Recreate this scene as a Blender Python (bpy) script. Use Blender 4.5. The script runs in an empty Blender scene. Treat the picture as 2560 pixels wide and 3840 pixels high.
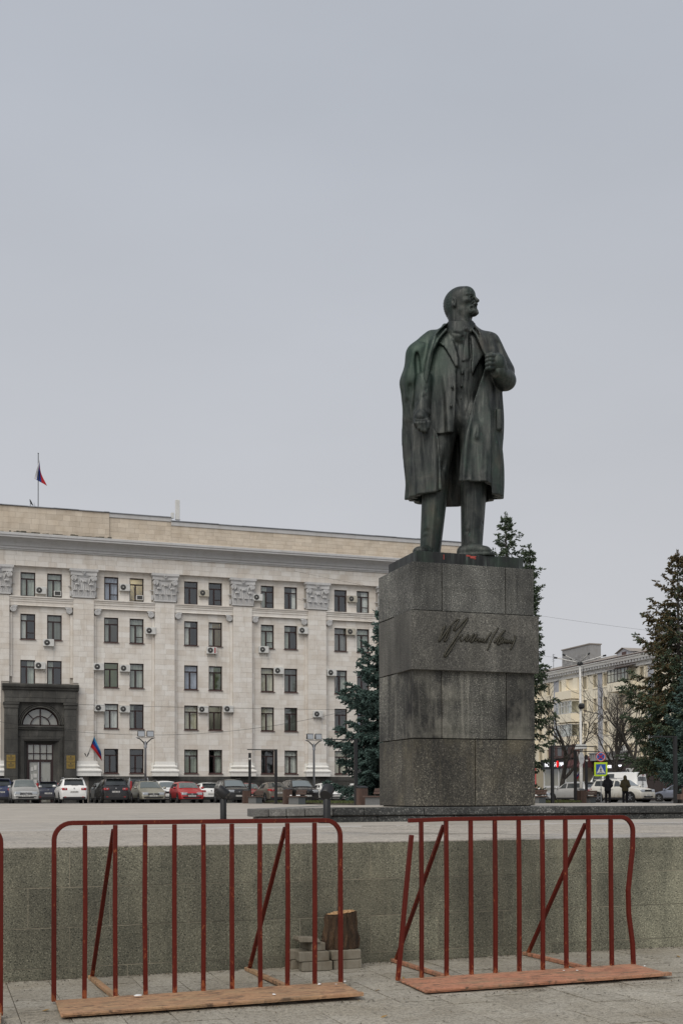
import bpy, math, random
import numpy as np
from mathutils import Vector, Matrix
R = math.radians
SC = bpy.context.scene
COL = SC.collection

# ---------------------------------------------------------------- camera
cam_d = bpy.data.cameras.new('camera')
cam = bpy.data.objects.new('camera', cam_d)
COL.objects.link(cam)
SC.camera = cam
cam_d.sensor_fit = 'HORIZONTAL'
cam_d.sensor_width = 36.0
cam_d.lens = 62.136
cam_d.shift_y = 0.38125
cam_d.clip_start = 0.1
cam_d.clip_end = 2000
YAW, PITCH, ROLL = R(18.991), R(1.1506), R(-0.1935)
_f = Vector((math.sin(YAW) * math.cos(PITCH), math.cos(YAW) * math.cos(PITCH), math.sin(PITCH)))
_r = Vector((math.cos(YAW), -math.sin(YAW), 0))
_u = _r.cross(_f)
_r2 = _r * math.cos(ROLL) + _u * math.sin(ROLL)
_u2 = _u * math.cos(ROLL) - _r * math.sin(ROLL)
cam.matrix_world = Matrix(((_r2.x, _u2.x, -_f.x, 0), (_r2.y, _u2.y, -_f.y, 0), (_r2.z, _u2.z, -_f.z, 1.6), (0, 0, 0, 1)))

# ---------------------------------------------------------------- overcast sky and soft sun
SUN_EL, SUN_AZ = R(46), R(222)          # azimuth measured from +Y clockwise: behind the camera, to its left
world = bpy.data.worlds.new('World')
SC.world = world
world.use_nodes = True
_nt = world.node_tree
_nt.nodes.clear()
_sky = _nt.nodes.new('ShaderNodeTexSky')
_sky.sky_type = 'NISHITA'
_sky.sun_disc = False
_sky.sun_elevation = SUN_EL
_sky.sun_rotation = SUN_AZ
_sky.dust_density = 4.0
_hs = _nt.nodes.new('ShaderNodeHueSaturation')
_hs.inputs['Saturation'].default_value = 0.12
_hs.inputs['Value'].default_value = 0.72
_mx = _nt.nodes.new('ShaderNodeMix')
_mx.data_type = 'RGBA'
_mx.inputs['Factor'].default_value = 0.9
# the cloud deck: paler towards the horizon all the way round, with faint uneven layers
_tc = _nt.nodes.new('ShaderNodeTexCoord')
_sx = _nt.nodes.new('ShaderNodeSeparateXYZ')
_rp = _nt.nodes.new('ShaderNodeValToRGB')
_rp.color_ramp.elements[0].position = 0.0; _rp.color_ramp.elements[0].color = (0.44, 0.442, 0.458, 1)
_rp.color_ramp.elements[1].position = 0.52; _rp.color_ramp.elements[1].color = (0.345, 0.368, 0.412, 1)
_mp = _nt.nodes.new('ShaderNodeMapping'); _mp.inputs['Scale'].default_value = (1.0, 1.0, 2.6)
_nz = _nt.nodes.new('ShaderNodeTexNoise'); _nz.inputs['Scale'].default_value = 2.2; _nz.inputs['Detail'].default_value = 5; _nz.inputs['Roughness'].default_value = .5
_nr = _nt.nodes.new('ShaderNodeMapRange'); _nr.inputs['To Min'].default_value = 9.0; _nr.inputs['To Max'].default_value = 11.0
_vm = _nt.nodes.new('ShaderNodeVectorMath'); _vm.operation = 'SCALE'
_l = _nt.links.new
_l(_tc.outputs['Generated'], _sx.inputs[0]); _l(_sx.outputs['Z'], _rp.inputs['Fac'])
_l(_tc.outputs['Generated'], _mp.inputs['Vector']); _l(_mp.outputs['Vector'], _nz.inputs['Vector']); _l(_nz.outputs['Fac'], _nr.inputs['Value'])
_l(_rp.outputs['Color'], _vm.inputs[0]); _l(_nr.outputs['Result'], _vm.inputs['Scale'])
_l(_vm.outputs['Vector'], _mx.inputs['B'])
_bg = _nt.nodes.new('ShaderNodeBackground')
_bg.inputs['Strength'].default_value = 0.1
_wo = _nt.nodes.new('ShaderNodeOutputWorld')
_nt.links.new(_sky.outputs['Color'], _hs.inputs['Color'])
_nt.links.new(_hs.outputs['Color'], _mx.inputs['A'])
_nt.links.new(_mx.outputs['Result'], _bg.inputs['Color'])
_nt.links.new(_bg.outputs['Background'], _wo.inputs['Surface'])

sun_d = bpy.data.lights.new('sun', 'SUN')
sun_d.energy = 1.5
sun_d.angle = R(55)
sun_d.color = (1.0, 0.94, 0.85)
sun = bpy.data.objects.new('sun', sun_d)
COL.objects.link(sun)
_sd = Vector((math.sin(SUN_AZ) * math.cos(SUN_EL), math.cos(SUN_AZ) * math.cos(SUN_EL), math.sin(SUN_EL)))
sun.rotation_euler = _sd.to_track_quat('Z', 'Y').to_euler()

SC.view_settings.view_transform = 'Standard'
SC.view_settings.look = 'None'
SC.view_settings.gamma = 1.0
SC.view_settings.exposure = 0.5
SC.view_settings.use_curve_mapping = False
SC.cycles.max_bounces = 8
SC.cycles.transparent_max_bounces = 16
SC.cycles.use_denoising = True

# ---------------------------------------------------------------- helpers
rnd = random.Random(7)

class MB:
    """collects faces and links them as one mesh object"""
    def __init__(s):
        s.v = []; s.f = []
    def add(s, vs, fs):
        o = len(s.v)
        s.v += [tuple(p) for p in vs]
        s.f += [[i + o for i in f] for f in fs]
        return s
    def box(s, x0, y0, z0, x1, y1, z1):
        return s.add([(x0,y0,z0),(x1,y0,z0),(x1,y1,z0),(x0,y1,z0),(x0,y0,z1),(x1,y0,z1),(x1,y1,z1),(x0,y1,z1)],
                     [(0,3,2,1),(4,5,6,7),(0,1,5,4),(1,2,6,5),(2,3,7,6),(3,0,4,7)])
    def obox(s, c, a, b, d):
        c, a, b, d = Vector(c), Vector(a), Vector(b), Vector(d)
        vs = [c + a*i + b*j + d*k for k in (-1,1) for (i,j) in ((-1,-1),(1,-1),(1,1),(-1,1))]
        return s.add(vs, [(0,3,2,1),(4,5,6,7),(0,1,5,4),(1,2,6,5),(2,3,7,6),(3,0,4,7)])
    def bar(s, p, q, w, h=None, up=(0,0,1)):
        p, q = Vector(p), Vector(q); h = h or w
        d = (q - p); L = d.length; d.normalize()
        side = d.cross(Vector(up))
        if side.length < 1e-4: side = d.cross(Vector((0,1,0)))
        side.normalize(); u = side.cross(d)
        return s.obox((p+q)/2, side*w/2, u*h/2, d*L/2)
    def tube(s, pts, r, n=8, cap=True, sq=False, closed=False):
        P = [Vector(p) for p in pts]
        m = len(P)
        rr = r if isinstance(r, (list, tuple)) else [r]*m
        T = []
        for i in range(m):
            a = P[i-1] if (i > 0 or closed) else P[i]
            b = P[(i+1) % m] if (i < m-1 or closed) else P[i]
            t = (b - a)
            T.append(t.normalized() if t.length > 1e-9 else Vector((0,0,1)))
        nrm = T[0].orthogonal().normalized() if not sq else None
        if sq:
            nrm = T[0].cross(Vector((0,1,0)))
            if nrm.length < .1: nrm = T[0].cross(Vector((0,0,1)))
            nrm.normalize()
        vs = []
        for i in range(m):
            if i:
                nrm = nrm - T[i]*nrm.dot(T[i])
                nrm = nrm.normalized() if nrm.length > 1e-6 else T[i].orthogonal().normalized()
            bn = T[i].cross(nrm)
            for k in range(n):
                a = 2*math.pi*(k+(.5 if sq else 0))/n
                vs.append(P[i] + (nrm*math.cos(a) + bn*math.sin(a))*rr[i])
        fs = []
        for i in range(m if closed else m-1):
            j = (i+1) % m
            for k in range(n):
                l = (k+1) % n
                fs.append((i*n+k, i*n+l, j*n+l, j*n+k))
        if cap and not closed:
            fs.append(tuple(range(n-1,-1,-1))); fs.append(tuple((m-1)*n+k for k in range(n)))
        return s.add(vs, fs)
    def lathe(s, prof, n=20, c=(0,0,0), M=None):
        vs = []; m = len(prof)
        for (r, z) in prof:
            for k in range(n):
                a = 2*math.pi*k/n
                p = Vector((r*math.cos(a), r*math.sin(a), z))
                if M is not None: p = M @ p
                vs.append(p + Vector(c))
        fs = [(i*n+k, i*n+(k+1)%n, (i+1)*n+(k+1)%n, (i+1)*n+k) for i in range(m-1) for k in range(n)]
        fs.append(tuple(range(n-1,-1,-1))); fs.append(tuple((m-1)*n+k for k in range(n)))
        return s.add(vs, fs)
    def prism(s, poly, a0, a1, ax='y'):
        """extrude a 2-D polygon along an axis: ax y -> poly is (x,z); x -> (y,z); z -> (x,y)"""
        n = len(poly)
        mk = {'y': lambda p,a:(p[0],a,p[1]), 'x': lambda p,a:(a,p[0],p[1]), 'z': lambda p,a:(p[0],p[1],a)}[ax]
        vs = [mk(p,a0) for p in poly] + [mk(p,a1) for p in poly]
        fs = [tuple(range(n)), tuple(range(2*n-1,n-1,-1))] + [(i,i+n,(i+1)%n+n,(i+1)%n) for i in range(n)]
        return s.add(vs, fs)
    def quad(s, a, b, c, d):
        return s.add([a,b,c,d], [(0,1,2,3)])
    def mesh(s, name, m=None, smooth=False, fix=True):
        me = bpy.data.meshes.new(name)
        me.from_pydata(s.v, [], s.f)
        if fix and len(s.f) < 60000:
            import bmesh
            bm = bmesh.new(); bm.from_mesh(me)
            bmesh.ops.recalc_face_normals(bm, faces=bm.faces)
            bm.to_mesh(me); bm.free()
        if smooth: me.polygons.foreach_set('use_smooth', [True]*len(me.polygons))
        if m: me.materials.append(m)
        me.update()
        return me
    def build(s, name, m=None, parent=None, smooth=False, bev=0, seg=2, fix=True, auto=0):
        me = s.mesh(name, m, smooth, fix)
        o = link(name, me, parent)
        if bev:
            b = o.modifiers.new('bevel', 'BEVEL'); b.width = bev; b.segments = seg; b.limit_method = 'ANGLE'; b.angle_limit = R(35)
        if auto:
            me.polygons.foreach_set('use_smooth', [True]*len(me.polygons))
            me.set_sharp_from_angle(angle=R(auto))
        return o

def link(name, data, parent=None):
    o = bpy.data.objects.new(name, data)
    COL.objects.link(o)
    if parent: o.parent = parent
    return o

def tag(o, label=None, cat=None, group=None, kind=None):
    if label: o['label'] = label
    if cat: o['category'] = cat
    if group: o['group'] = group
    if kind: o['kind'] = kind
    return o

def empty(name, loc=(0,0,0), rz=0, label=None, cat=None, group=None):
    o = bpy.data.objects.new(name, None)
    COL.objects.link(o)
    o.location = loc; o.rotation_euler = (0,0,rz)
    o.empty_display_size = .2
    return tag(o, label, cat, group)

def copy_tree(o, parent=None):
    c = o.copy(); COL.objects.link(c); c.parent = parent
    for ch in o.children: copy_tree(ch, c)
    return c

def np_mesh(name, V, F, m=None, smooth=True):
    """V (n,3) F (k,4) or (k,3) numpy arrays -> mesh, fast"""
    me = bpy.data.meshes.new(name)
    k, w = F.shape
    me.vertices.add(len(V)); me.loops.add(k*w); me.polygons.add(k)
    me.vertices.foreach_set('co', V.astype(np.float32).ravel())
    me.loops.foreach_set('vertex_index', F.astype(np.int32).ravel())
    me.polygons.foreach_set('loop_start', np.arange(0, k*w, w, dtype=np.int32))
    me.polygons.foreach_set('loop_total', np.full(k, w, dtype=np.int32))
    if smooth: me.polygons.foreach_set('use_smooth', np.ones(k, dtype=bool))
    if m: me.materials.append(m)
    me.update(calc_edges=True)
    me.validate()
    return me

# ---------------------------------------------------------------- material graph helper
class G:
    def __init__(s, name, rough=.7, metal=0.0, spec=.5, col=None):
        s.m = bpy.data.materials.new(name); s.m.use_nodes = True
        s.nt = s.m.node_tree
        s.b = s.nt.nodes['Principled BSDF']
        s.b.inputs['Roughness'].default_value = rough
        s.b.inputs['Metallic'].default_value = metal
        s.b.inputs['Specular IOR Level'].default_value = spec
        if col: s.b.inputs['Base Color'].default_value = (*col, 1)
    def n(s, t, ins=None, **at):
        nd = s.nt.nodes.new(t)
        for k, v in at.items(): setattr(nd, k, v)
        for k, v in (ins or {}).items(): s.set(nd.inputs[k], v)
        return nd
    def set(s, sock, v):
        if isinstance(v, bpy.types.NodeSocket): s.nt.links.new(v, sock)
        elif isinstance(v, (tuple, list)) and len(v) == 3 and sock.type == 'RGBA': sock.default_value = (*v, 1)
        else: sock.default_value = v
    def pos(s, scale=(1,1,1), obj=False, off=None):
        src = s.n('ShaderNodeTexCoord').outputs['Object'] if obj else s.n('ShaderNodeNewGeometry').outputs['Position']
        mp = s.n('ShaderNodeMapping', {'Vector': src, 'Scale': scale})
        if off is not None: s.set(mp.inputs['Location'], off)
        return mp.outputs['Vector']
    def noise(s, scale, co, detail=4, rough=.55, dist=0):
        return s.n('ShaderNodeTexNoise', {'Vector': co, 'Scale': scale, 'Detail': detail, 'Roughness': rough, 'Distortion': dist}).outputs['Fac']
    def ramp(s, fac, stops, interp='LINEAR'):
        r = s.n('ShaderNodeValToRGB', {'Fac': fac})
        cr = r.color_ramp; cr.interpolation = interp
        while len(cr.elements) < len(stops): cr.elements.new(.5)
        for e, (p, c) in zip(cr.elements, stops):
            e.position = p
            e.color = (c, c, c, 1) if not isinstance(c, (tuple, list)) else (*c, 1)
        return r.outputs['Color']
    def mix(s, fac, a, b, mode='MIX'):
        nd = s.n('ShaderNodeMix', data_type='RGBA', blend_type=mode)
        s.set(nd.inputs['Factor'], fac); s.set(nd.inputs['A'], a); s.set(nd.inputs['B'], b)
        return nd.outputs['Result']
    def math(s, op, a, b=0.0):
        nd = s.n('ShaderNodeMath', operation=op)
        s.set(nd.inputs[0], a); s.set(nd.inputs[1], b)
        return nd.outputs[0]
    def orand(s):
        """a value that differs from piece to piece: objects and loose islands"""
        a = s.n('ShaderNodeObjectInfo').outputs['Random']
        b = s.n('ShaderNodeNewGeometry').outputs['Random Per Island']
        return s.math('FRACT', s.math('ADD', a, b))
    def base(s, c): s.set(s.b.inputs['Base Color'], c)
    def rough(s, v): s.set(s.b.inputs['Roughness'], v)
    def bump(s, h, strength=.3, dist=.02):
        bp = s.n('ShaderNodeBump', {'Height': h, 'Strength': strength, 'Distance': dist})
        s.nt.links.new(bp.outputs['Normal'], s.b.inputs['Normal'])

def plain(name, col, rough=.6, metal=0.0, spec=.5, var=.12, scale=3.0):
    """a plain paint or plastic with a little uneven grime"""
    g = G(name, rough, metal, spec)
    co = g.pos((1,1,1))
    n = g.noise(scale, co, 5, .6)
    g.base(g.mix(1.0, col, g.ramp(n, [(.3, 1-var), (.7, 1+0*var)]), 'MULTIPLY'))
    g.rough(g.math('ADD', g.math('MULTIPLY', n, .18), rough-.09))
    return g.m
# ---------------------------------------------------------------- materials
def granite(name, dark, mid, light, sc=70., stain=.5, warm=(.75,.68,.5), lichen=.35, rough=.72, joint=0):
    g = G(name, rough)
    co = g.pos()
    sp = g.noise(sc, co, 2, .6)
    sp2 = g.noise(sc*2.3, co, 1, .5)
    c = g.ramp(g.math('ADD', g.math('MULTIPLY', sp, .7), g.math('MULTIPLY', sp2, .3)), [(.36, dark), (.47, mid), (.56, mid), (.66, light)])
    big = g.noise(.9, g.pos((1,1,.45)), 5, .6, .4)
    c = g.mix(1.0, c, g.ramp(big, [(.32, 1-stain), (.5, .8), (.68, 1.5)]), 'MULTIPLY')
    li = g.noise(1.7, g.pos((1,1,.6), off=(3,7,1)), 6, .65)
    c = g.mix(g.math('MULTIPLY', g.ramp(li, [(.5, 0.), (.72, 1.)]), lichen), c, g.mix(1.0, c, warm, 'ADD') if False else g.mix(.5, c, warm), 'MIX')
    st = g.noise(3.2, g.pos((1.6,1.6,.16)), 4, .6)
    c = g.mix(g.math('MULTIPLY', g.ramp(st, [(.52, 0.), (.68, 1.)]), stain*.8), c, g.mix(1.0, c, (.35,.37,.36), 'MULTIPLY'))
    ps = g.noise(2.1, g.pos((2.2,2.2,.14), off=(5,3,0)), 5, .65, .3)
    c = g.mix(g.math('MULTIPLY', g.ramp(ps, [(.56, 0.), (.70, 1.)]), lichen*.5), c, g.mix(.55, c, tuple(min(1,v*1.25) for v in warm)))
    hs = g.noise(1.1, g.pos((.35,.35,5.)), 4, .6)
    c = g.mix(g.math('MULTIPLY', g.ramp(hs, [(.55, 0.), (.68, 1.)]), stain*.55), c, g.mix(1.0, c, (.45,.46,.42), 'MULTIPLY'))
    rv = g.orand()
    c = g.mix(1.0, c, g.ramp(rv, [(0., .84), (1., 1.14)]), 'MULTIPLY')
    g.base(c)
    g.bump(g.math('ADD', sp, g.math('MULTIPLY', big, .4)), .25, .012)
    return g.m

M = {}
M['ped_granite'] = granite('pedestal granite', (.012,.013,.013), (.100,.100,.091), (.42,.41,.37), 46, .65, (.22,.215,.19), .5)
M['ped_brown'] = granite('brownish pedestal granite', (.017,.017,.015), (.090,.087,.077), (.28,.27,.235), 56, .5, (.16,.152,.125), .4)
M['ped_streaked'] = granite('streaked pedestal granite', (.008,.009,.009), (.092,.090,.079), (.46,.45,.39), 46, .92, (.36,.345,.29), 1.)
M['ped_dark'] = granite('dark pedestal granite', (.009,.009,.008), (.072,.067,.054), (.36,.335,.265), 48, .65, (.17,.145,.09), .7)
M['kerb_granite'] = granite('kerb granite', (.008,.009,.009), (.045,.047,.046), (.30,.30,.28), 42, .4, (.2,.2,.18), .35)
M['kerb_light'] = granite('pale kerb granite', (.05,.05,.047), (.16,.157,.147), (.30,.295,.28), 60, .4, (.26,.25,.22), .35)
M['wall_granite'] = granite('retaining wall granite', (.016,.018,.012), (.172,.168,.122), (.42,.40,.30), 80, .55, (.28,.26,.18), .55, .6)
M['portal_granite'] = granite('portal granite', (.03,.031,.03), (.062,.06,.054), (.10,.095,.083), 26, .45, (.13,.12,.095), .5)
def mortar():
    g = G('pale mortar', .9)
    n = g.noise(1.4, g.pos(), 5, .7)
    g.base(g.ramp(n, [(.40, (.13,.125,.095)), (.60, (.36,.325,.25))]))
    return g.m
M['mortar'] = mortar()
M['dark_joint'] = plain('dark joint', (.03,.03,.028), .95)

def stone(name, a, b, dirt=.35, sc=1.0, streak=.25):
    g = G(name, .85)
    co = g.pos()
    rv = g.orand()
    n = g.noise(1.1*sc, co, 5, .6)
    c = g.mix(rv, a, b)
    c = g.mix(g.math('MULTIPLY', g.ramp(n, [(.42, 0.), (.75, 1.)]), dirt), c, g.mix(1., c, (.68,.61,.52), 'MULTIPLY'))
    st = g.noise(2.4*sc, g.pos((1.3,1.3,.12)), 4, .6)
    c = g.mix(g.math('MULTIPLY', g.ramp(st, [(.5, 0.), (.75, 1.)]), streak), c, g.mix(1., c, (.62,.58,.52), 'MULTIPLY'))
    f = g.noise(22*sc, co, 3, .6)
    c = g.mix(1., c, g.ramp(f, [(.3, .9), (.7, 1.04)]), 'MULTIPLY')
    g.base(c); g.bump(f, .15, .01)
    return g.m
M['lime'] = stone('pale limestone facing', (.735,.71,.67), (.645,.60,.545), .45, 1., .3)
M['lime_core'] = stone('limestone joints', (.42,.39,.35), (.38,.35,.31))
M['beige'] = stone('beige parapet facing', (.60,.525,.43), (.50,.435,.355), .5)
M['beige_core'] = stone('parapet joints', (.33,.28,.22), (.3,.25,.2))
M['stucco'] = stone('grey cornice plaster', (.50,.50,.50), (.46,.46,.46), .25)
M['capital'] = stone('grey cast capital', (.52,.52,.52), (.50,.50,.50), .3)
M['white_base'] = stone('whitewashed base moulding', (.78,.77,.74), (.74,.73,.69), .25)
M['dirt_ledge'] = stone('mossy crumbling ledge', (.16,.15,.12), (.08,.075,.06), .9, 3)
M['yellow'] = stone('cream wall panel', (.86,.79,.635), (.82,.74,.585), .12, 1, .12)
M['yellow_core'] = stone('cream panel joints', (.45,.39,.28), (.4,.35,.25))
M['greypanel'] = stone('grey blue wall panel', (.46,.47,.51), (.43,.44,.47), .2)
M['greybrick'] = stone('grey brick', (.33,.33,.33), (.24,.24,.24), .4, 2)
M['concrete'] = stone('concrete block', (.27,.245,.195), (.21,.19,.15), .9, 6, .8)
M['asbestos'] = stone('corrugated roofing', (.33,.30,.27), (.28,.25,.22), .6, 2)

def paving(name, a, b, sc, dirt, dark=(.5,.46,.4), wet=0.0):
    g = G(name, .85)
    co = g.pos(); rv = g.orand()
    n = g.noise(1.3, co, 6, .65, .3)
    c = g.mix(rv, a, b)
    c = g.mix(g.math('MULTIPLY', g.ramp(n, [(.4, 0.), (.7, 1.)]), dirt), c, g.mix(1., c, dark, 'MULTIPLY'))
    f = g.noise(sc, co, 3, .65)
    c = g.mix(1., c, g.ramp(f, [(.30, .45), (.5, .98), (.72, 1.25)]), 'MULTIPLY')
    f2 = g.noise(sc*.4, co, 4, .7)
    c = g.mix(1., c, g.ramp(f2, [(.34, .62), (.5, 1.0), (.7, 1.12)]), 'MULTIPLY')
    sm = g.noise(9, g.pos((1,2.2,1)), 5, .7, .8)
    c = g.mix(g.math('MULTIPLY', g.ramp(sm, [(.54, 0.), (.68, 1.)]), .6), c, (.07,.06,.045))
    if wet:
        w = g.noise(.35, g.pos((1,1.6,1), off=(9,2,0)), 4, .6)
        wm = g.ramp(w, [(.56, 0.), (.63, 1.)])
        g.rough(g.math('SUBTRACT', .85, g.math('MULTIPLY', wm, wet)))
        c = g.mix(g.math('MULTIPLY', wm, .45), c, g.mix(1., c, (.7,.7,.7), 'MULTIPLY'))
    g.base(c); g.bump(f, .25, .006)
    return g.m
M['pave'] = paving('grey concrete paving slab', (.40,.37,.31), (.345,.318,.265), 70, .65, (.60,.55,.46))
M['plaza'] = paving('tan plaza slab', (.44,.40,.345), (.41,.372,.32), 55, .3, (.72,.7,.68), .55)

def joint_sheet(name, col, line, sx, sy, ox=0, oy=0, lw=.006):
    """paving too far off to tell its slabs apart: colour and joints only"""
    g = G(name, .85)
    co = g.pos((1,1,1), off=(ox, oy, 0))
    br = g.n('ShaderNodeTexBrick', {'Vector': co, 'Color1': col, 'Color2': tuple(c*.88 for c in col), 'Mortar': line, 'Scale': 1.0,
             'Mortar Size': lw, 'Brick Width': sx, 'Row Height': sy, 'Bias': 0.0, 'Mortar Smooth': .1})
    n = g.noise(.7, g.pos(), 6, .65, .3)
    c = g.mix(1., br.outputs['Color'], g.ramp(n, [(.3, .8), (.7, 1.08)]), 'MULTIPLY')
    sm = g.noise(5, g.pos((1,1.5,1)), 5, .7, .8)
    c = g.mix(g.math('MULTIPLY', g.ramp(sm, [(.6, 0.), (.75, 1.)]), .4), c, (.12,.105,.085))
    w = g.noise(.2, g.pos((1,1.3,1), off=(9,2,0)), 4, .6)
    g.rough(g.math('SUBTRACT', .85, g.math('MULTIPLY', g.ramp(w, [(.52, 0.), (.62, 1.)]), .45)))
    g.base(c)
    return g.m
M['plaza_far'] = joint_sheet('plaza paving', (.43,.39,.335), (.48,.45,.4), .6, .6, .0, .0)
M['pave_far'] = joint_sheet('pavement', (.32,.305,.265), (.12,.11,.09), .353, .53)

def asphalt():
    g = G('asphalt', .9)
    co = g.pos(); n = g.noise(30, co, 4, .7); b = g.noise(.4, co, 5, .6)
    g.base(g.mix(1., g.ramp(n, [(.3, (.05,.05,.05)), (.7, (.11,.108,.105))]), g.ramp(b, [(.3,.75),(.7,1.2)]), 'MULTIPLY'))
    return g.m
M['asphalt'] = asphalt()
M['soil'] = paving('bare soil', (.065,.055,.04), (.05,.043,.03), 8, .5)

def bronze():
    g = G('weathered bronze', .5, .45, .5)
    co = g.pos((1,1,1), obj=True)
    n = g.noise(2.6, co, 7, .7, .6)
    c = g.ramp(n, [(.30, (.012,.014,.014)), (.45, (.022,.026,.026)), (.58, (.042,.046,.044)), (.72, (.088,.088,.082))])
    st = g.noise(5, g.pos((2.4,2.4,.2), obj=True), 7, .75, .5)
    c = g.mix(g.math('MULTIPLY', g.ramp(st, [(.50, 0.), (.64, 1.)]), .6), c, (.125,.125,.118))
    c = g.mix(g.math('MULTIPLY', g.ramp(st, [(.33, 1.), (.44, 0.)]), .75), c, (.012,.013,.013))
    gr = g.noise(.9, g.pos((1,1,.7), obj=True, off=(.55,3.4,1.2)), 5, .65, .7)
    gs = g.noise(7, g.pos((1.4,1.4,.3), obj=True), 6, .75)
    gm = g.math('MULTIPLY', g.ramp(gr, [(.47, 0.), (.62, 1.)]), g.ramp(gs, [(.38, .1), (.62, 1.)]))
    sh = g.n('ShaderNodeVectorMath', {0: g.pos((1,1,.62), obj=True), 1: (-.72,-.15,2.36)}, operation='DISTANCE').outputs['Value']
    shm = g.ramp(g.math('ADD', sh, g.math('MULTIPLY', gs, .5)), [(.45, 1.), (1.05, 0.)])
    c = g.mix(g.math('MULTIPLY', gm, .42), c, (.030,.070,.050))
    c = g.mix(g.math('MULTIPLY', shm, .48), c, (.034,.078,.052))
    vg = g.noise(6, g.pos((1,1,.5), obj=True, off=(5,5,5)), 7, .8)
    c = g.mix(g.math('MULTIPLY', g.ramp(vg, [(.63, 0.), (.72, 1.)]), .75), c, (.09,.22,.16))
    ru = g.noise(1.3, g.pos((1,1,.5), obj=True, off=(7,1,9)), 5, .6)
    c = g.mix(g.math('MULTIPLY', g.ramp(ru, [(.57, 0.), (.70, 1.)]), .4), c, (.095,.066,.044))
    c = g.mix(1., c, (.90,.93,.90), 'MULTIPLY')
    g.base(c)
    g.rough(g.ramp(n, [(.3,.38),(.7,.66)]))
    g.bump(g.math('ADD', g.math('MULTIPLY', g.noise(30, co, 4, .65), .5), st), .3, .02)
    return g.m
M['bronze'] = bronze()
def bronze_plate():
    g = G('streaked bronze plinth', .5, .3)
    co = g.pos((3.5,3.5,.25))
    s = g.noise(4, co, 6, .7)
    c = g.ramp(s, [(.40, (.010,.011,.011)), (.55, (.022,.024,.024)), (.64, (.045,.055,.05)), (.74, (.16,.18,.165))])
    l = g.noise(1.1, g.pos(off=(3,0,0)), 4)
    c = g.mix(g.math('MULTIPLY', g.ramp(l, [(.56,0.),(.66,1.)]), .4), c, (.03,.06,.035))
    g.base(c)
    return g.m
M['bronze_plate'] = bronze_plate()
M['letter'] = plain('letter bronze', (.045,.042,.03), .45, .5, .5, .4, 20)
M['redsplash'] = plain('red paint splash', (.42,.07,.055), .7)

def redpaint():
    g = G('barrier red paint', .5, 0, .2)
    co = g.pos(); n = g.noise(4, co, 5, .6); r = g.noise(26, g.pos((1,1,.5)), 6, .75)
    c = g.mix(n, (.078,.009,.005), (.122,.0155,.009))
    geo = g.n('ShaderNodeSeparateXYZ', {'Vector': g.n('ShaderNodeNewGeometry').outputs['Position']}).outputs['Z']
    low = g.ramp(geo, [(.03, .16), (.16, 0.)])
    c = g.mix(g.ramp(g.math('ADD', r, low), [(.605, 0.), (.66, 1.)]), c, (.26,.075,.03))
    d2 = g.noise(9, g.pos((1,1,.12)), 5, .7)
    c = g.mix(g.math('MULTIPLY', g.ramp(d2, [(.5,0.),(.7,1.)]), .55), c, (.05,.010,.007))
    g.base(c); g.rough(g.ramp(n, [(.3,.42),(.7,.68)])); g.bump(r, .3, .006)
    return g.m
M['red'] = redpaint()
def primer(name, c0, c1, c2):
    g = G(name, .75)
    co = g.pos(); n = g.noise(2.6, co, 6, .65, .5); s = g.noise(7, g.pos((1,3,1)), 6, .75, .7); d = g.noise(40, co, 3, .6)
    c = g.ramp(n, [(.3, c0), (.5, c1), (.7, c2)])
    c = g.mix(g.ramp(s, [(.50, 0.), (.62, .95)]), c, (.11,.07,.045))
    s3 = g.noise(2.2, g.pos((1,2.5,1), off=(4,4,0)), 5, .7)
    c = g.mix(g.math('MULTIPLY', g.ramp(s3, [(.48,0.),(.66,1.)]), .6), c, (.26,.19,.115))
    c = g.mix(1., c, g.ramp(d, [(.3,.8),(.7,1.1)]), 'MULTIPLY')
    g.base(c); g.bump(s, .2, .01)
    return g.m
M['primer'] = primer('worn tan primer', (.36,.19,.105), (.43,.25,.14), (.43,.29,.16))
M['primer_red'] = primer('worn salmon primer', (.40,.165,.095), (.47,.215,.13), (.45,.235,.14))

def bark(name, a, b, sc=9):
    g = G(name, .95)
    s = g.noise(sc, g.pos((1,1,.22)), 6, .75, .6)
    g.base(g.ramp(s, [(.3, a), (.55, b), (.72, tuple(min(1,x*2.1) for x in b))]))
    g.bump(s, .9, .05)
    return g.m
M['bark'] = bark('rough brown bark', (.010,.007,.004), (.075,.044,.024), 20)
M['bark_dark'] = bark('dark tree bark', (.018,.016,.014), (.055,.048,.04), 6)
def cutwood():
    g = G('sawn wood', .8)
    w = g.n('ShaderNodeTexWave', {'Vector': g.pos((1,1,1), obj=True), 'Scale': 9.0, 'Distortion': 3.0, 'Detail': 4.0}, wave_type='RINGS', rings_direction='Z').outputs['Fac']
    g.base(g.ramp(w, [(0., (.30,.165,.075)), (1., (.50,.31,.16))]))
    return g.m
M['cutwood'] = cutwood()
def needles(name, a, b, c):
    g = G(name, .75, spec=.2)
    rv = g.n('ShaderNodeNewGeometry').outputs['Random Per Island']
    n = g.noise(.55, g.pos(), 4, .6)
    k = g.math('ADD', g.math('MULTIPLY', rv, .6), g.math('MULTIPLY', n, .4))
    g.base(g.ramp(k, [(.15, a), (.5, b), (.85, c)]))
    return g.m
M['needle_blue'] = needles('blue green needles', (.018,.032,.028), (.048,.082,.072), (.110,.165,.145))
M['needle_green'] = needles('green needles', (.022,.036,.022), (.056,.080,.050), (.110,.138,.085))
M['needle_brown'] = needles('browning needles', (.040,.034,.016), (.075,.064,.030), (.125,.082,.04))
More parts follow.
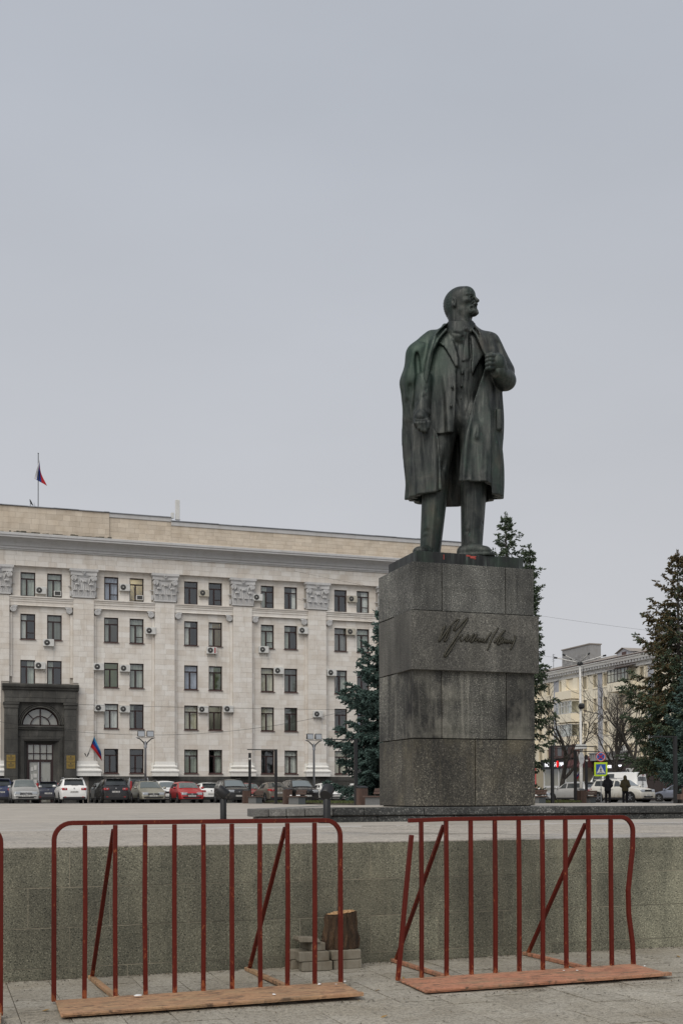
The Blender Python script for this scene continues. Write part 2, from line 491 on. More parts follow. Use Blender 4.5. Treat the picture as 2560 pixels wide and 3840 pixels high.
def grassm():
    g = G('grass', .9)
    rv = g.n('ShaderNodeNewGeometry').outputs['Random Per Island']
    g.base(g.ramp(rv, [(0., (.035,.055,.014)), (.6, (.075,.095,.028)), (1., (.13,.115,.05))]))
    return g.m
M['grass'] = grassm()

def wood_slat():
    g = G('brown slat', .6)
    s = g.noise(6, g.pos((3,3,.3)), 5, .6)
    g.base(g.mix(1., g.ramp(s, [(.3, (.058,.034,.026)), (.7, (.105,.062,.047))]), g.ramp(g.orand(), [(0,.8),(1,1.15)]), 'MULTIPLY'))
    return g.m
M['slat'] = wood_slat()
M['black'] = plain('black powder coat', (.012,.0125,.014), .45)
M['black_rough'] = plain('black plastic', (.014,.014,.015), .7)
M['steel'] = plain('galvanised steel', (.30,.31,.33), .45, .6)
M['darkmetal'] = plain('dark metal', (.05,.052,.055), .5, .5)
M['chrome'] = plain('chrome', (.62,.62,.63), .15, 1.0)
M['whitepaint'] = plain('white paint', (.70,.69,.66), .6, 0, .5, .25, 6)
M['greybench'] = plain('bench concrete', (.17,.175,.175), .8, 0, .5, .2, 9)
M['slatedark'] = plain('bench end plate', (.055,.065,.07), .6)
M['snow'] = plain('white foam scrap', (.78,.78,.78), .8)
M['leaf'] = plain('dry leaf', (.30,.18,.05), .8)
M['acwhite'] = plain('air conditioner casing', (.62,.62,.60), .55, 0, .5, .2, 5)
M['acbeige'] = plain('aged air conditioner casing', (.47,.44,.37), .6, 0, .5, .25, 5)
M['fan'] = plain('fan grille', (.045,.045,.043), .6)
M['frame'] = plain('brown window frame', (.024,.0085,.0075), .45)
M['frame_white'] = plain('white window frame', (.66,.66,.65), .5)
M['sill'] = plain('brown sill sheet', (.085,.042,.036), .5)
M['reveal'] = plain('window reveal', (.09,.08,.07), .9)
M['rubber'] = plain('tyre rubber', (.02,.019,.018), .85, 0, .3, .3, 20)
M['gold'] = plain('brass plaque', (.34,.24,.075), .35, .7, .5, .25, 10)

def glass(name, tint=(.75,.8,.8), mixv=.55, rough=.02):
    g = G(name)
    tr = g.n('ShaderNodeBsdfTransparent', {'Color': tint})
    gl = g.n('ShaderNodeBsdfGlossy', {'Color': (.85,.88,.9), 'Roughness': rough})
    ge = g.n('ShaderNodeNewGeometry')
    dt = g.n('ShaderNodeVectorMath', {0: ge.outputs['Incoming'], 1: ge.outputs['Normal']}, operation='DOT_PRODUCT').outputs['Value']
    om = g.math('SUBTRACT', 1.0, g.math('ABSOLUTE', dt))
    fr = g.math('ADD', .04, g.math('MULTIPLY', .96, g.math('POWER', om, 5.0)))
    fac = g.math('MINIMUM', g.math('ADD', g.math('MULTIPLY', fr, 1.7), mixv*.16), 1.0)
    mx = g.n('ShaderNodeMixShader', {'Fac': fac})
    g.nt.links.new(tr.outputs[0], mx.inputs[1]); g.nt.links.new(gl.outputs[0], mx.inputs[2])
    out = [x for x in g.nt.nodes if x.type == 'OUTPUT_MATERIAL'][0]
    g.nt.links.new(mx.outputs[0], out.inputs['Surface'])
    return g.m
M['glass'] = glass('window glass', (.90,.93,.92), .4)
def carglass():
    g = G('tinted car glass', .06, 0, .6)
    n = g.noise(1.5, g.pos(), 3)
    g.base(g.ramp(n, [(.3, (.02,.024,.026)), (.7, (.05,.058,.06))]))
    g.b.inputs['Coat Weight'].default_value = .6
    return g.m
M['carglass'] = carglass()
def carscreen():
    g = G('windscreen glass', .08, 0, .7)
    g.base((.14,.165,.17)); g.b.inputs['Coat Weight'].default_value = .8
    return g.m
M['carscreen'] = carscreen()
M['lens'] = plain('headlamp lens', (.42,.44,.46), .12, .3, .8)
M['tail'] = plain('tail lamp lens', (.34,.016,.016), .2, 0, .6)
M['amber'] = plain('amber lens', (.5,.2,.03), .2)
M['plate'] = plain('number plate', (.60,.59,.56), .5)
M['ink'] = plain('black lettering', (.01,.01,.01), .6)
def emit(name, col, st):
    g = G(name, .5); g.base(col)
    g.b.inputs['Emission Color'].default_value = (*col, 1); g.b.inputs['Emission Strength'].default_value = st
    return g.m
M['lamp'] = emit('lit ceiling lamp', (1.0,.97,.9), 3.0)
M['bulb'] = emit('lit bulb', (1.0,.82,.55), 4.0)
M['sign_white'] = emit('lit sign letter', (.95,.95,1.0), .75)
M['sign_red'] = emit('lit red sign', (.85,.02,.02), .25)
def fabric(name, col, rough=.9, sc=40, var=.3):
    g = G(name, rough, spec=.2)
    n = g.noise(sc, g.pos(obj=True), 4, .7); b = g.noise(3, g.pos(obj=True), 4)
    g.base(g.mix(1., col, g.ramp(g.math('ADD', g.math('MULTIPLY', n, .4), g.math('MULTIPLY', b, .6)), [(.3, 1-var), (.7, 1+var*.4)]), 'MULTIPLY'))
    return g.m
M['curtain'] = fabric('grey green curtain', (.50,.53,.47))
M['curtain_white'] = fabric('white net curtain', (.80,.80,.76))
M['curtain_blue'] = fabric('pale blue curtain', (.46,.49,.60))
M['curtain_cream'] = fabric('cream curtain', (.66,.62,.48))
M['room'] = plain('room wall', (.42,.41,.36), .9)
M['room_dark'] = plain('dark room', (.11,.115,.11), .9)
M['room_green'] = plain('green room wall', (.52,.58,.38), .9)
M['room_cream'] = plain('cream room wall', (.68,.60,.42), .9)
def carpaint(name, col, rough=.3, metal=.0, mud=.5):
    g = G('car paint '+name, rough, metal, .5)
    co = g.pos((1,1,1), obj=True)
    z = g.n('ShaderNodeSeparateXYZ', {'Vector': co}).outputs['Z']
    n = g.noise(3.5, co, 6, .65)
    mudm = g.math('MULTIPLY', g.ramp(g.math('ADD', g.math('MULTIPLY', z, .9), g.math('MULTIPLY', n, .5)), [(.45, 1.), (.95, 0.)]), mud)
    g.base(g.mix(mudm, col, (.20,.165,.115)))
    g.b.inputs['Coat Weight'].default_value = .35
    g.b.inputs['Coat Roughness'].default_value = .12
    g.rough(g.math('ADD', g.math('MULTIPLY', mudm, .45), rough))
    return g.m
# ---------------------------------------------------------------- ground
def zg(x, y):
    """height of the upper plaza and of the streets round it"""
    k = min(1, max(0, (y - 22) / 20))
    return 1.158 - .0032*k*max(-8, min(70, x - 8)) - .0*y

def tri_box(mb, x0, y0, z0, x1, y1, z1):
    mb.box(x0, y0, z0, x1, y1, z1)

# lower pavement the photographer stands on
g = MB(); g.add([(-60,-60,-.03),(90,-60,-.03),(90,10.66,-.03),(-60,10.66,-.03)], [(0,1,2,3)])
ground = tag(g.build('ground', M['soil']), kind='structure')
g = MB()
for (x0,y0,x1,y1) in ((-60,-60,90,6.36),(-60,6.36,-.835,10.64),(8.35,6.36,90,10.64)):
    g.add([(x0,y0,0),(x1,y0,0),(x1,y1,0),(x0,y1,0)], [(0,1,2,3)])
tag(g.build('pavement', M['pave_far']), kind='structure')
lower = tag(MB().add([(-.835,6.36,-.012),(8.35,6.36,-.012),(8.35,10.64,-.012),(-.835,10.64,-.012)], [(0,1,2,3)]).build('lower_pavement', M['soil']), kind='structure')
slab_me = MB().box(-.1735,-.2615,-.05,.1735,.2615,0).mesh('paving_slab', M['pave'])
for i in range(26):
    x = -.835 + .353*(i+.5)
    y = 6.36 - (.265 if i % 2 else 0) + .1*rnd.random()
    while y < 10.64:
        y0, y1 = max(y, 6.36), min(y+.526, 10.63)
        if y1 - y0 > .12:
            o = link('paving_slab', slab_me, lower)
            o.location = (x, (y0+y1)/2, rnd.uniform(-.004,.004)); o.scale = (1, (y1-y0)/.526*.998, 1)
            o.rotation_euler = (rnd.uniform(-.006,.006), rnd.uniform(-.008,.008), rnd.uniform(-.003,.003))
        y += .53

# upper plaza: near slabs one by one, the rest as one sheet
g = MB(); NX, NY = 30, 24
xs = [-90 + 260*i/NX for i in range(NX+1)]
ys = [10.62,13,16.1,19,22,25,28,31,35,39,43,48,53,58,63,68,73,76]
for y0, y1 in zip(ys, ys[1:]):
    for x0, x1 in zip(xs, xs[1:]):
        dz = -.03 if y1 <= 16.2 else -.0
        g.add([(x0,y0,zg(x0,y0)+dz),(x1,y0,zg(x1,y0)+dz),(x1,y1,zg(x1,y1)+dz),(x0,y1,zg(x0,y1)+dz)], [(0,1,2,3)])
plaza = tag(g.build('plaza', M['plaza_far']), kind='structure')
g = MB()
for x0, x1 in ((-90,-1.81),(14.41,170)):
    g.add([(x0,10.62,1.157),(x1,10.62,1.157),(x1,16.1,1.157),(x0,16.1,1.157)], [(0,1,2,3)])
tag(g.build('plaza_paving', M['plaza_far']), kind='structure')
pl_me = MB().box(-.298,-.298,-.06,.298,.298,0).mesh('plaza_slab', M['plaza'])
for j in range(9):
    y = 10.62 + .6*(j+.5) + (.0 if j else 0)
    for i in range(27):
        o = link('plaza_slab', pl_me, plaza)
        o.location = (-1.8 + .6*(i+.5), y + .003, 1.157 + rnd.uniform(-.0022,.0022))
g = MB(); g.add([(-1.8,10.63,1.150),(14.4,10.63,1.150),(14.4,16.02,1.150),(-1.8,16.02,1.150)], [(0,1,2,3)])
g.build('plaza_bed', M['mortar'], plaza)

# car park and streets beyond
g = MB()
ys = [75.9,80,85,90,92.2,110,140,200,400,900]
xs = [-400,-200,-90] + [-80+10*i for i in range(27)] + [260,500,900]
for y0, y1 in zip(ys, ys[1:]):
    for x0, x1 in zip(xs, xs[1:]):
        g.add([(x0,y0,zg(x0,y0)-.006),(x1,y0,zg(x1,y0)-.006),(x1,y1,zg(x1,y1)-.006),(x0,y1,zg(x0,y1)-.006)], [(0,1,2,3)])
tag(g.build('road', M['asphalt']), kind='structure')
g = MB()
for x0, x1 in ((42,76.4),):
    for y0, y1 in ((40,58),(58,76)):
        g.add([(x0,y0,zg(x0,y0)+.004),(x1,y0,zg(x1,y0)+.004),(x1,y1,zg(x1,y1)+.004),(x0,y1,zg(x0,y1)+.004)], [(0,1,2,3)])
tag(g.build('side_road', M['asphalt']), kind='structure')

# planted beds behind the monument
def bed(name, poly, label, seed):
    rr = random.Random(seed)
    g = MB(); n = len(poly)
    z = [zg(*p) for p in poly]
    g.add([(p[0],p[1],q-.02) for p,q in zip(poly,z)] + [(p[0],p[1],q+.09) for p,q in zip(poly,z)],
          [tuple(range(n,2*n))] + [(i,(i+1)%n,(i+1)%n+n,i+n) for i in range(n)])
    o = tag(g.build(name, M['soil']), kind='structure')
    # grass blades as real little faces
    x0, x1 = min(p[0] for p in poly), max(p[0] for p in poly)
    y0, y1 = min(p[1] for p in poly), max(p[1] for p in poly)
    N = 22000
    rs = np.random.RandomState(seed)
    x = rs.uniform(x0+.25,x1-.2,N); y = y0 + .2 + (y1-y0-.4)*rs.rand(N)**1.6
    ins = np.zeros(N, bool)
    for (ax_,ay_),(bx_,by_) in zip(poly, poly[1:]+poly[:1]):
        c_ = ((ay_ > y) != (by_ > y)) & (x < (bx_-ax_)*(y-ay_)/(by_-ay_+1e-12)+ax_)
        ins ^= c_
    x, y = x[ins], y[ins]; N = len(x)
    zz = np.array([zg(a,b) for a,b in zip(x,y)]) + .09
    h = rs.uniform(.05,.15,N); a = rs.uniform(0,6.28,N); w = .025
    lean = rs.normal(0,.05,(N,2))
    V = np.zeros((N,3,3))
    V[:,0] = np.stack([x-w*np.cos(a), y-w*np.sin(a), zz],1)
    V[:,1] = np.stack([x+w*np.cos(a), y+w*np.sin(a), zz],1)
    V[:,2] = np.stack([x+lean[:,0], y+lean[:,1], zz+h],1)
    me = np_mesh('grass', V.reshape(-1,3), np.arange(3*N).reshape(-1,3), M['grass'], False)
    tag(link('grass', me), label, 'grass', kind='stuff')
bed('flower_bed', [(19.6,46),(24.0,46),(29.5,62),(29.5,73),(19.6,73)], 'short patchy grass in the bed behind the benches', 3)
bed('lawn', [(32.6,58),(36.9,62.6),(41.0,71),(38.5,74),(34,67)], 'short green grass strip by the white lamp pole', 4)

# ---------------------------------------------------------------- retaining wall with granite slabs
WALLY = 10.62
wall = empty('retaining_wall', (0,WALLY,0), 0, 'long low retaining wall faced with speckled grey green granite slabs', 'retaining wall')
MB().box(-40,-.0265,-.05,60,.3,1.148).build('core', M['mortar'], wall)
rows = [(0.0,.098,.71,.2),(.104,.449,.705,1.115),(.455,.800,.705,.76),(.806,1.150,.705,1.115)]
for (z0,z1,w,ph) in rows:
    x = ph - w*4
    while x < 12.2:
        if x + w > -2.2:
            ww = w
            MB().box(x+.0035,-.03,z0,x+ww-.0035,.02,z1-.002).build('granite_slab', M['wall_granite'], wall)
        x += w
for x0, x1 in ((-40,-2.6),(12.5,60)):
    o = MB().box(x0,-.03,0,x1,.02,1.150).build('granite_facing', M['wall_granite'], wall)

# ---------------------------------------------------------------- monument platform kerb
KY, KZ = 18.44, 1.398
plat = empty('monument_platform', (0,0,0), 0, 'low granite step platform round the monument with a two-course kerb', 'platform')
MB().prism([(5.05,18.62),(16.4,18.62),(16.4,25.8),(11,25.8),(7.6,23.2)], 1.12, 1.392, 'z').build('platform_top', M['plaza_far'], plat)
js = [4.84,5.10,5.40,5.72,6.2,6.75,7.83,9.2,10.51,11.84,13.1,14.4,15.6,16.55]
for i, (a, b) in enumerate(zip(js, js[1:])):
    m = M['kerb_light'] if b < 6.4 else M['kerb_granite']
    dz = rnd.uniform(-.006,.006)
    MB().box(a+.005,KY-.0,1.268+dz,b-.005,KY+.42,KZ+dz).build('kerb_stone', m, plat, bev=.014)
js2 = [4.93,5.42,6.15,7.0,8.4,9.6,10.9,12.2,13.4,15.0,16.4]
for i, (a, b) in enumerate(zip(js2, js2[1:])):
    m = M['kerb_light'] if b < 6.4 else M['kerb_granite']
    MB().box(a+.006,KY+.045,1.12,b-.006,KY+.4,1.252+rnd.uniform(-.006,.004)).build('base_stone', m, plat, bev=.012)
# slanted left end of the platform
p0, p1 = Vector((4.95,18.75,0)), Vector((7.5,23.2,0))
for k in range(4):
    a = p0.lerp(p1, k/4+.005); b = p0.lerp(p1, (k+1)/4-.005)
    d = (b-a).normalized(); nrm = Vector((d.y,-d.x,0))
    c = (a+b)/2 + nrm*.2
    MB().obox((c.x,c.y,1.26), d*(b-a).length/2, nrm*.2, Vector((0,0,.135))).build('kerb_stone', M['kerb_light'], plat, bev=.014)

# ---------------------------------------------------------------- pedestal
PX0, PX1, PY0, PY1 = 7.965, 10.366, 19.24, 20.94
ped = empty('statue_pedestal', (0,0,0), 0, 'tall dark granite block pedestal carrying the bronze statue, with a bronze signature on its front', 'pedestal')
MB().box(PX0+.06,PY0+.06,1.38,PX1-.06,PY1-.06,5.70).build('core', M['dark_joint'], ped)
PM = 'ped_granite'
def block(x0,y0,z0,x1,y1,z1,bev=.007):
    return MB().box(x0,y0,z0,x1,y1,z1).build('granite_block', M[PM], ped, bev=bev)
J = .015
# course 1 (top), 2 (band), 3, 4 (bottom)
z = [5.750,4.880,3.830,2.602,1.398]
def course(zt, zb, fx, ly, off=0):
    """fx: front joints, ly: left side joints; corner blocks wrap the corner"""
    t = .10
    xs = [PX0]+fx+[PX1]
    for i,(a,b) in enumerate(zip(xs,xs[1:])):
        block(a+(J/2 if i else 0), PY0, zb+J, b-(J/2 if b<PX1 else 0), PY0+t, zt)
    ysd = [PY0+t]+ly+[PY1]
    for a,b in zip(ysd, ysd[1:]):
        block(PX0, a+J/2, zb+J, PX0+t, b-J/2, zt)
        block(PX1-t, a+J/2, zb+J, PX1, b-J/2, zt)
    block(PX0+t+J, PY1-t, zb+J, PX1-t-J, PY1, zt)
course(z[0],z[1],[8.532,9.790],[20.40])
PM = 'ped_brown'
course(z[1]-.002,z[2],[],[20.0])
PM = 'ped_streaked'
course(z[2]-.002,z[3],[8.515,9.792],[20.38])
PM = 'ped_dark'
course(z[3]-.002,z[4],[9.166],[19.76])
MB().box(PX0+.1,PY0+.1,5.69,PX1-.1,PY1-.1,5.745).build('top_slab', M['ped_granite'], ped)
band = MB().box(7.895,19.135,3.822,10.405,19.98,4.868).build('inscription_band', M['ped_brown'], ped, bev=.006)

# raised handwriting on the band
SIG = [[(8.488,4.549),(8.542,4.62),(8.494,4.516),(8.416,4.339),(8.445,4.362),(8.529,4.474),(8.631,4.604),(8.582,4.498),(8.522,4.365),(8.534,4.338),(8.588,4.411),(8.648,4.599)],
 [(8.648,4.61),(8.72,4.701),(8.804,4.743),(8.768,4.681),(8.708,4.58),(8.719,4.537),(8.791,4.595),(8.888,4.698),(8.978,4.773),(8.936,4.689),(8.827,4.531),(8.682,4.328),(8.563,4.17),(8.521,4.071),(8.562,4.083),(8.646,4.195),(8.754,4.363),(8.875,4.472)],
 [(8.875,4.472),(8.832,4.399),(8.85,4.351),(8.91,4.402),(8.989,4.477),(8.94,4.382),(8.952,4.355),(9.006,4.406),(9.103,4.493),(9.055,4.43),(9.024,4.358),(9.066,4.354),(9.115,4.433),(9.157,4.484),(9.127,4.433),(9.151,4.39),(9.114,4.361),(9.199,4.414),(9.187,4.348),(9.236,4.405),(9.235,4.355),(9.284,4.418),(9.272,4.351),(9.333,4.397),(9.443,4.535),(9.357,4.42),(9.308,4.352),(9.357,4.36),(9.375,4.41)],
 [(9.584,4.624),(9.492,4.492),(9.473,4.458),(9.442,4.402),(9.362,4.2)],
 [(9.552,4.439),(9.497,4.36),(9.528,4.372),(9.577,4.451),(9.719,4.582),(9.639,4.498),(9.564,4.362),(9.582,4.319),(9.65,4.388),(9.675,4.444),(9.626,4.431),(9.619,4.353),(9.662,4.355),(9.699,4.401),(9.724,4.413),(9.705,4.357),(9.755,4.403),(9.736,4.352),(9.792,4.405),(9.773,4.354),(9.835,4.406),(9.822,4.35),(9.866,4.396),(9.859,4.352)],
 [(9.916,4.499),(9.922,4.454),(9.896,4.375),(9.821,4.228)]]
def smooth_line(p, k=4):
    out = []
    for i in range(len(p)-1):
        a, b, c, d = p[max(0,i-1)], p[i], p[i+1], p[min(len(p)-1,i+2)]
        for j in range(k):
            t = j/k
            out.append(tuple(.5*((2*b[q])+(-a[q]+c[q])*t+(2*a[q]-5*b[q]+4*c[q]-d[q])*t*t+(-a[q]+3*b[q]-3*c[q]+d[q])*t**3) for q in range(len(b))))
    out.append(p[-1]); return out
for s in SIG:
    pts = smooth_line(s)
    n = len(pts)
    MB().tube([(x, 19.125, zz) for x,zz in pts], [.009+.009*min(1,6*i/n,6*(n-1-i)/n) for i in range(n)], 6).build('signature_stroke', M['letter'], band, smooth=True)
# ---------------------------------------------------------------- long stone office building
FY = 92.0
ob = empty('office_building', (0,0,0), 0, 'long pale stone office block with Corinthian pilasters, five window rows and a dark arched entrance', 'building')
PER, P0 = 6.268, 4.41          # bay width, centre of the first visible pilaster
XL, XR = -14.4, 43.6
PILS = [P0 + PER*k for k in range(-3, 7)]
BAYS = list(range(-3, 6))
ROWS = [(16.82,18.65),(13.56,15.48),(10.05,11.97),(6.86,8.78),(3.40,5.29)]
WW = 1.09
wins = []                       # (x0,x1,z0,z1,bay,row,col)
for b in BAYS:
    cx = P0 + PER*(b+.5)
    for r,(z0,z1) in enumerate(ROWS):
        for c,dx in enumerate((-.985,.985)):
            if b == 0 and r == 4: continue
            if b == 0 and r == 3: continue
            wins.append((cx+dx-WW/2, cx+dx+WW/2, z0, z1, b, r, c))
# core wall with openings: front faces and reveals
xsv = sorted(set([XL,XR] + [w[0] for w in wins] + [w[1] for w in wins]))
g = MB()
holes = {}
for w in wins: holes.setdefault((round(w[0],3),round(w[1],3)),[]).append((w[2],w[3]))
for a, b in zip(xsv, xsv[1:]):
    hs = sorted(holes.get((round(a,3),round(b,3)),[]))
    zc = 1.0
    for (h0,h1) in hs + [(20.3,20.3)]:
        g.quad((a,FY+.025,zc),(b,FY+.025,zc),(b,FY+.025,h0),(a,FY+.025,h0))
        zc = h1
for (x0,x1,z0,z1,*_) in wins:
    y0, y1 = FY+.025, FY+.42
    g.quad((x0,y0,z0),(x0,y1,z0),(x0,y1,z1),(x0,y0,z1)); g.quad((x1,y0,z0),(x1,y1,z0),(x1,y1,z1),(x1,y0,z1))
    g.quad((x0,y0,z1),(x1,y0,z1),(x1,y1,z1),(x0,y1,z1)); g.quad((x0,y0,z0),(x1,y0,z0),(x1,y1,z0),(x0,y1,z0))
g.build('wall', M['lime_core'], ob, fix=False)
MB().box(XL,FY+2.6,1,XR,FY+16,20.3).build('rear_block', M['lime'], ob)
MB().quad((XL,FY+.05,1),(XL,FY+2.7,1),(XL,FY+2.7,20.3),(XL,FY+.05,20.3)).quad((XR,FY+.05,1),(XR,FY+2.7,1),(XR,FY+2.7,20.3),(XR,FY+.05,20.3)).quad((XL,FY,20.28),(XR,FY,20.28),(XR,FY+3,20.28),(XL,FY+3,20.28)).build('end_wall', M['lime'], ob)

# facing slabs with real joints
slabs = []     # (x0,z0,x1,z1,yfront,thickness)
def face(x0, x1, z0, z1, yf, th, hgt, wmin, wmax, avoid=(), seed=0):
    rr = random.Random(seed)
    n = max(1, round((z1-z0)/hgt)); h = (z1-z0)/n
    for i in range(n):
        a, b = z0+i*h, z0+(i+1)*h
        # cut the course where openings are
        seg = [(x0,x1)]; fill = []
        for (u0,u1,v0,v1) in avoid:
            if v0 < b-.02 and v1 > a+.02:
                ns = []
                for (s0,s1) in seg:
                    if u1 <= s0 or u0 >= s1: ns.append((s0,s1)); continue
                    if u0 > s0: ns.append((s0,u0))
                    if u1 < s1: ns.append((u1,s1))
                seg = ns
                if u0 >= x0-.01 and u1 <= x1+.01:          # make good above lintels and below sills
                    if b-v1 > .03 and v1 > a: fill.append((u0,v1,u1,b))
                    if v0-a > .03 and v0 < b: fill.append((u0,a,u1,v0))
        for (f0,g0,f1,g1) in fill: slabs.append((f0+.004,g0+.004,f1-.004,g1-.004,yf+rr.uniform(-.006,.004),th))
        for (s0,s1) in seg:
            L = s1-s0; k = max(1, round(L/rr.uniform(wmin,wmax)))
            cuts = [s0] + sorted(s0+L*(q+rr.uniform(-.18,.18))/k for q in range(1,k)) + [s1]
            for c0, c1 in zip(cuts, cuts[1:]):
                lo, hi = a, b
                for (u0,u1,v0,v1) in avoid:      # trim to lintels and sills that fall inside the course
                    if u0 < c1-.01 and u1 > c0+.01:
                        if v1 > lo and v1 < hi and v0 < lo: lo = v1
                        if v0 > lo and v0 < hi and v1 > hi: hi = v0
                if hi-lo > .03: slabs.append((c0+.004,lo+.004,c1-.004,hi-.004,yf+rr.uniform(-.006,.004),th))
av = [(w[0],w[1],w[2],w[3]) for w in wins]
PX = lambda k: P0+PER*k
for b in BAYS:
    x0, x1 = PX(b)+.78+.22, PX(b+1)-.78-.22
    avb = [q for q in av if q[0] > x0-.5 and q[1] < x1+.5]
    if b == 0: avb.append((4.6,10.3,1.0,10.1))
    face(x0, x1, 3.16, 16.06, FY, .05, .412, .62, 1.05, avb, b+11)
    face(x0, x1, 16.82, 19.06, FY, .05, .412, .62, 1.05, avb, b+31)
for k in range(-3, 7):
    c = PX(k)
    avp = [(4.6,10.3,1.0,10.1)] if k in (0,1) else []
    face(c-.78, c+.78, 4.2, 16.80, FY-.34, .40, .412, .5, .8, avp, k+51)
    for s in (-1,1):
        xa, xb = sorted((c+s*.785, c+s*1.0))
        face(xa, xb, 4.2, 15.55, FY-.12, .16, .824, .4, .8, avp, k+71+s)
face(XL, XR, 19.06, 20.24, FY-.40, .46, .395, .6, .95, (), 99)
slabs.sort(key=lambda s: -(s[2]-s[0])*(s[3]-s[1]) if (2.5 < s[0] < 35 and s[1] > 3) else 9)
def slab_mb(mb, s):
    x0,z0,x1,z1,y,t = s
    mb.add([(x0,y,z0),(x1,y,z0),(x1,y,z1),(x0,y,z1),(x0,y+t,z0),(x1,y+t,z0),(x1,y+t,z1),(x0,y+t,z1)],
           [(0,1,2,3),(0,4,5,1),(1,5,6,2),(2,6,7,3),(3,7,4,0)])
for s in slabs[:300]:
    g = MB(); slab_mb(g, s); g.build('facing_slab', M['lime'], ob, fix=False)
g = MB()
for s in slabs[300:]: slab_mb(g, s)
tag(g.build('facing_slabs', M['lime'], ob, fix=False), kind='stuff')

# dark basement course
g = MB(); x = XL
face_n = len(slabs)
bs = []
while x < XR:
    w = rnd.uniform(1.0,1.5)
    if not (4.4 < x+w/2 < 10.6):
        MB().box(x+.005,FY-.16,1.0,x+w-.005,FY+.1,2.82).build('basement_slab', M['portal_granite'], ob)
        MB().box(x+.005,FY-.19,2.83,x+w-.005,FY+.1,3.15).build('basement_slab', M['portal_granite'], ob)
    x += w

def profile_run(name, prof, x0, x1, m, parent=ob, ends=True):
    """moulding: (out,z) profile run along the facade; out is metres in front of the wall"""
    g = MB(); n = len(prof)
    g.add([(x0,FY-o,z) for o,z in prof]+[(x1,FY-o,z) for o,z in prof], [(i,i+1,i+1+n,i+n) for i in range(n-1)]+[tuple(range(n)),tuple(range(2*n-1,n-1,-1))])
    return g.build(name, m, parent, auto=32)
# cornice, fascia, parapet
cove = [(.0,20.2),(.52,20.2),(.52,20.28),(.60,20.30),(.60,20.36),(.56,20.40),(.56,20.46),(.64,20.50)] + [(.64+.72*(1-math.cos(R(a))), 20.50+.50*math.sin(R(a))) for a in range(10,91,10)] + [(1.40,21.0),(1.40,21.13),(1.46,21.15),(1.46,21.30),(1.3,21.36),(.0,21.42)]
profile_run('cornice', cove, XL-.3, XR+.3, M['stucco'])
for b in BAYS:
    x0, x1 = PX(b)+.785, PX(b+1)-.785
    profile_run('string_course', [(-.02,16.08),(.26,16.08),(.26,16.10),(.22,16.14),(.22,16.36),(.27,16.38),(.27,16.53),(.32,16.55),(.32,16.62),(.40,16.70),(.40,16.77),(-.02,16.815)], x0, x1, M['lime'])
# parapet walls, three lengths as built
def parapet(x0, x1, zt, out, fascia, seed):
    MB().box(x0,FY-out+.03,21.30,x1,FY+1.2,zt-.02).build('parapet_wall', M['beige_core'], ob)
    n0 = len(slabs); top = zt - (fascia or .02)
    loc = []
    rr = random.Random(seed); nrow = 5; h = (top-21.42)/nrow
    for i in range(nrow):
        x = x0
        while x < x1-.02:
            w = rr.uniform(.55,.85)
            if x1-x-w < .3: w = x1-x
            loc.append((x+.004,21.42+i*h+.004,x+w-.004,21.42+(i+1)*h-.004,FY-out+rr.uniform(-.005,.003),.06))
            x += w
    return loc
pps = parapet(XL,12.62,23.56,.40,0,1) + parapet(12.62,17.45,23.55,.30,.34,2) + parapet(17.45,XR,23.26,.30,.34,3)
pps.sort(key=lambda s: -(s[2]-s[0]) if 3 < s[0] < 44 else 9)
for s in pps[:290]:
    g = MB(); slab_mb(g, s); g.build('parapet_slab', M['beige'], ob, fix=False)
g = MB()
for s in pps[290:]: slab_mb(g, s)
tag(g.build('parapet_slabs', M['beige'], ob, fix=False), kind='stuff')
MB().box(12.62,FY-.38,23.22,17.45,FY+.2,23.54).build('fascia', M['stucco'], ob, bev=.03)
MB().box(17.45,FY-.38,22.92,XR,FY+.2,23.25).build('fascia', M['stucco'], ob, bev=.03)
x = XL
while x < XR:          # sheet-metal coping, slightly wavy
    zt = 23.56 if x < 12.6 else (23.55 if x < 17.4 else 23.26)
    w = min(1.9, (12.62-x) if x < 12.6 else ((17.45-x) if x < 17.4 else XR-x))
    w = max(w, .3)
    dz = rnd.uniform(-.012,.015)
    MB().box(x,FY-(.52 if x < 12.6 else .46),zt+dz,x+w-.004,FY+1.3,zt+.055+dz).build('coping_sheet', M['steel'], ob)
    x += w
g = MB(); x = XL                       # crumbling ledge under the left parapet
while x < 12.6:
    w = rnd.uniform(.12,.45)
    g.box(x,FY-.66-rnd.uniform(0,.25),21.36,x+w,FY-.5,21.42+rnd.uniform(.05,.20)); x += w
tag(g.build('ledge', M['dirt_ledge'], ob), kind='stuff')
g = MB()

# pilaster bases
def base_mesh():
    g = MB()
    def ring(o, z): return [(-.78-o,FY-.36-o,z),(.78+o,FY-.36-o,z),(.78+o,FY+.1,z),(-.78-o,FY+.1,z)]
    prof = [(.0,4.32),(.02,4.06),(.05,4.02),(.13,3.98),(.16,3.92),(.13,3.85),(.07,3.82),(.06,3.76),(.14,3.72),(.26,3.66),(.31,3.58),(.29,3.49),(.24,3.46),(.24,3.17)]
    vs = []
    for o, z in prof: vs += ring(o, z)
    n = len(prof)
    fs = [(i*4+k,i*4+(k+1)%4,(i+1)*4+(k+1)%4,(i+1)*4+k) for i in range(n-1) for k in range(4)]+[(0,1,2,3)]
    g.add(vs, fs); me = g.mesh('pilaster_base', M['white_base'])
    me.polygons.foreach_set('use_smooth',[True]*len(me.polygons)); me.set_sharp_from_angle(angle=R(30))
    return me
bme = base_mesh()
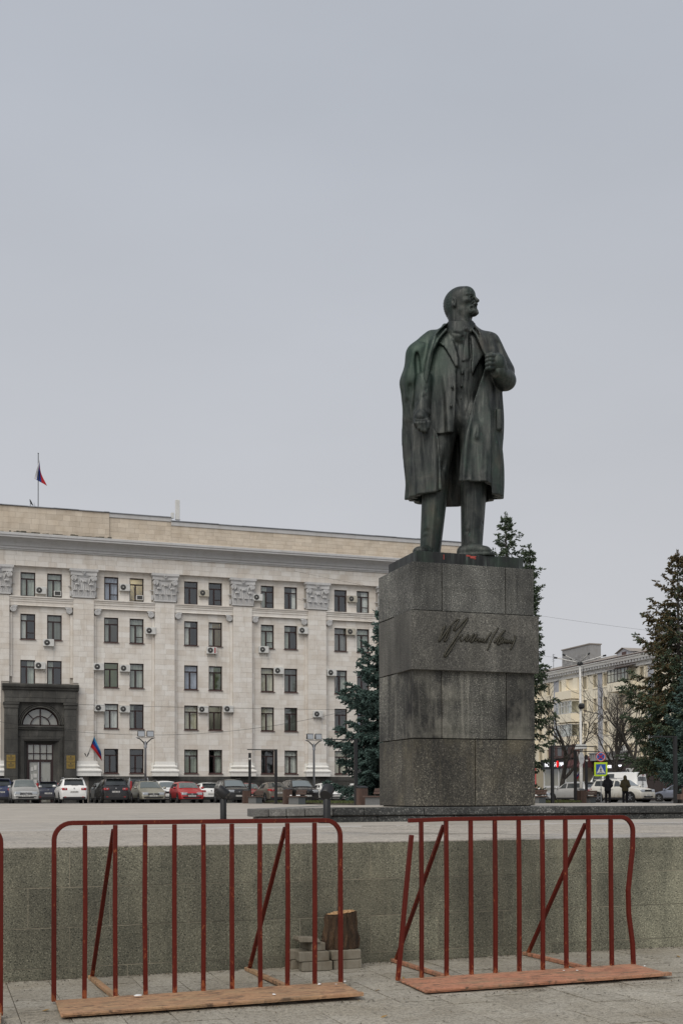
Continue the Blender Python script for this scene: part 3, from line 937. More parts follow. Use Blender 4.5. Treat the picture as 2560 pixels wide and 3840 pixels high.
# Corinthian capitals
def spiral(cx, cz, r, y0, y1, turns=2.2, s=1, n=34):
    """a scroll: a raised coil on a disc"""
    g = MB()
    pts = []
    for i in range(n):
        t = i/(n-1); a = s*(math.pi/2 - t*turns*2*math.pi)
        rr = r*(1-.86*t)
        pts.append((cx+rr*math.cos(a)*1.0, y0, cz+rr*math.sin(a)))
    g.tube(pts, [r*.17*(1-.5*i/n) for i in range(n)], 6)
    g.prism([(cx+r*math.cos(2*math.pi*k/16), cz+r*math.sin(2*math.pi*k/16)) for k in range(16)], y0, y1, 'y')
    return g
def leaf(x, z0, h, w, y, curl=.14):
    """acanthus leaf: fluted blade that curls over at the tip"""
    g = MB(); nz, nx = 9, 8
    vs = []
    for i in range(nz+1):
        t = i/nz
        ww = w*(.75+.45*math.sin(math.pi*min(1,t*1.1)))*(1 if t < .85 else .9)
        up = z0 + h*min(t,.86)/.86
        out = 0.02 + .05*t
        if t > .80:
            k = (t-.80)/.20
            out += curl*math.sin(k*math.pi*.62)*1.2; up = z0 + h*(.93+.07*math.sin(k*math.pi)) - .10*h*max(0,k-.45)
        for j in range(nx+1):
            q = j/nx*2-1
            rib = .022*math.cos(q*math.pi*3.5)+.03*(1-abs(q))
            edge = .03*h*math.sin(t*28)*abs(q)**3
            vs.append((x+ww/2*q, y-out-rib, up+edge-.04*h*q*q*(t > .8)))
    fs = [(i*(nx+1)+j,i*(nx+1)+j+1,(i+1)*(nx+1)+j+1,(i+1)*(nx+1)+j) for i in range(nz) for j in range(nx)]
    g.add(vs, fs)
    return g
def capital_mesh():
    g = MB(); yf = FY-.36
    def merge(o): g.add(o.v, o.f)
    # bell block
    g.add([(-.80,yf,16.98),(.80,yf,16.98),(.86,yf-.06,18.6),(-.86,yf-.06,18.6),(-.80,FY,16.98),(.80,FY,16.98),(.86,FY,18.6),(-.86,FY,18.6)],
          [(0,1,2,3),(1,5,6,2),(0,3,7,4),(3,2,6,7),(0,4,5,1)])
    g.box(-.87,yf-.09,16.86,.87,FY,16.97)                              # astragal
    for x in (-.66,-.02-.2,.02+.24,.70): merge(leaf(x-.02, 16.97, .50, .40, yf-.03, .12))
    for x in (-.52,.02,.54): merge(leaf(x, 16.97, .98 if abs(x) > .1 else 1.25, .46, yf-.02, .17))
    for s in (-1,1):
        merge(leaf(s*.80, 17.3, 1.02, .22, yf-.02, .16))
        merge(spiral(s*.76, 18.33, .215, yf-.20, yf-.04, 1.6, s))
        merge(spiral(s*.13, 18.22, .10, yf-.16, yf-.04, 1.2, -s))
        g.tube([(s*.30,yf-.05,17.5),(s*.34,yf-.08,17.9),(s*.46,yf-.12,18.3),(s*.60,yf-.16,18.52)], [.035,.045,.055,.06], 6)
        g.tube([(s*.26,yf-.05,17.6),(s*.26,yf-.08,18.0),(s*.2,yf-.12,18.25)], [.03,.035,.04], 6)
        g.obox((s*1.0,FY-.12,17.75),(.14,0,0),(0,.05,0),(0,0,.03)); g.obox((s*.95,FY-.05,17.2),(.08,0,0),(0,.04,0),(0,0,.2))
    for k in range(7): g.lathe([(.0,-.05),(.045,-.03),(.05,.02),(.0,.06)], 8, (-.30+.10*k, yf-.09, 18.50))
    # abacus with concave sides
    for (z0,z1,o) in ((18.56,18.80,.0),(18.80,18.87,.04),(18.87,19.055,.10)):
        n = 10; poly = []
        for i in range(n+1):
            q = -1+2*i/n
            poly.append((q*(.98+o), yf-.14-o-.10*(abs(q)**3)))
        poly += [(.98+o,FY+.02),(-.98-o,FY+.02)]
        g.prism(poly, z0, z1-.004, 'z')
    for a in range(6): g.lathe([(.0,-.05),(.06,-.03),(.06,.03),(.0,.05)], 7, (.09*math.cos(a*1.05), yf-.24, 18.80+.10*math.sin(a*1.05)))
    me = g.mesh('capital', M['capital'])
    me.polygons.foreach_set('use_smooth',[True]*len(me.polygons)); me.set_sharp_from_angle(angle=R(38))
    return me
cme = capital_mesh()
sv = MB(); q = spiral(0,0,.235,FY-.30,FY-.08,2.4,1); sv.add(q.v,q.f)
sv.box(-.05,FY-.26,.16,.30,FY-.08,.30)
sme = sv.mesh('scroll', M['capital']); sme.polygons.foreach_set('use_smooth',[True]*len(sme.polygons)); sme.set_sharp_from_angle(angle=R(38))
for k in range(-3, 7):
    c = PX(k)
    o = link('capital', cme, ob); o.location = (c,0,0)
    if k not in (0,1) or True:
        o = link('pilaster_base', bme, ob); o.location = (c,0,0)
        if k == 0: o.location = (c-.0,0,0)
        if k == 1: o.location = (c+.28,0,0)
    MB().box(c-.76,FY-.30,3.2,c+.76,FY+.1,19.0).build('pilaster_core', M['lime_core'], ob)
    for s in (-1,1):
        o = link('scroll', sme, ob); o.location = (c+s*1.06,0,15.80); o.scale = (s*1.0,1,1)
        MB().box(c+s*1.06-.22,FY-.2,15.98,c+s*1.06+.22,FY+.02,16.075).build('scroll_block', M['lime'], ob)
        MB().box(*sorted((c+s*.83,c+s*1.03))[:1],FY-.15,3.17,sorted((c+s*.83,c+s*1.03))[1],FY,4.24).build('strip_base', M['white_base'], ob)

# windows: brown frames, three or four panes, sill, room behind and whatever hangs in it
def window_mesh(kind, ww, hh):
    g = MB(); t = .075; d = .07
    zt = hh*.735; xm = ww*.42
    g.box(0,0,0,t,d,hh); g.box(ww-t,0,0,ww,d,hh); g.box(t,0,0,ww-t,d,t*1.1); g.box(t,0,hh-t,ww-t,d,hh)
    g.box(t,-.01,zt-.05,ww-t,d,zt+.05)
    g.box(xm-.06,-.012,t,xm+.06,d+.002,zt-.05)
    P = [(t,t*1.1,xm-.06,zt-.05),(t,zt+.05,ww-t,hh-t)]
    if kind == 1:
        g.box(xm+.06,-.005,hh*.24,ww-t,d,hh*.24+.07)
        P += [(xm+.06,hh*.24+.07,ww-t,zt-.05),(xm+.06,t*1.1,ww-t,hh*.24)]
    else: P += [(xm+.06,t*1.1,ww-t,zt-.05)]
    return g, P
wrs = random.Random(21)
curt = ['curtain','curtain_white','curtain','curtain_blue','curtain_cream','curtain_white']
def drape(x0, x1, z0, z1, y, m, parent, amp=.03, n=26, vert=False):
    g = MB(); vs = []
    for i in range(n+1):
        t = i/n; x = x0+(x1-x0)*t
        yy = y + amp*math.sin(t*n*.95+x) + amp*.5*math.sin(t*n*.41)
        vs += [(x,yy,z0),(x,yy+amp*.3*math.sin(i),z1)]
    g.add(vs, [(2*i,2*i+2,2*i+3,2*i+1) for i in range(n)])
    return g.build('curtain', m, parent, smooth=True, fix=False)
# (bay,row,col): what one sees behind the glass
LIT = {(1,0,1):'room_cream',(0,1,1):'room',(1,1,0):'room',(2,1,1):'room_cream',(1,2,0):'room_green',(1,3,0):'room_green',(2,2,1):'room_green',(2,3,1):'room',(3,0,1):'room_dark',(3,1,1):'room_dark',(4,0,1):'room',(1,1,1):'room',(3,3,1):'room_dark',(1,0,0):'room'}
CUR = {(0,0,0):('curtain',1),(0,0,1):('curtain',1),(0,1,0):('curtain_white',.4),(0,1,1):('curtain',2),(1,2,1):('curtain',1),(2,2,0):('curtain_blue',1),(2,3,0):('curtain_cream',1),(2,1,0):('curtain_white',.5),
 (3,2,0):('curtain_cream',1),(3,2,1):('curtain',2),(3,3,0):('curtain_cream',1),(3,3,1):('curtain',2),(4,1,0):('curtain_white',2),(4,0,1):('curtain_white',.5),(2,4,0):('curtain',1),(2,4,1):('curtain',.5),(3,4,1):('curtain_white',1),(0,2,0):('curtain',.5),(0,2,1):('curtain',.4),(3,0,0):('curtain',.5),(4,4,0):('curtain_cream',1),(4,2,0):('curtain',.4),(4,1,1):('curtain',1),(1,3,1):('curtain',.3),(2,2,1):('curtain_white',.4)}
for (x0,x1,z0,z1,b,r,c) in wins:
    kind = 1 if (r == 0 and (b+c) % 2 == 1) or (r == 1 and (b*2+c) % 3 == 0) else 0
    g, panes = window_mesh(kind, WW, z1-z0)
    g.v = [(v[0]+x0, v[1]+FY+.17, v[2]+z0) for v in g.v]
    w = g.build('window', M['frame'], ob)
    for (a0,b0,a1,b1) in panes:
        MB().quad((x0+a0,FY+.205,z0+b0),(x0+a1,FY+.205,z0+b0),(x0+a1,FY+.205,z0+b1),(x0+a0,FY+.205,z0+b1)).build('pane', M['glass'], w, fix=False)
    if r > 0:
        g = MB(); g.add([(x0-.06,FY-.10,z0-.02),(x1+.06,FY-.10,z0-.02),(x1+.06,FY-.10,z0-.06),(x0-.06,FY-.10,z0-.06),(x0-.02,FY+.18,z0+.03),(x1+.02,FY+.18,z0+.03)],
              [(0,1,5,4),(0,3,2,1),(0,4,3),(1,2,5)])
        g.build('sill', M['sill'], w)
    key = (b,r,c)
    rm = M[LIT.get(key, 'room' if wrs.random() < .3 else 'room_dark')]
    depth = 2.2
    g = MB(); X0,X1,Y0,Y1,Z0,Z1 = x0-.25,x1+.25,FY+.425,FY+depth,z0-.4,z1+.35
    g.quad((X0,Y1,Z0),(X1,Y1,Z0),(X1,Y1,Z1),(X0,Y1,Z1)).quad((X0,Y0,Z0),(X0,Y1,Z0),(X0,Y1,Z1),(X0,Y0,Z1)).quad((X1,Y0,Z0),(X1,Y1,Z0),(X1,Y1,Z1),(X1,Y0,Z1)).quad((X0,Y0,Z1),(X1,Y0,Z1),(X1,Y1,Z1),(X0,Y1,Z1)).quad((X0,Y0,Z0),(X1,Y0,Z0),(X1,Y1,Z0),(X0,Y1,Z0))
    g.build('room', rm, w, fix=False)
    if key in LIT:
        nl = 3 if key in ((1,0,1),(2,3,1)) else 1
        for q in range(nl):
            MB().box(x0+.2,FY+.7+.45*q,Z1-.09,x1-.15,FY+.9+.45*q,Z1-.05).build('ceiling_lamp', M['lamp'], w)
    cu = CUR.get(key) or ((wrs.choice(curt), wrs.choice((.3,.5,1))) if wrs.random() < .55 and (r < 4 or b > 1) else None)
    if cu:
        m = M[cu[0]]
        if cu[1] == 2:       # vertical blind slats
            for q in range(9):
                xx = x0+.08+(x1-x0-.16)*q/8
                MB().obox((xx,FY+.36,(z0+z1)/2),(.036,.03,0),(-.002,.003,0),(0,0,(z1-z0)/2-.05)).build('blind_slat', m, w)
        elif cu[1] == 1: drape(x0+.03, x1-.03, z0+.04, z1-.04, FY+.36, m, w)
        else:
            if wrs.random() < .5: drape(x0+.03, x0+.03+(x1-x0)*cu[1], z0+.04, z1-.04, FY+.36, m, w, n=14)
            else: drape(x1-.03-(x1-x0)*cu[1], x1-.03, z0+.04, z1-.04, FY+.36, m, w, n=14)
# two little pot plants and parcels on inner sills are too small to tell apart: left to the curtains

# ---------------------------------------------------------------- entrance portal of dark granite
PG = M['portal_granite']
portal = empty('entrance_portal', (0,0,0), 0, 'dark granite entrance portal with a half-round window over a double door', 'entrance')
PXL, PXR = 4.82, 10.11
def pbox(name, x0, y0, z0, x1, y1, z1, m=PG, bev=.012, par=portal): return MB().box(x0,y0,z0,x1,y1,z1).build(name, m, par, bev=bev)
for (xa,xb) in ((PXL,5.80),(9.21,PXR)):         # pilasters in coursed blocks
    zc = 1.0
    for h in (1.25,.85,1.0,.8,.95,.85,1.0,.55):
        pbox('pilaster_block', xa,FY-.78,zc+.004,xb,FY-.2,zc+h-.004); zc += h
    pbox('pilaster_cap', xa-.04,FY-.84,8.26,xb+.04,FY-.2,8.52)
    pbox('pilaster_cap', xa-.10,FY-.90,8.53,xb+.10,FY-.2,8.70)
x = PXL
for w in (1.0,.85,.95,.9,.8,.79):                # frieze and cornice in stones
    pbox('frieze_block', x+.004,FY-.80,8.72,x+w-.004,FY-.2,9.04); pbox('frieze_block', x+.004,FY-.76,9.06,x+w-.004,FY-.2,9.66); x += w
profile_run('portal_cornice', [(.2,9.64),(.86,9.64),(.90,9.70),(.90,9.78),(1.02,9.84),(1.06,9.92),(1.06,10.05),(.95,10.10),(.2,10.12)], PXL-.16, PXR+.16, PG, portal)
pbox('side_fill', PXL-.3,FY-.25,1,PXL+.1,FY+.02,9.6); pbox('side_fill', PXR-.1,FY-.25,1,PXR+.3,FY+.02,9.6)
# field wall between the pilasters with the arch cut out
CXA, ZA, RA = 7.475, 6.98, 1.36
arcp = [(CXA-RA*math.cos(R(a)), ZA+RA*math.sin(R(a))) for a in range(0,181,10)]
yw = FY-.45
g = MB()
n = len(arcp)
outer = [(5.80,6.98)]+[(5.80,8.72)]+[(9.21,8.72)]+[(9.21,6.98)]
vs = [(x,yw,z) for x,z in arcp] + [(x,yw,8.72) for x,z in arcp]
g.add(vs, [(i,i+1,n+i+1,n+i) for i in range(n-1)])
g.quad((5.80,yw,6.98),(arcp[0][0],yw,6.98),(arcp[0][0],yw,8.72),(5.80,yw,8.72)); g.quad((arcp[-1][0],yw,6.98),(9.21,yw,6.98),(9.21,yw,8.72),(arcp[-1][0],yw,8.72))
g.add([(x,yw,z) for x,z in arcp]+[(x,FY-.05,z) for x,z in arcp], [(i,i+1,n+i+1,n+i) for i in range(n-1)])
g.build('arch_field', PG, portal, fix=False)
for (rr,rw,yy) in ((RA+.05,.055,yw-.05),(RA+.19,.05,yw-.03),(RA+.33,.05,yw-.05)):
    MB().tube([(CXA-rr*math.cos(R(a)), yy, ZA+rr*math.sin(R(a))) for a in range(0,181,6)], rw, 8).build('arch_moulding', PG, portal, smooth=True)
profile_run('arch_sill', [(.4,6.66),(.55,6.66),(.58,6.72),(.58,6.80),(.66,6.84),(.66,6.92),(.4,6.97)], 5.80, 9.21, PG, portal)
for i,(xa,xb) in enumerate(((5.80,6.6),(6.6,7.3),(7.3,7.95),(7.95,8.6),(8.6,9.21))):
    pbox('panel_block', xa+.004,yw,6.14,xb-.004,FY,6.655)
# stepped door surround
for o,yy in ((0,yw-.03),(.10,yw-.08),(.20,yw-.04)):
    pbox('door_jamb', 5.94+o,yy,1.0,5.94+o+.095,FY,6.13-o); pbox('door_jamb', 9.15-o-.095,yy,1.0,9.15-o,FY,6.13-o)
    pbox('door_lintel', 5.94+o+.1,yy,6.13-o-.095,9.15-o-.1,FY,6.13-o)
g = MB()        # splayed reveals
g.quad((6.24,yw,1),(6.50,FY-.05,1),(6.50,FY-.05,5.62),(6.24,yw,5.83)); g.quad((8.85,yw,1),(8.44,FY-.05,1),(8.44,FY-.05,5.62),(8.85,yw,5.83)); g.quad((6.24,yw,5.83),(8.85,yw,5.83),(8.44,FY-.05,5.62),(6.50,FY-.05,5.62))
g.build('splayed_reveal', PG, portal, fix=False)
pbox('side_field', 5.80,yw+.01,1.0,5.94,FY,6.13); pbox('side_field', 9.15,yw+.01,1.0,9.21,FY,6.13)
# door leaves and transom lights
DF = M['frame']; yd = FY-.06
dr = MB(); 
for (xa,xb,za,zb) in ((6.50,6.60,1,5.62),(8.34,8.44,1,5.62),(6.60,8.34,5.53,5.62),(6.60,8.34,4.23,4.42),(7.40,7.54,1,4.23),(6.60,8.34,4.84,4.91),(6.96,7.02,4.42,5.53),(7.43,7.51,4.42,5.53),(7.92,7.98,4.42,5.53),(6.60,6.70,1,4.23),(8.24,8.34,1,4.23)):
    dr.box(xa,yd,za,xb,yd+.08,zb)
door = dr.build('double_door', DF, portal)
for za,zb in ((4.42,4.84),(4.91,5.53)):
    for xa,xb in ((6.60,6.96),(7.02,7.43),(7.51,7.92),(7.98,8.34)):
        MB().quad((xa,yd+.04,za),(xb,yd+.04,za),(xb,yd+.04,zb),(xa,yd+.04,zb)).build('pane', M['glass'], door, fix=False)
for xa,xb in ((6.70,7.40),(7.54,8.24)):
    MB().quad((xa,yd+.04,1),(xb,yd+.04,1),(xb,yd+.04,4.23),(xa,yd+.04,4.23)).build('pane', M['glass'], door, fix=False)
MB().box(7.34,yd+.02,1,7.40,yd+.06,4.23).build('pale_stile', M['greypanel'], door)
MB().tube([(7.60,yd-.02,2.6),(7.60,yd-.10,2.65),(7.60,yd-.10,3.05),(7.60,yd-.02,3.1)], .02, 6).build('handle', M['chrome'], door)
for (xa,za,w,h) in ((6.78,3.55,.2,.3),(7.02,3.62,.2,.35),(6.98,3.05,.26,.3),(7.0,2.62,.24,.28),(6.80,2.9,.14,.4)):
    MB().quad((xa,yd+.034,za),(xa+w,yd+.034,za),(xa+w,yd+.034,za+h),(xa,yd+.034,za+h)).build('paper_notice', M['plate'], door, fix=False)
MB().quad((6.3,FY+1.2,1),(8.7,FY+1.2,1),(8.7,FY+1.2,6.2),(6.3,FY+1.2,6.2)).build('lobby', M['room_dark'], portal, fix=False)
# half-round window
hw = MB(); ya = FY-.10
hw.tube([(CXA-(RA-.04)*math.cos(R(a)),ya,ZA+(RA-.04)*math.sin(R(a))) for a in range(0,181,8)], .055, 6)
hw.tube([(CXA-.72*math.cos(R(a)),ya,ZA+.72*math.sin(R(a))) for a in range(0,181,10)], .05, 6)
hw.box(CXA-RA,ya-.05,ZA-.02,CXA+RA,ya+.05,ZA+.09); hw.box(CXA-.055,ya-.05,ZA,CXA+.055,ya+.05,ZA+RA)
for a in (45,135): hw.bar((CXA+.70*math.cos(R(a)),ya,ZA+.70*math.sin(R(a))),(CXA+RA*math.cos(R(a)),ya,ZA+RA*math.sin(R(a))),.07)
hwo = hw.build('lunette_window', DF, portal, auto=40)
for a0,a1,r0,r1 in ((0,45,.72,RA),(45,90,.72,RA),(90,135,.72,RA),(135,180,.72,RA),(0,90,0,.72),(90,180,0,.72)):
    poly = [(CXA+r1*math.cos(R(a)),ya+.01,ZA+r1*math.sin(R(a))) for a in np.linspace(a0,a1,7)] + ([(CXA+r0*math.cos(R(a)),ya+.01,ZA+r0*math.sin(R(a))) for a in np.linspace(a1,a0,7)] if r0 else [(CXA,ya+.01,ZA)])
    MB().add(poly, [tuple(range(len(poly)))]).build('pane', M['glass'], hwo, fix=False)
MB().quad((5.9,FY+1.6,6.6),(9.1,FY+1.6,6.6),(9.1,FY+1.6,8.7),(5.9,FY+1.6,8.7)).quad((5.9,FY,6.75),(9.1,FY,6.75),(9.1,FY+1.6,6.75),(5.9,FY+1.6,6.75)).build('room', M['room_green'], hwo, fix=False)
MB().box(6.2,FY+.9,8.42,8.8,FY+1.1,8.46).build('ceiling_lamp', M['lamp'], hwo)
# engraved plaques
for (xa,za,zb,lab) in ((4.98,4.24,4.74,'upper'),(4.98,3.72,4.20,'lower'),(9.36,4.24,4.72,'upper'),(9.36,3.72,4.20,'lower')):
    o = MB().box(xa,FY-.80,za,xa+.64,FY-.775,zb).build('plaque', M['gold'], portal)
    MB().lathe([(0,0),(.05,0),(.05,.008),(0,.01)], 10, (0,0,0), Matrix.Rotation(R(90),3,'X')).build('crest', M['darkmetal'], o).location = (xa+.32,FY-.802,zb-.09)
    for q in range(3): MB().box(xa+.08+.03*q,FY-.803,zb-.20-.075*q,xa+.56-.03*q,FY-.80,zb-.175-.075*q).build('lettering_line', M['darkmetal'], o)

# ---------------------------------------------------------------- air conditioners
def ac_parts(m, w=.80, h=.54, d=.30):
    t = empty('air_conditioner', (0,0,0))
    MB().box(-w/2,-d,0,w/2,0,h).build('casing', m, t, bev=.02)
    MB().lathe([(0,0),(.20,0),(.215,.012),(.20,.02),(.06,.02),(.055,.035),(0,.035)], 20, (0,0,0), Matrix.Rotation(R(90),3,'X')).build('fan_grille', M['fan'], t, auto=40).location = (-w*.16,-d-.001,h*.5)
    MB().lathe([(0,0),(.045,0),(.045,.01),(0,.012)], 10, (0,0,0), Matrix.Rotation(R(90),3,'X')).build('fan_hub', m, t).location = (-w*.16,-d-.036,h*.5)
    for s in (-1,1): MB().bar((s*w*.36,0,-.02),(s*w*.36,-d-.02,-.02),.035).bar((s*w*.36,0,-.22),(s*w*.36,-d*.7,-.03),.025).build('bracket', M['acbeige'], t)
    MB().tube([(w*.42,-.1,.1),(w*.5,-.05,-.05),(w*.5,-.02,-.5),(w*.47,-.02,-1.0)], .014, 5).build('hose', M['acwhite'], t)
    return t
floors = ['top','fourth','third','second','ground']
bayn = ['entrance bay','first bay after it','second bay after the entrance','third bay after the entrance','fourth bay after the entrance']
bayn[1] = 'first bay after the entrance'
ACS = [(153,2215,0,0,'between the two windows',0),(467,2204,1,0,'between the two windows',0),(764,2225,2,0,'between the two windows',1),(964,2242,3,0,'left of both windows',0),(1320,2247,4,0,'between the two windows',1),
 (182,2411,0,1,'below the second window',0),(563,2367,1,1,'past the second window',0),(793,2440,2,1,'with red stripe',0),(988,2437,3,1,'below the first window',0),(1134,2366,3,1,'past the second window',0),(1315,2370,4,1,'between the two windows',1),
 (150,2497,0,2,'between the two windows',0),(369,2502,1,2,'left of both windows',0),(468,2507,1,2,'between the two windows',0),(1044,2516,3,2,'between the two windows',0),(1241,2524,4,2,'left of both windows',0),
 (373,2656,1,3,'left of both windows',0),(467,2660,1,3,'between the two windows',0),(761,2661,2,3,'between the two windows',0),(854,2660,2,3,'past its second window',0),(1186,2680,3,3,'on the pilaster',0)]
acp = [ac_parts(M['acwhite']), ac_parts(M['acbeige'])]
used = [False, False]
def facade_pt(px, py):
    """where a mark measured on the facade drawing lies on the wall"""
    import math as _m
    d = _r2*((px-1280)/4418.59) + _u2*(-(py-2895.99)/4418.59) + _f
    t = (FY-.15)/d.y
    return d.x*t, 1.6+d.z*t
for (px,py,b,r,where,kind) in ACS:
    x, zz = facade_pt(px, py)
    a = acp[kind]
    if used[kind]: a = copy_tree(a)
    used[kind] = True
    onp = abs(((x-P0+PER/2) % PER)-PER/2) < .8
    a.location = (x, FY-(.36 if onp else .02 if abs(((x-P0+PER/2) % PER)-PER/2) > 1.45 else .14), zz-.27)
    tag(a, f"{'aged beige' if kind else 'white'} air conditioner {where}, {floors[r]} floor, {bayn[b]}", 'air conditioner', 'air conditioners on the stone facade')
    if 'red stripe' in where:
        MB().box(.20,-.308,.05,.30,-.302,.49).build('red_stripe', M['tail'], a)
for i,(b,r) in enumerate(((0,0),(1,0))):
    cx = P0+PER*(b+.5)+.985
    t = empty('window_air_conditioner', (cx+.22,FY+.16,16.95), 0, f'white window air conditioner low in a top floor window, {bayn[b]}', 'air conditioner', 'window units on the top floor')
    MB().box(-.27,-.28,0,.27,.1,.38).build('casing', M['acwhite'], t, bev=.02)
    MB().box(-.21,-.286,.05,.21,-.278,.33).build('grille', M['fan'], t)

# ---------------------------------------------------------------- flags, aerials
def flag_mesh(w, h, cols, name, parent, cuts=(0,1/3,2/3,1), nx=22, nz=18, seed=1):
    """cloth hanging in folds from a staff: three stripes, each a part"""
    rr = random.Random(seed)
    for si, m in enumerate(cols):
        g = MB(); vs = []
        for i in range(nx+1):
            for j in range(nz//3+1):
                t = i/nx; s = cuts[si] + (cuts[si+1]-cuts[si])*j/(nz//3)
                x, y, z = name(t, s)
                vs.append((x,y,z))
        k = nz//3+1
        g.add(vs, [(i*k+j,(i+1)*k+j,(i+1)*k+j+1,i*k+j+1) for i in range(nx) for j in range(k-1)])
        o = g.build('flag_stripe', m, parent, smooth=True, fix=False)
        so = o.modifiers.new('thick','SOLIDIFY'); so.thickness = .006
M['flag_white'] = fabric('white flag cloth', (.55,.55,.57)); M['flag_blue'] = fabric('blue flag cloth', (.018,.035,.17)); M['flag_red'] = fabric('red flag cloth', (.33,.018,.022)); M['flag_sky'] = fabric('light blue flag cloth', (.03,.22,.42))
rf = empty('roof_flag', (7.34,FY+.5,23.6), 0, 'white, blue and red flag hanging limp from the thin mast on the parapet', 'flag')
MB().tube([(0,0,0),(0,0,4.3)], .03, 8).build('mast', M['black'], rf)
MB().lathe([(0,0),(.05,.03),(.05,.07),(0,.1)],8,(0,0,4.3)).build('finial', M['black'], rf)
def limp(t, s):
    # fly end drops down: the cloth hangs almost along the mast
    L = 1.9*t; a = R(-84+10*t)
    x0 = .02 + .30*s*(1-.2*t); 
    return ( (.10+.55*t*(.3+.7*s)) - .62*t*(1-s)*.9 , -.12*math.sin(5*t+3*s)-.05, 3.95 - 1.55*t - .85*s*(1-.35*t))
flag_mesh(1.9,1.2,[M['flag_white'],M['flag_blue'],M['flag_red']], limp, rf, (0,.2,.58,1))
wf = empty('wall_flag', (10.95,FY-.30,4.6), 0, 'light blue, blue and red flag on a slanted staff right of the entrance', 'flag')
MB().tube([(0,0,0),(.62,-.35,1.95)], .018, 8).build('staff', M['darkmetal'], wf)
MB().tube([(-.02,0,0),(-.22,-.05,.38)], .045, 8).tube([(-.02,0,0),(.12,-.09,.42)], .045, 8).build('holder', M['darkmetal'], wf)
def slant(t, s):
    hx, hy, hz = .60-.30*s, -.34+.17*s, 1.90-.95*s         # hoist edge along the staff
    fold = .10*math.sin(6*t+2*s)
    return (hx + .95*t*(.55+.45*s) + (.25*max(0,t-.7)), hy-.05+fold, hz - 1.15*t*(1-.12*s) - .25*t*t)
flag_mesh(1.4,1,[M['flag_sky'],M['flag_blue'],M['flag_red']], slant, wf, (0,.24,.6,1))
wf.scale = (.84,.84,.84)
an = empty('roof_antenna', (17.9,FY+.3,23.3), 0, 'pale upright panel antenna with a small box on the parapet', 'antenna')
MB().box(.0,-.12,.25,.34,.12,1.85).build('panel', M['acwhite'], an, bev=.03); MB().box(-.36,-.1,.35,-.12,.1,.8).build('radio_box', M['acwhite'], an, bev=.02)
MB().tube([(.17,.1,0),(.17,.1,1.5)],.03,6).tube([(-.3,0,.4),(-.3,-.1,.1),(.1,-.1,.06),(.4,0,.3)],.015,5).bar((-.4,0,.05),(.45,0,.05),.04).build('mount', M['darkmetal'], an)
ds = empty('satellite_dish', (6.75,FY+.4,23.65), 0, 'small dark satellite dish on the parapet near the flag mast', 'satellite dish')
MB().lathe([(0,0),(.14,.02),(.26,.07),(.27,.075),(.14,.035),(0,.012)], 16, (0,0,.42), Matrix.Rotation(R(62),3,'Y')).build('dish', M['black'], ds, smooth=True)
MB().tube([(0,0,0),(0,0,.40)],.02,6).tube([(0,0,.40),(.30,-.05,.20)],.012,5).tube([(.26,0,.45),(.36,-.03,.18),(.1,0,.12)],.01,5).build('mount', M['black'], ds)
# ---------------------------------------------------------------- cream apartment house across the street
AX = 76.6
ap = empty('apartment_house', (0,0,0), 0, 'cream panelled five-storey apartment house with shops below, seen down the side street', 'building')
AY0, AY1 = 96.0, 172.0
zf = [(14.86,16.35),(11.92,13.45),(9.0,10.5),(6.2,7.6)]
def abox(name, y0, y1, z0, z1, x0, x1, m, par=ap, bev=0): return MB().box(x0,y0,z0,x1,y1,z1).build(name, m, par, bev=bev)
abox('wall', AY0, AY1, .6, 16.5, AX+.3, AX+12, M['yellow_core'])
STRIPS = [(125.2,126.4),(135.9,137.3),(114.4,115.6),(146.8,148.2)]
WIN = [(134.8,135.65),(128.9,129.8),(126.55,127.4),(124.15,125.05),(138.2,139.1),(116.3,117.2),(112.9,113.8),(140.4,141.4),(144,144.9),(110.2,111.2),(118.7,119.6),(120.5,121.5),(149.5,150.4),(106.5,107.5)]
BALC = [(130.7,134.75),(117.8,122.2),(141.8,143.6),(151.5,155.2)]
BLOCK = [(a,b,z0,z1) for a,b in WIN for z0,z1 in zf if not (117 < a < 122 and z0 > 14)]
def clear(y0,y1,z0,z1):
    return not any(a < y1-.02 and b > y0+.02 and c < z1-.02 and d > z0+.02 for a,b,c,d in BLOCK)
# grey vertical strips of panels
for a,b in STRIPS:
    for k in range(7):
        z0 = 6.2+k*1.47
        for q in (0,1):
            y0 = a+(b-a)/2*q
            if AY0 < y0: abox('grey_panel', y0+.015, y0+(b-a)/2-.015, z0+.015, z0+1.455, AX+.19, AX+.31, M['greypanel'])
# cream panels between openings
edges = sorted(set([AY0,AY1]+[v for p in WIN+STRIPS+BALC for v in p]))
zed = sorted(set([5.9,16.45]+[v for p in zf for v in p]))
rest = MB()
for a, b in zip(edges, edges[1:]):
    if any(s0 <= a+.01 and s1 >= b-.01 for s0,s1 in STRIPS): continue
    k = max(1, round((b-a)/1.15))
    for i in range(k):
        y0, y1 = a+(b-a)*i/k, a+(b-a)*(i+1)/k
        for z0, z1 in zip(zed, zed[1:]):
            if not clear(y0,y1,z0,z1): continue
            if 112 < y0 < 142: abox('cream_panel', y0+.012, y1-.012, z0+.012, z1-.012, AX+.2+rnd.uniform(-.008,.008), AX+.31, M['yellow'])
            else: rest.box(AX+.2,y0+.012,z0+.012,AX+.31,y1-.012,z1-.012)
tag(rest.build('far_panels', M['yellow'], ap), kind='stuff')
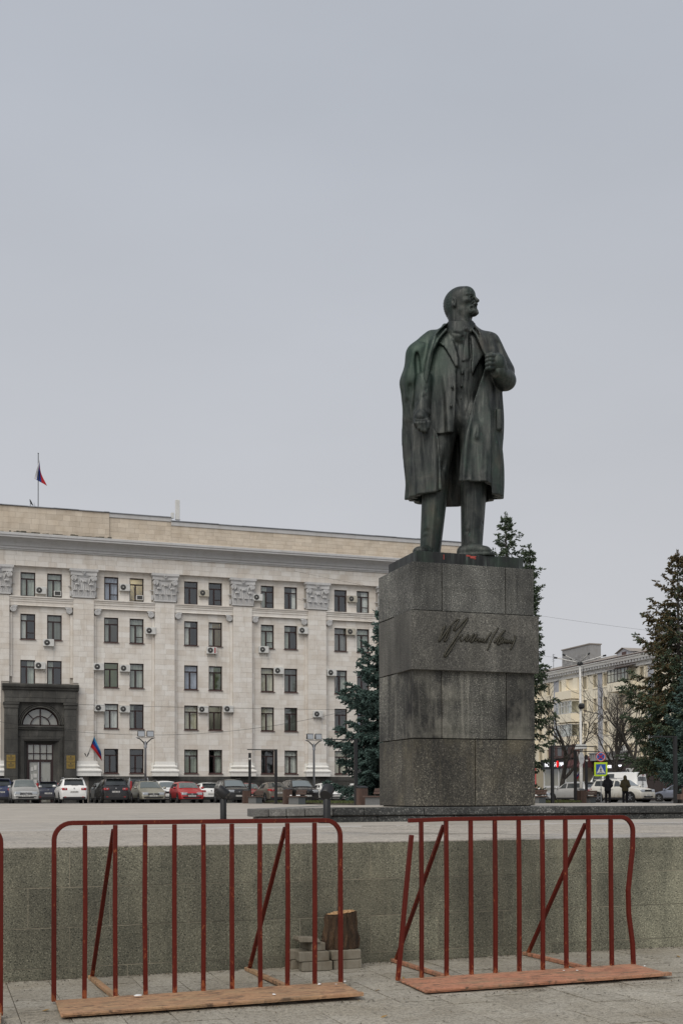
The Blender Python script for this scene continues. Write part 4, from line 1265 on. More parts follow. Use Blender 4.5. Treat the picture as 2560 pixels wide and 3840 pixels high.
# windows
ars = random.Random(4)
for a,b in WIN:
    for z0,z1 in zf:
        if 117 < a < 122 and z0 > 14: continue
        m = M['frame_white'] if ars.random() < .55 else M['frame']
        g = MB(); x = AX+.38
        for (y0,y1,u0,u1) in ((a,a+.07,z0,z1),(b-.07,b,z0,z1),(a,b,z0,z0+.07),(a,b,z1-.07,z1),((a+b)/2-.03,(a+b)/2+.03,z0,z1)): g.box(x,y0,u0,x+.06,y1,u1)
        w = g.build('window', m, ap)
        MB().quad((x+.03,a,z0),(x+.03,b,z0),(x+.03,b,z1),(x+.03,a,z1)).build('pane', M['glass'], w, fix=False)
        MB().quad((x+.5,a-.1,z0-.1),(x+.5,b+.1,z0-.1),(x+.5,b+.1,z1+.1),(x+.5,a-.1,z1+.1)).build('room', M['room_dark'], w, fix=False)
        if ars.random() < .6: MB().quad((x+.12,a,z0),(x+.12,a+(b-a)*.5,z0),(x+.12,a+(b-a)*.5,z1),(x+.12,a,z1)).build('curtain', M[ars.choice(['curtain','curtain_white'])], w, fix=False)
        g = MB()      # plaster surround, proud of the panels
        for (y0,y1,u0,u1) in ((a-.14,a,z0-.1,z1+.14),(b,b+.14,z0-.1,z1+.14),(a,b,z1,z1+.14),(a-.14,b+.14,z0-.22,z0-.1)): g.box(AX+.12,y0,u0,AX+.36,y1,u1)
        g.build('surround', M['yellow'], w)
# glazed balconies
for bi,(a,b) in enumerate(BALC):
    for fi,(z0,z1) in enumerate(zf):
        if (bi == 1 and fi > 0) or (bi > 1 and fi % 2) or fi == 3: continue
        o = 1.05
        bal = MB().box(AX-o,a,z0-1.1,AX+.3,b,z0-.02).build('balcony', M['yellow'], ap, bev=.02)
        fm = M['frame'] if (bi == 1 and fi == 0) else (M['frame_white'] if fi in (1,2) else M['yellow'])
        if fi == 3 and bi == 0: fm = M['sill']
        if bi == 0 and fi == 0:
            MB().box(AX-o*.1,a,z0,AX+.3,a+1.1,z1+.1).box(AX-o*.1,b-1.2,z0,AX+.3,b,z1+.1).build('side_panel', M['yellow'], bal)
            continue
        g = MB(); n = 6 if fi == 0 else 5
        for k in range(n+1):
            y = a+.04+(b-a-.08)*k/n; g.box(AX-o,y-.035,z0,AX-o+.06,y+.035,z1+.05)
        for zz in (z0+.03, (z0+z1)/2+.2, z1+.02): g.box(AX-o,a,zz-.035,AX-o+.06,b,zz+.035)
        for y in (a,b-.06):
            g.box(AX-o,y,z0,AX+.3,y+.06,z0+.07); g.box(AX-o,y,z1,AX+.3,y+.06,z1+.07)
        fr = g.build('glazing_frame', fm, bal)
        for k in range(n):
            y0, y1 = a+.04+(b-a-.08)*k/n, a+.04+(b-a-.08)*(k+1)/n
            MB().quad((AX-o+.03,y0,z0),(AX-o+.03,y1,z0),(AX-o+.03,y1,z1),(AX-o+.03,y0,z1)).build('pane', M['glass'], bal, fix=False)
            if ars.random() < .5: MB().quad((AX-o+.16,y0,z0),(AX-o+.16,y1,z0),(AX-o+.16,y1,z1),(AX-o+.16,y0,z1)).build('curtain', M['curtain_white' if fi in (1,2) else 'curtain'], bal, fix=False)
        for y in (a+.03,b-.03): MB().quad((AX-o,y,z0),(AX+.3,y,z0),(AX+.3,y,z1),(AX-o,y,z1)).build('pane', M['glass'], bal, fix=False)
        MB().quad((AX+.29,a,z0),(AX+.29,b,z0),(AX+.29,b,z1),(AX+.29,a,z1)).build('room', M['room_dark'], bal, fix=False)
        if fi == 0 and bi == 1:
            MB().add([(AX-o-.25,a-.1,z1+.12),(AX-o-.25,b+.1,z1+.12),(AX+.3,b+.1,z1+.45),(AX+.3,a-.1,z1+.45),(AX-o-.25,a-.1,z1+.17),(AX-o-.25,b+.1,z1+.17),(AX+.3,b+.1,z1+.5),(AX+.3,a-.1,z1+.5)],[(0,1,2,3),(4,5,6,7),(0,1,5,4),(1,2,6,5),(2,3,7,6),(3,0,4,7)]).build('balcony_roof', M['sill'], bal)
        else: MB().box(AX-o-.05,a-.03,z1+.07,AX+.3,b+.03,z1+.16).build('balcony_roof', M['yellow'], bal)
# cornice with dentils
g = MB(); prof = [(.3,16.5),(.0,16.5),(.0,16.95),(-.18,17.0),(-.2,17.2),(-.55,17.3),(-.62,17.55),(-.72,17.62),(-.72,17.78),(.3,17.8)]
n = len(prof)
g.add([(AX+o,AY0-.3,z) for o,z in prof]+[(AX+o,AY1,z) for o,z in prof], [(i,i+1,i+1+n,i+n) for i in range(n-1)]+[tuple(range(n)),tuple(range(2*n-1,n-1,-1))])
g.build('cornice', M['white_base'], ap)
den = MB().box(-.5,-.16,0,.0,.16,.28).mesh('dentil', M['stucco'])
y = 112.0
while y < 141:
    o = link('dentil', den, ap); o.location = (AX,y,16.98); y += .62
g = MB(); y = 141.1
while y < AY1: g.box(AX-.5,y-.16,16.98,AX,y+.16,17.26); y += .62
tag(g.build('dentils', M['stucco'], ap), kind='stuff')
# roof, rusty edge, chimneys, dormer
g = MB(); g.add([(AX-.75,AY0-.4,17.82),(AX-.75,AY1,17.82),(AX+6,AY1,19.6),(AX+6,AY0-.4,19.6),(AX+12,AY0-.4,17.8),(AX+12,AY1,17.8)], [(0,1,2,3),(3,2,5,4)]); rf2 = g.build('roof', M['asbestos'], ap)
MB().box(AX-.80,AY0-.4,17.79,AX-.70,AY1,17.86).build('gutter', M['sill'], rf2)
def chimney(y0,y1,x0,z0,z1):
    c = MB().box(x0,y0,z0,x0+1.6,y1,z1).build('chimney', M['greybrick'], rf2)
    MB().box(x0-.1,y0-.1,z1,x0+1.7,y1+.1,z1+.14).build('chimney_cap', M['asbestos'], c)
    nb = 0
    zz = z0
    while zz < z1-.1 and nb < 110:          # courses of brick standing proud of their joints
        y = y0 + (.13 if int(zz/.26) % 2 else 0)
        while y < y1-.05:
            e = min(y+.5, y1); MB().box(x0-.02,y+.01,zz+.012,x0+.05,e-.012,zz+.245).build('brick', M['greybrick'], c); y += .52; nb += 1
        zz += .26
chimney(131.0,138.0,AX+1.9,17.6,20.75)
chimney(112.3,115.6,AX+1.2,17.6,20.5)
d = MB().prism([(121.2,18.0),(124.2,18.0),(124.2,18.75),(122.7,19.25),(121.2,18.75)], AX+1.6, AX+5, 'x').build('dormer', M['greypanel'], rf2)
MB().add([(AX+1.3,121.0,18.72),(AX+1.3,122.7,19.32),(AX+5,122.7,19.32),(AX+5,121.0,18.72),(AX+1.3,124.4,18.72),(AX+5,124.4,18.72)],[(0,1,2,3),(1,4,5,2)]).build('dormer_roof', M['asbestos'], d)
MB().box(AX+1.55,122.2,18.15,AX+1.62,123.1,18.8).build('dormer_door', M['sill'], d)
# aerial
g = MB(); g.tube([(AX+2,140.5,18.4),(AX+2,140.5,20.6)],.03,5)
for k in range(4): g.bar((AX+2,140.1,20.5-.28*k),(AX+2,140.9,20.5-.28*k),.03)
tag(g.build('roof_aerial', M['black']), 'small dark television aerial on the apartment house roof', 'antenna')

# ---------------------------------------------------------------- shop fronts
def text(body, size, m, name, parent=None, ext=.02, align='LEFT', shear=0.0):
    cu = bpy.data.curves.new(name, 'FONT'); cu.body = body; cu.size = size; cu.extrude = ext; cu.align_x = align; cu.shear = shear; cu.resolution_u = 3
    tmp = bpy.data.objects.new(name, cu); COL.objects.link(tmp)
    dg = bpy.context.evaluated_depsgraph_get()
    me = bpy.data.meshes.new_from_object(tmp.evaluated_get(dg))
    bpy.data.objects.remove(tmp); me.materials.clear(); me.materials.append(m)
    return link(name, me, parent)
FACE = (R(90),0,R(-90))       # lettering that faces the square (towards -X), reading along -Y
M['shopbrown'] = plain('dark brown shop cladding', (.045,.030,.026), .6)
M['shopblack'] = plain('black sign board', (.012,.012,.013), .5)
M['maroon'] = plain('maroon awning', (.075,.022,.022), .7)
mk = empty('market_shop', (0,0,0), 0, 'black fronted shop with white and red lit market sign and warm bulbs inside', 'shop')
abox('sign_board', 131.4, 139.6, 5.0, 6.25, AX-.55, AX+.3, M['shopblack'], mk)
def put(o, y, z, x=AX-.57, sx=1.0):
    o.location = (x,y,z); o.rotation_euler = FACE; o.scale = (sx,1,1)
put(text('НО', .72, M['sign_white'], 'sign_letters', mk), 138.45, 5.30, sx=1.15)
put(text('АН', .72, M['sign_white'], 'sign_letters', mk), 136.45, 5.30, sx=1.1)
put(text('MARKET', .74, M['sign_white'], 'sign_letters', mk), 134.55, 5.32, sx=.86)
rb = MB(); rr = random.Random(2)
for a in range(8): rb.lathe([(0,-.02),(.17,-.02),(.17,.03),(0,.03)], 12, (AX-.58, 135.05+.15*math.cos(a*.785), 5.60+.30*math.sin(a*.785)), Matrix.Rotation(R(90),3,'Y'))
rb.lathe([(0,-.03),(.2,-.03),(.2,.04),(0,.04)], 12, (AX-.58,135.05,5.6), Matrix.Rotation(R(90),3,'Y'))
rb.build('red_emblem', M['sign_red'], mk)
abox('interior', 131.6, 139.4, .7, 5.0, AX+2.6, AX+2.8, M['sill'], mk)
abox('floor', 131.6, 139.4, .7, 1.0, AX-.2, AX+2.8, M['shopbrown'], mk)
for y in (131.5,133.6,135.4,137.3,139.3): abox('mullion', y-.07, y+.07, .8, 5.0, AX-.25, AX-.1, M['frame_white'], mk)
abox('rail', 131.5, 139.3, 2.55, 2.8, AX-.24, AX-.12, M['frame_white'], mk)
for a,b in ((131.57,133.53),(133.67,135.33),(135.47,137.23),(137.37,139.23)):
    MB().quad((AX-.16,a,.9),(AX-.16,b,.9),(AX-.16,b,5),(AX-.16,a,5)).build('pane', M['glass'], mk, fix=False)
for (y,zz) in ((136.9,4.35),(136.2,4.05),(135.9,4.4),(135.6,4.2),(134.7,4.3)):
    MB().lathe([(0,-.1),(.09,-.05),(.1,.02),(.04,.1),(0,.1)], 8, (AX+.8,y,zz)).build('bulb', M['bulb'], mk)
abox('upper_cladding', 130.6, 136.6, 6.3, 8.0, AX-1.0, AX+.2, M['sill'], mk)
for y in (131.6,133.2,135.0): abox('upper_window', y, y+1.0, 6.6, 7.7, AX-1.03, AX-.99, M['carglass'], mk)
fe = empty('bakery_shop', (0,0,0), 0, 'dark brown shop front with a white script sign, right of the market', 'shop')
abox('sign_board', 117.0, 127.0, 4.45, 5.65, AX-.4, AX+.3, M['shopbrown'], fe)
put(text('La Ferma', .78, M['sign_white'], 'sign_letters', fe, shear=.25), 124.55, 4.80, AX-.42, .72)
put(text('пекарня', .34, M['sign_white'], 'sign_letters', fe), 121.3, 4.95, AX-.42, .8)
abox('wall_cladding', 103.0, 119.4, .7, 4.45, AX-.2, AX+.3, M['shopbrown'], fe)
for k in range(9):
    for q in range(3): abox('cladding_panel', 104.2+1.65*k, 105.8+1.65*k, .8+1.2*q, 1.96+1.2*q, AX-.24, AX-.19, M['shopbrown'], fe)
for a,b in ((119.6,121.6),(121.8,124.2),(124.4,126.8)):
    MB().quad((AX-.1,a,1),(AX-.1,b,1),(AX-.1,b,4.4),(AX-.1,a,4.4)).build('pane', M['carglass'], fe, fix=False)
    abox('mullion', b, b+.14, .9, 4.45, AX-.2, AX+.1, M['darkmetal'], fe)
g = MB(); g.add([(AX-.3,126.6,6.4),(AX-.3,131.3,6.4),(AX-2.2,131.3,5.2),(AX-2.2,126.6,5.2),(AX-2.2,131.3,4.95),(AX-2.2,126.6,4.95),(AX-.3,131.3,4.95),(AX-.3,126.6,4.95)],[(0,1,2,3),(3,2,4,5),(1,6,4,2),(0,3,5,7)])
tag(g.build('awning', M['maroon']), 'maroon slanted awning between the market and the bakery', 'awning')
# balustraded terrace over the bakery
tr = MB().box(AX-.8,117.5,5.75,AX+.3,127.0,6.0).build('terrace_balustrade', M['greybrick'], fe)
for k in range(18): abox('baluster', 117.7+.52*k, 118.0+.52*k, 6.0, 6.6, AX-.78, AX-.6, M['greybrick'], tr)
abox('coping', 117.5, 127, 6.6, 6.75, AX-.85, AX-.5, M['greybrick'], tr)
for i,(y,zz) in enumerate(((118.35,3.95),(119.9,6.65))):
    a = copy_tree(acp[0]); a.location = (AX-.26 if i == 0 else AX-.1,y,zz); a.rotation_euler = (0,0,R(-90)); a.scale = (1.55,1.3,1.35)
    tag(a, ['white air conditioner on the dark brown shop wall','white air conditioner above the bakery terrace'][i], 'air conditioner', 'air conditioners on the apartment house')
abox('street_plinth', 96.0, 172.0, .5, .9, AX-.3, AX+.3, M['greybrick'])
# flag and flowers by the market door
sf = empty('shop_flag', (AX-1.0,128.6,2.2), R(-90), 'white, blue and red flag hanging by the shop door', 'flag')
MB().tube([(0,0,0),(.2,-.3,2.6)],.03,6).build('staff', M['darkmetal'], sf)
flag_mesh(1,1,[M['flag_white'],M['flag_blue'],M['flag_red']], lambda t,s: (.2-1.5*t*.8-.1*s, -.3+.08*math.sin(7*t), 2.6-.85*s-1.05*t), sf)
# ---------------------------------------------------------------- distance-field sculpting
def nets(D, org, h):
    """surface nets: distance grid -> quads"""
    S = D < 0
    c = [S[i:S.shape[0]-1+i, j:S.shape[1]-1+j, k:S.shape[2]-1+k] for i in (0,1) for j in (0,1) for k in (0,1)]
    cnt = sum(x.astype(np.int8) for x in c)
    mask = (cnt > 0) & (cnt < 8)
    idx = np.full(mask.shape, -1, np.int64)
    I = np.argwhere(mask); idx[mask] = np.arange(len(I))
    off = np.array([(i,j,k) for i in (0,1) for j in (0,1) for k in (0,1)])
    cv = np.stack([D[I[:,0]+o[0], I[:,1]+o[1], I[:,2]+o[2]] for o in off], 1)
    acc = np.zeros((len(I),3)); w = np.zeros(len(I))
    for a in range(8):
        for b in range(a+1,8):
            if np.abs(off[a]-off[b]).sum() != 1: continue
            x = (cv[:,a] < 0) != (cv[:,b] < 0)
            t = np.where(x, cv[:,a]/np.where(x, cv[:,a]-cv[:,b], 1), 0)
            acc += np.where(x[:,None], off[a] + t[:,None]*(off[b]-off[a]), 0); w += x
    V = (I + acc/w[:,None])*h + np.array(org)
    F = []
    for ax in range(3):
        s1 = [slice(1,-1)]*3; s1[ax] = slice(0,-1)
        s2 = [slice(1,-1)]*3; s2[ax] = slice(1,None)
        d = S[tuple(s1)] != S[tuple(s2)]
        E = np.argwhere(d)
        if not len(E): continue
        fl = S[tuple(s1)][d]
        E = E + np.array([0 if q == ax else 1 for q in range(3)])
        u, v = [(1,2),(2,0),(0,1)][ax]
        def cell(du, dv):
            e = E.copy(); e[:,u] -= du; e[:,v] -= dv
            return idx[e[:,0],e[:,1],e[:,2]]
        q = np.stack([cell(1,1),cell(0,1),cell(0,0),cell(1,0)],1)
        q[~fl] = q[~fl][:,::-1]
        F.append(q)
    F = np.concatenate(F); F = F[(F >= 0).all(1)]
    return V, F

class Field:
    """a block of space in which a solid is carved"""
    def __init__(s, lo, hi, h):
        s.lo, s.h = np.array(lo, float), h
        n = np.ceil((np.array(hi)-s.lo)/h).astype(int)+1
        ax = [s.lo[i] + h*np.arange(n[i]) for i in range(3)]
        s.x, s.y, s.z = [a.astype(np.float32) for a in np.meshgrid(*ax, indexing='ij')]
        s.d = np.full(s.x.shape, 9., np.float32)
    def cap(s, a, b, ra, rb=None, sq=None):
        rb = ra if rb is None else rb
        a, b = np.array(a, float), np.array(b, float); ab = b-a
        px, py, pz = s.x-a[0], s.y-a[1], s.z-a[2]
        t = np.clip((px*ab[0]+py*ab[1]+pz*ab[2])/max(1e-9,(ab*ab).sum()), 0, 1)
        dx, dy, dz = px-ab[0]*t, py-ab[1]*t, pz-ab[2]*t
        return np.sqrt(dx*dx+dy*dy+dz*dz) - (ra+(rb-ra)*t)
    def ell(s, c, r, M=None):
        px, py, pz = s.x-c[0], s.y-c[1], s.z-c[2]
        if M is not None:
            px, py, pz = [px*M[i][0]+py*M[i][1]+pz*M[i][2] for i in range(3)]
        k0 = np.sqrt((px/r[0])**2+(py/r[1])**2+(pz/r[2])**2)
        k1 = np.sqrt((px/r[0]**2)**2+(py/r[1]**2)**2+(pz/r[2]**2)**2)+1e-9
        return k0*(k0-1)/k1
    def rbox(s, c, r, rad, M=None):
        px, py, pz = s.x-c[0], s.y-c[1], s.z-c[2]
        if M is not None:
            px, py, pz = [px*M[i][0]+py*M[i][1]+pz*M[i][2] for i in range(3)]
        qx, qy, qz = np.abs(px)-r[0]+rad, np.abs(py)-r[1]+rad, np.abs(pz)-r[2]+rad
        return np.sqrt(np.maximum(qx,0)**2+np.maximum(qy,0)**2+np.maximum(qz,0)**2)+np.minimum(np.maximum(qx,np.maximum(qy,qz)),0)-rad
    def ridge(s, pts, w, amp):
        """push the surface out (or in) along a line: soft drapery"""
        for i, (p, q) in enumerate(zip(pts, pts[1:])):
            n = len(pts)-1
            d = s.cap(p, q, 0.0)
            e = amp*np.exp(-(d/w)**2)
            acc = e if i == 0 else (np.maximum(acc, e) if amp > 0 else np.minimum(acc, e))
        s.d = s.d - acc; return s
    def poly(s, pts):
        """distance to a polygon drawn in the x-z plane, run through the depth"""
        X, Z = s.x[:,0,:], s.z[:,0,:]
        d = np.full(X.shape, 1e9, np.float32); ins = np.zeros(X.shape, bool)
        for (ax,az),(bx,bz) in zip(pts, pts[1:]+pts[:1]):
            ex, ez = bx-ax, bz-az; wx, wz = X-ax, Z-az
            t = np.clip((wx*ex+wz*ez)/(ex*ex+ez*ez+1e-9), 0, 1)
            d = np.minimum(d, (wx-ex*t)**2+(wz-ez*t)**2)
            ins ^= ((az > Z) != (bz > Z)) & (X < ex*(Z-az)/(ez if abs(ez) > 1e-9 else 1e-9)+ax)
        d = np.sqrt(d); d[ins] *= -1
        return d[:,None,:]
    def add(s, d, k=0.0):
        s.d = smin(s.d, d, k); return s
    def cut(s, d, k=0.0):
        s.d = -smin(-s.d, d, k); return s
    def obj(s, name, m, parent=None):
        V, F = nets(s.d, s.lo, s.h)
        return link(name, np_mesh(name, V, F, m), parent)
def smin(a, b, k):
    if k <= 0: return np.minimum(a, b)
    h = np.clip(.5+.5*(b-a)/k, 0, 1)
    return b+(a-b)*h - k*h*(1-h)
def smax(a, b, k): return -smin(-a, -b, k)
def pl(z, pts):
    """piecewise-linear curve through (z, value) points, smoothed"""
    p = sorted(pts)
    zz = np.array([q[0] for q in p]); vv = np.array([q[1] for q in p])
    e = .045
    return (np.interp(z-e,zz,vv)+np.interp(z,zz,vv)*2+np.interp(z+e,zz,vv))/4
def sst(x, a, b):
    t = np.clip((x-a)/(b-a), 0, 1); return t*t*(3-2*t)

# ---------------------------------------------------------------- the bronze figure
# local frame: x to the figure's left-hand side as one walks round it, y into depth, z up; 203 drawing units to the metre
SD = 21.86          # drawing distance used to foreshorten the measured outline
def sk(x, y, v=0.0):
    k = (SD+v)/SD
    return ((x-1707.6)/202.1*k, v, (2105.9-y)/202.1*k + 4.345*(k-1))
def U(x): return (x-1707.6)/202.1
def Zs(y): return (2105.9-y)/202.1
statue = empty('bronze_statue', (9.1,19.9,5.953), -R(24.57), 'weathered green bronze statue of a bald bearded man in an open overcoat, gripping his lapel', 'statue')
MBR = M['bronze']

def coat_volume(f, grow=0.0):
    z = f.z
    L = pl(z, [(Zs(y),U(x)) for x,y in ((1672,1212),(1655,1228),(1612,1245),(1583,1262),(1563,1300),(1543,1350),(1522,1395),(1510,1428),(1514,1470),(1521,1525),(1524,1609),(1527,1680),(1529,1790),(1528,1880),(1528,1930))])
    Rr = pl(z, [(Zs(y),U(x)) for x,y in ((1772,1212),(1785,1226),(1822,1242),(1858,1258),(1872,1290),(1878,1340),(1880,1428),(1879,1525),(1880,1609),(1881,1680),(1882,1790),(1881,1880),(1880,1930))])
    bb = pl(z, [(Zs(y),b) for y,b in ((1212,.20),(1240,.28),(1275,.37),(1330,.42),(1428,.45),(1525,.46),(1680,.50),(1790,.54),(1930,.58))])
    vc = pl(z, [(Zs(y),b) for y,b in ((1212,.10),(1300,.06),(1500,.04),(1930,.06))])
    c = (L+Rr)/2; a = (Rr-L)/2+grow; b = bb+grow
    px, py = (f.x-c)/a, (f.y-vc)/b
    e = 2.35
    k = (np.abs(px)**e+np.abs(py)**e)**(1/e)
    th = np.arctan2(py, px)
    fold = .020*np.sin(9*th+1.1*np.sin(z*1.4)+.6)+.016*np.sin(15*th-1.3*z+2)+.010*np.sin(23*th+2.2*z)
    amp = sst(-z, -4.0, -2.2)
    return (k-1)*np.minimum(a,b) + fold*amp*1.2, th, c, a

def build_statue():
    # --- overcoat
    f = Field((-1.15,-.80,.85), (1.3,.85,4.65), .0165)
    C, th, c, a = coat_volume(f)
    z = f.z
    eL = pl(z, [(Zs(y),U(x)) for x,y in ((1695,1205),(1674,1222),(1644,1262),(1630,1290),(1614,1357),(1606,1430),(1592,1465),(1570,1500),(1562,1545),(1584,1580),(1612,1602),(1640,1640),(1647,1668),(1654,1768),(1658,1836),(1660,1900))])
    eR = pl(z, [(Zs(y),U(x)) for x,y in ((1765,1205),(1776,1222),(1796,1262),(1808,1300),(1816,1330),(1826,1385),(1815,1420),(1792,1483),(1760,1588),(1742,1663),(1727,1747),(1721,1827),(1720,1900))])
    front = f.y < 0.05
    dL, dR = np.abs(f.x-eL), np.abs(f.x-eR)
    roll = (.055*np.exp(-(dL/.075)**2) + .05*np.exp(-(dR/.07)**2))*front*sst(z, Zs(1500), Zs(1400))
    # the right-hand front panel laps over the side of the coat with a square edge
    lap = .05*front*sst(U(1842)-f.x, 0, .02)*sst(f.x-eR, -.05, .05)*sst(-z, -Zs(1560), -Zs(1680))
    big = -.05*front*np.exp(-((f.x-eR-.42)/.16)**2)*sst(-z, -Zs(1480), -Zs(1600))
    C = C - lap - big*.0
    shell = np.maximum(C-roll, -(C+.075+roll*.3))
    op = np.maximum(np.maximum(eL-f.x, f.x-eR), f.y-.02)      # the open front (negative inside)
    shell = smax(shell, -op, .014)
    zhem = Zs(1868) + .02*np.sin(th*3) + .155*front*sst(U(1843)-f.x, 0, .025)*sst(f.x, U(1690), U(1725))
    shell = smax(shell, zhem-z, .010)
    shell = smax(shell, z-Zs(1212), .03)
    f.d = shell
    # cape thrown over the right arm (left in the picture)
    f.add(f.cap(sk(1622,1262,-.02), sk(1572,1320,-.10), .15, .19), .12)
    f.add(f.cap(sk(1570,1325,-.10), sk(1548,1425,-.10), .20, .165), .14)
    f.add(f.cap(sk(1545,1420,-.08), sk(1545,1560,-.06), .15, .09), .12)
    f.ridge([sk(1640,1262,-.30), sk(1612,1330,-.40), sk(1594,1420,-.36), sk(1574,1470,-.30)], .05, .06)
    f.ridge([sk(1606,1270,-.30), sk(1592,1330,-.38), sk(1586,1400,-.36)], .03, -.045)
    f.ridge([sk(1566,1320,-.28), sk(1572,1400,-.32), sk(1560,1490,-.28), sk(1546,1570,-.25)], .038, -.11)
    f.ridge([sk(1556,1320,-.28), sk(1533,1400,-.26), sk(1526,1480,-.22)], .06, .03)
    f.ridge([sk(1540,1440,-.26), sk(1530,1540,-.30), sk(1534,1700,-.35)], .05, -.035)
    f.ridge([sk(1598,1300,-.36), sk(1590,1380,-.38)], .05, -.03)
    f.ridge([sk(1575,1268,-.22), sk(1606,1272,-.30)], .02, -.03)                  # shoulder seam
    # sleeve of the bent left arm (right in the picture)
    f.add(f.cap(sk(1838,1288,.02), sk(1884,1400,-.04), .185, .235), .10)
    f.add(f.cap(sk(1884,1420,-.06), sk(1904,1434,-.12), .225, .155), .06)
    f.add(f.cap(sk(1895,1430,-.16), sk(1872,1398,-.40), .195, .135), .05)
    f.ridge([sk(1868,1290,-.16), sk(1880,1350,-.22), sk(1880,1390,-.28)], .05, -.05)
    f.ridge([sk(1900,1372,-.22), sk(1920,1420,-.26)], .04, .02)
    for q in range(5):                                                            # sleeve creases
        f.ridge([sk(1885+4*q,1398+16*q,-.42+.03*q), sk(1905,1412+14*q,-.34), sk(1928-5*q,1412+16*q,-.22)], .022, -.018)
    f.ridge([sk(1878,1372,-.38), sk(1894,1384,-.40), sk(1898,1410,-.42)], .03, .025)   # cuff
    # collar and lapels of the overcoat
    f.add(f.cap(sk(1672,1217,.04), sk(1636,1276,-.27), .05, .05), .06)
    f.add(f.cap(sk(1776,1217,.04), sk(1806,1280,-.28), .05, .055), .06)
    f.add(f.cap(sk(1696,1214,.27), sk(1756,1214,.27), .09, .09), .08)
    f.ridge([sk(1838,1240,-.12), sk(1858,1252,-.1)], .02, -.02)
    C9 = coat_volume(f)[0]
    def plate(pts, v, lift, thick=.10):
        q = f.poly([(sk(x,y,v)[0], sk(x,y,v)[2]) for x,y in pts])
        return np.maximum(np.maximum(q, np.maximum(C9-lift, -(C9-lift+thick))), f.y-.1)
    f.add(plate([(1676,1213),(1646,1256),(1622,1300),(1606,1360),(1598,1430),(1604,1440),(1616,1380),(1628,1310),(1652,1262),(1682,1220)], -.34, .05), .012)
    f.add(plate([(1772,1213),(1796,1250),(1816,1290),(1830,1330),(1826,1340),(1812,1318),(1802,1290),(1786,1250),(1768,1222)], -.34, .05), .012)
    # soft folds hanging from the gripped lapel and down the panels
    f.ridge([sk(1834,1405,-.45), sk(1812,1500,-.46), sk(1790,1640,-.50)], .05, .040)
    f.ridge([sk(1850,1410,-.44), sk(1846,1520,-.46), sk(1850,1700,-.48)], .045, .035)
    f.ridge([sk(1842,1430,-.46), sk(1826,1560,-.48), sk(1815,1760,-.54)], .035, -.06)
    f.ridge([sk(1866,1480,-.40), sk(1868,1640,-.40), sk(1872,1800,-.42)], .04, -.03)
    f.ridge([sk(1800,1500,-.46), sk(1770,1640,-.50), sk(1755,1790,-.54)], .04, -.028)
    f.ridge([sk(1770,1570,-.46), sk(1748,1680,-.50), sk(1738,1800,-.56)], .045, .03)
    f.ridge([sk(1600,1612,-.45), sk(1612,1700,-.50), sk(1618,1830,-.56)], .05, -.035)
    f.ridge([sk(1590,1612,-.45), sk(1580,1700,-.48), sk(1582,1830,-.54)], .05, .04)
    f.ridge([sk(1572,1640,-.42), sk(1560,1740,-.46), sk(1556,1850,-.48)], .045, -.035)
    f.ridge([sk(1625,1640,-.48), sk(1640,1740,-.52), sk(1645,1830,-.56)], .04, .03)
    f.ridge([sk(1545,1600,-.38), sk(1540,1740,-.38)], .04, .025)
    # pocket flap on the hip
    f.add(f.rbox(sk(1872,1585,-.10), (.06,.14,.20), .03), .03)
    f.obj('overcoat', MBR, statue)

    # --- suit: jacket, waistcoat and trousers in one body
    f = Field((-.95,-.62,-.02), (1.0,.6,4.62), .0175)
    z = f.z
    C2, th, c, a = coat_volume(f, -.20)
    T = smax(np.maximum(C2, z-Zs(1213)), Zs(1600)-z, .08)
    # trousers
    lg = f.cap(sk(1676,1560,.04), sk(1640,1740,-.02), .25, .25)
    lg = smin(lg, f.cap(sk(1636,1790,-.06), (U(1611),-.12,0), .25, .185), .10)
    rg = f.cap(sk(1772,1560,.04), sk(1777,1740,-.02), .25, .25)
    rg = smin(rg, f.cap(sk(1778,1790,-.05), (U(1766),-.12,0), .25, .185), .10)
    f.add(lg); f.add(rg, .06)
    f.add(f.ell(sk(1724,1540,.06), (.42,.26,.42)), .10)
    # creases down the trouser fronts, breaks over the shoes
    f.ridge([sk(1656,1680,-.24), sk(1636,1850,-.30), (U(1616),-.30,.2)], .035, .026)
    f.ridge([sk(1776,1800,-.30), (U(1764),-.30,.3)], .035, .02)
    for (x0,x1,y,v) in ((1590,1635,2006,-.28),(1580,1620,2030,-.28),(1740,1790,2012,-.28),(1752,1806,1985,-.22)):
        f.ridge([(U(x0),v,Zs(y)), (U(x1),v+.05,Zs(y)+.06)], .035, -.022)
    f.ridge([sk(1690,1670,-.28), sk(1650,1780,-.20)], .05, -.03)
    f.cut(f.cap(sk(1738,1570,-.34), sk(1712,1770,-.34), .05, .12), .05)
    f.ridge([sk(1745,1470,-.22), sk(1739,1560,-.24)], .03, -.05)
    f.ridge([sk(1712,1500,-.20), sk(1728,1560,-.22)], .025, -.03); f.ridge([sk(1768,1490,-.20), sk(1750,1560,-.22)], .025, -.03)
    # waistcoat front, buttoned strip and folds
    f.add(np.maximum(f.ell(sk(1742,1380,.02), (.40,.27,.95)), z-Zs(1262)), .05)
    for k in range(4):
        f.add(f.ell(sk(1740-4*k,1350+48*k,-.255), (.024,.02,.024)), .008)
    for (x0,y0,x1,y1,q) in ((1726,1380,1722,1560,-1),(1748,1390,1741,1570,-1),(1764,1400,1752,1560,-1),(1737,1390,1731,1560,.7),(1756,1390,1747,1560,.7)):
        f.ridge([sk(x0,y0,-.25), sk(x1,y1,-.26)], .03, .017*q)
    # jacket: right front panel over all that, with its square hem
    Lj = pl(z, [(Zs(y),U(x)) for x,y in ((1560,1213),(1540,1300),(1560,1460),(1570,1560),(1600,1600),(1640,1640),(1642,1660))])
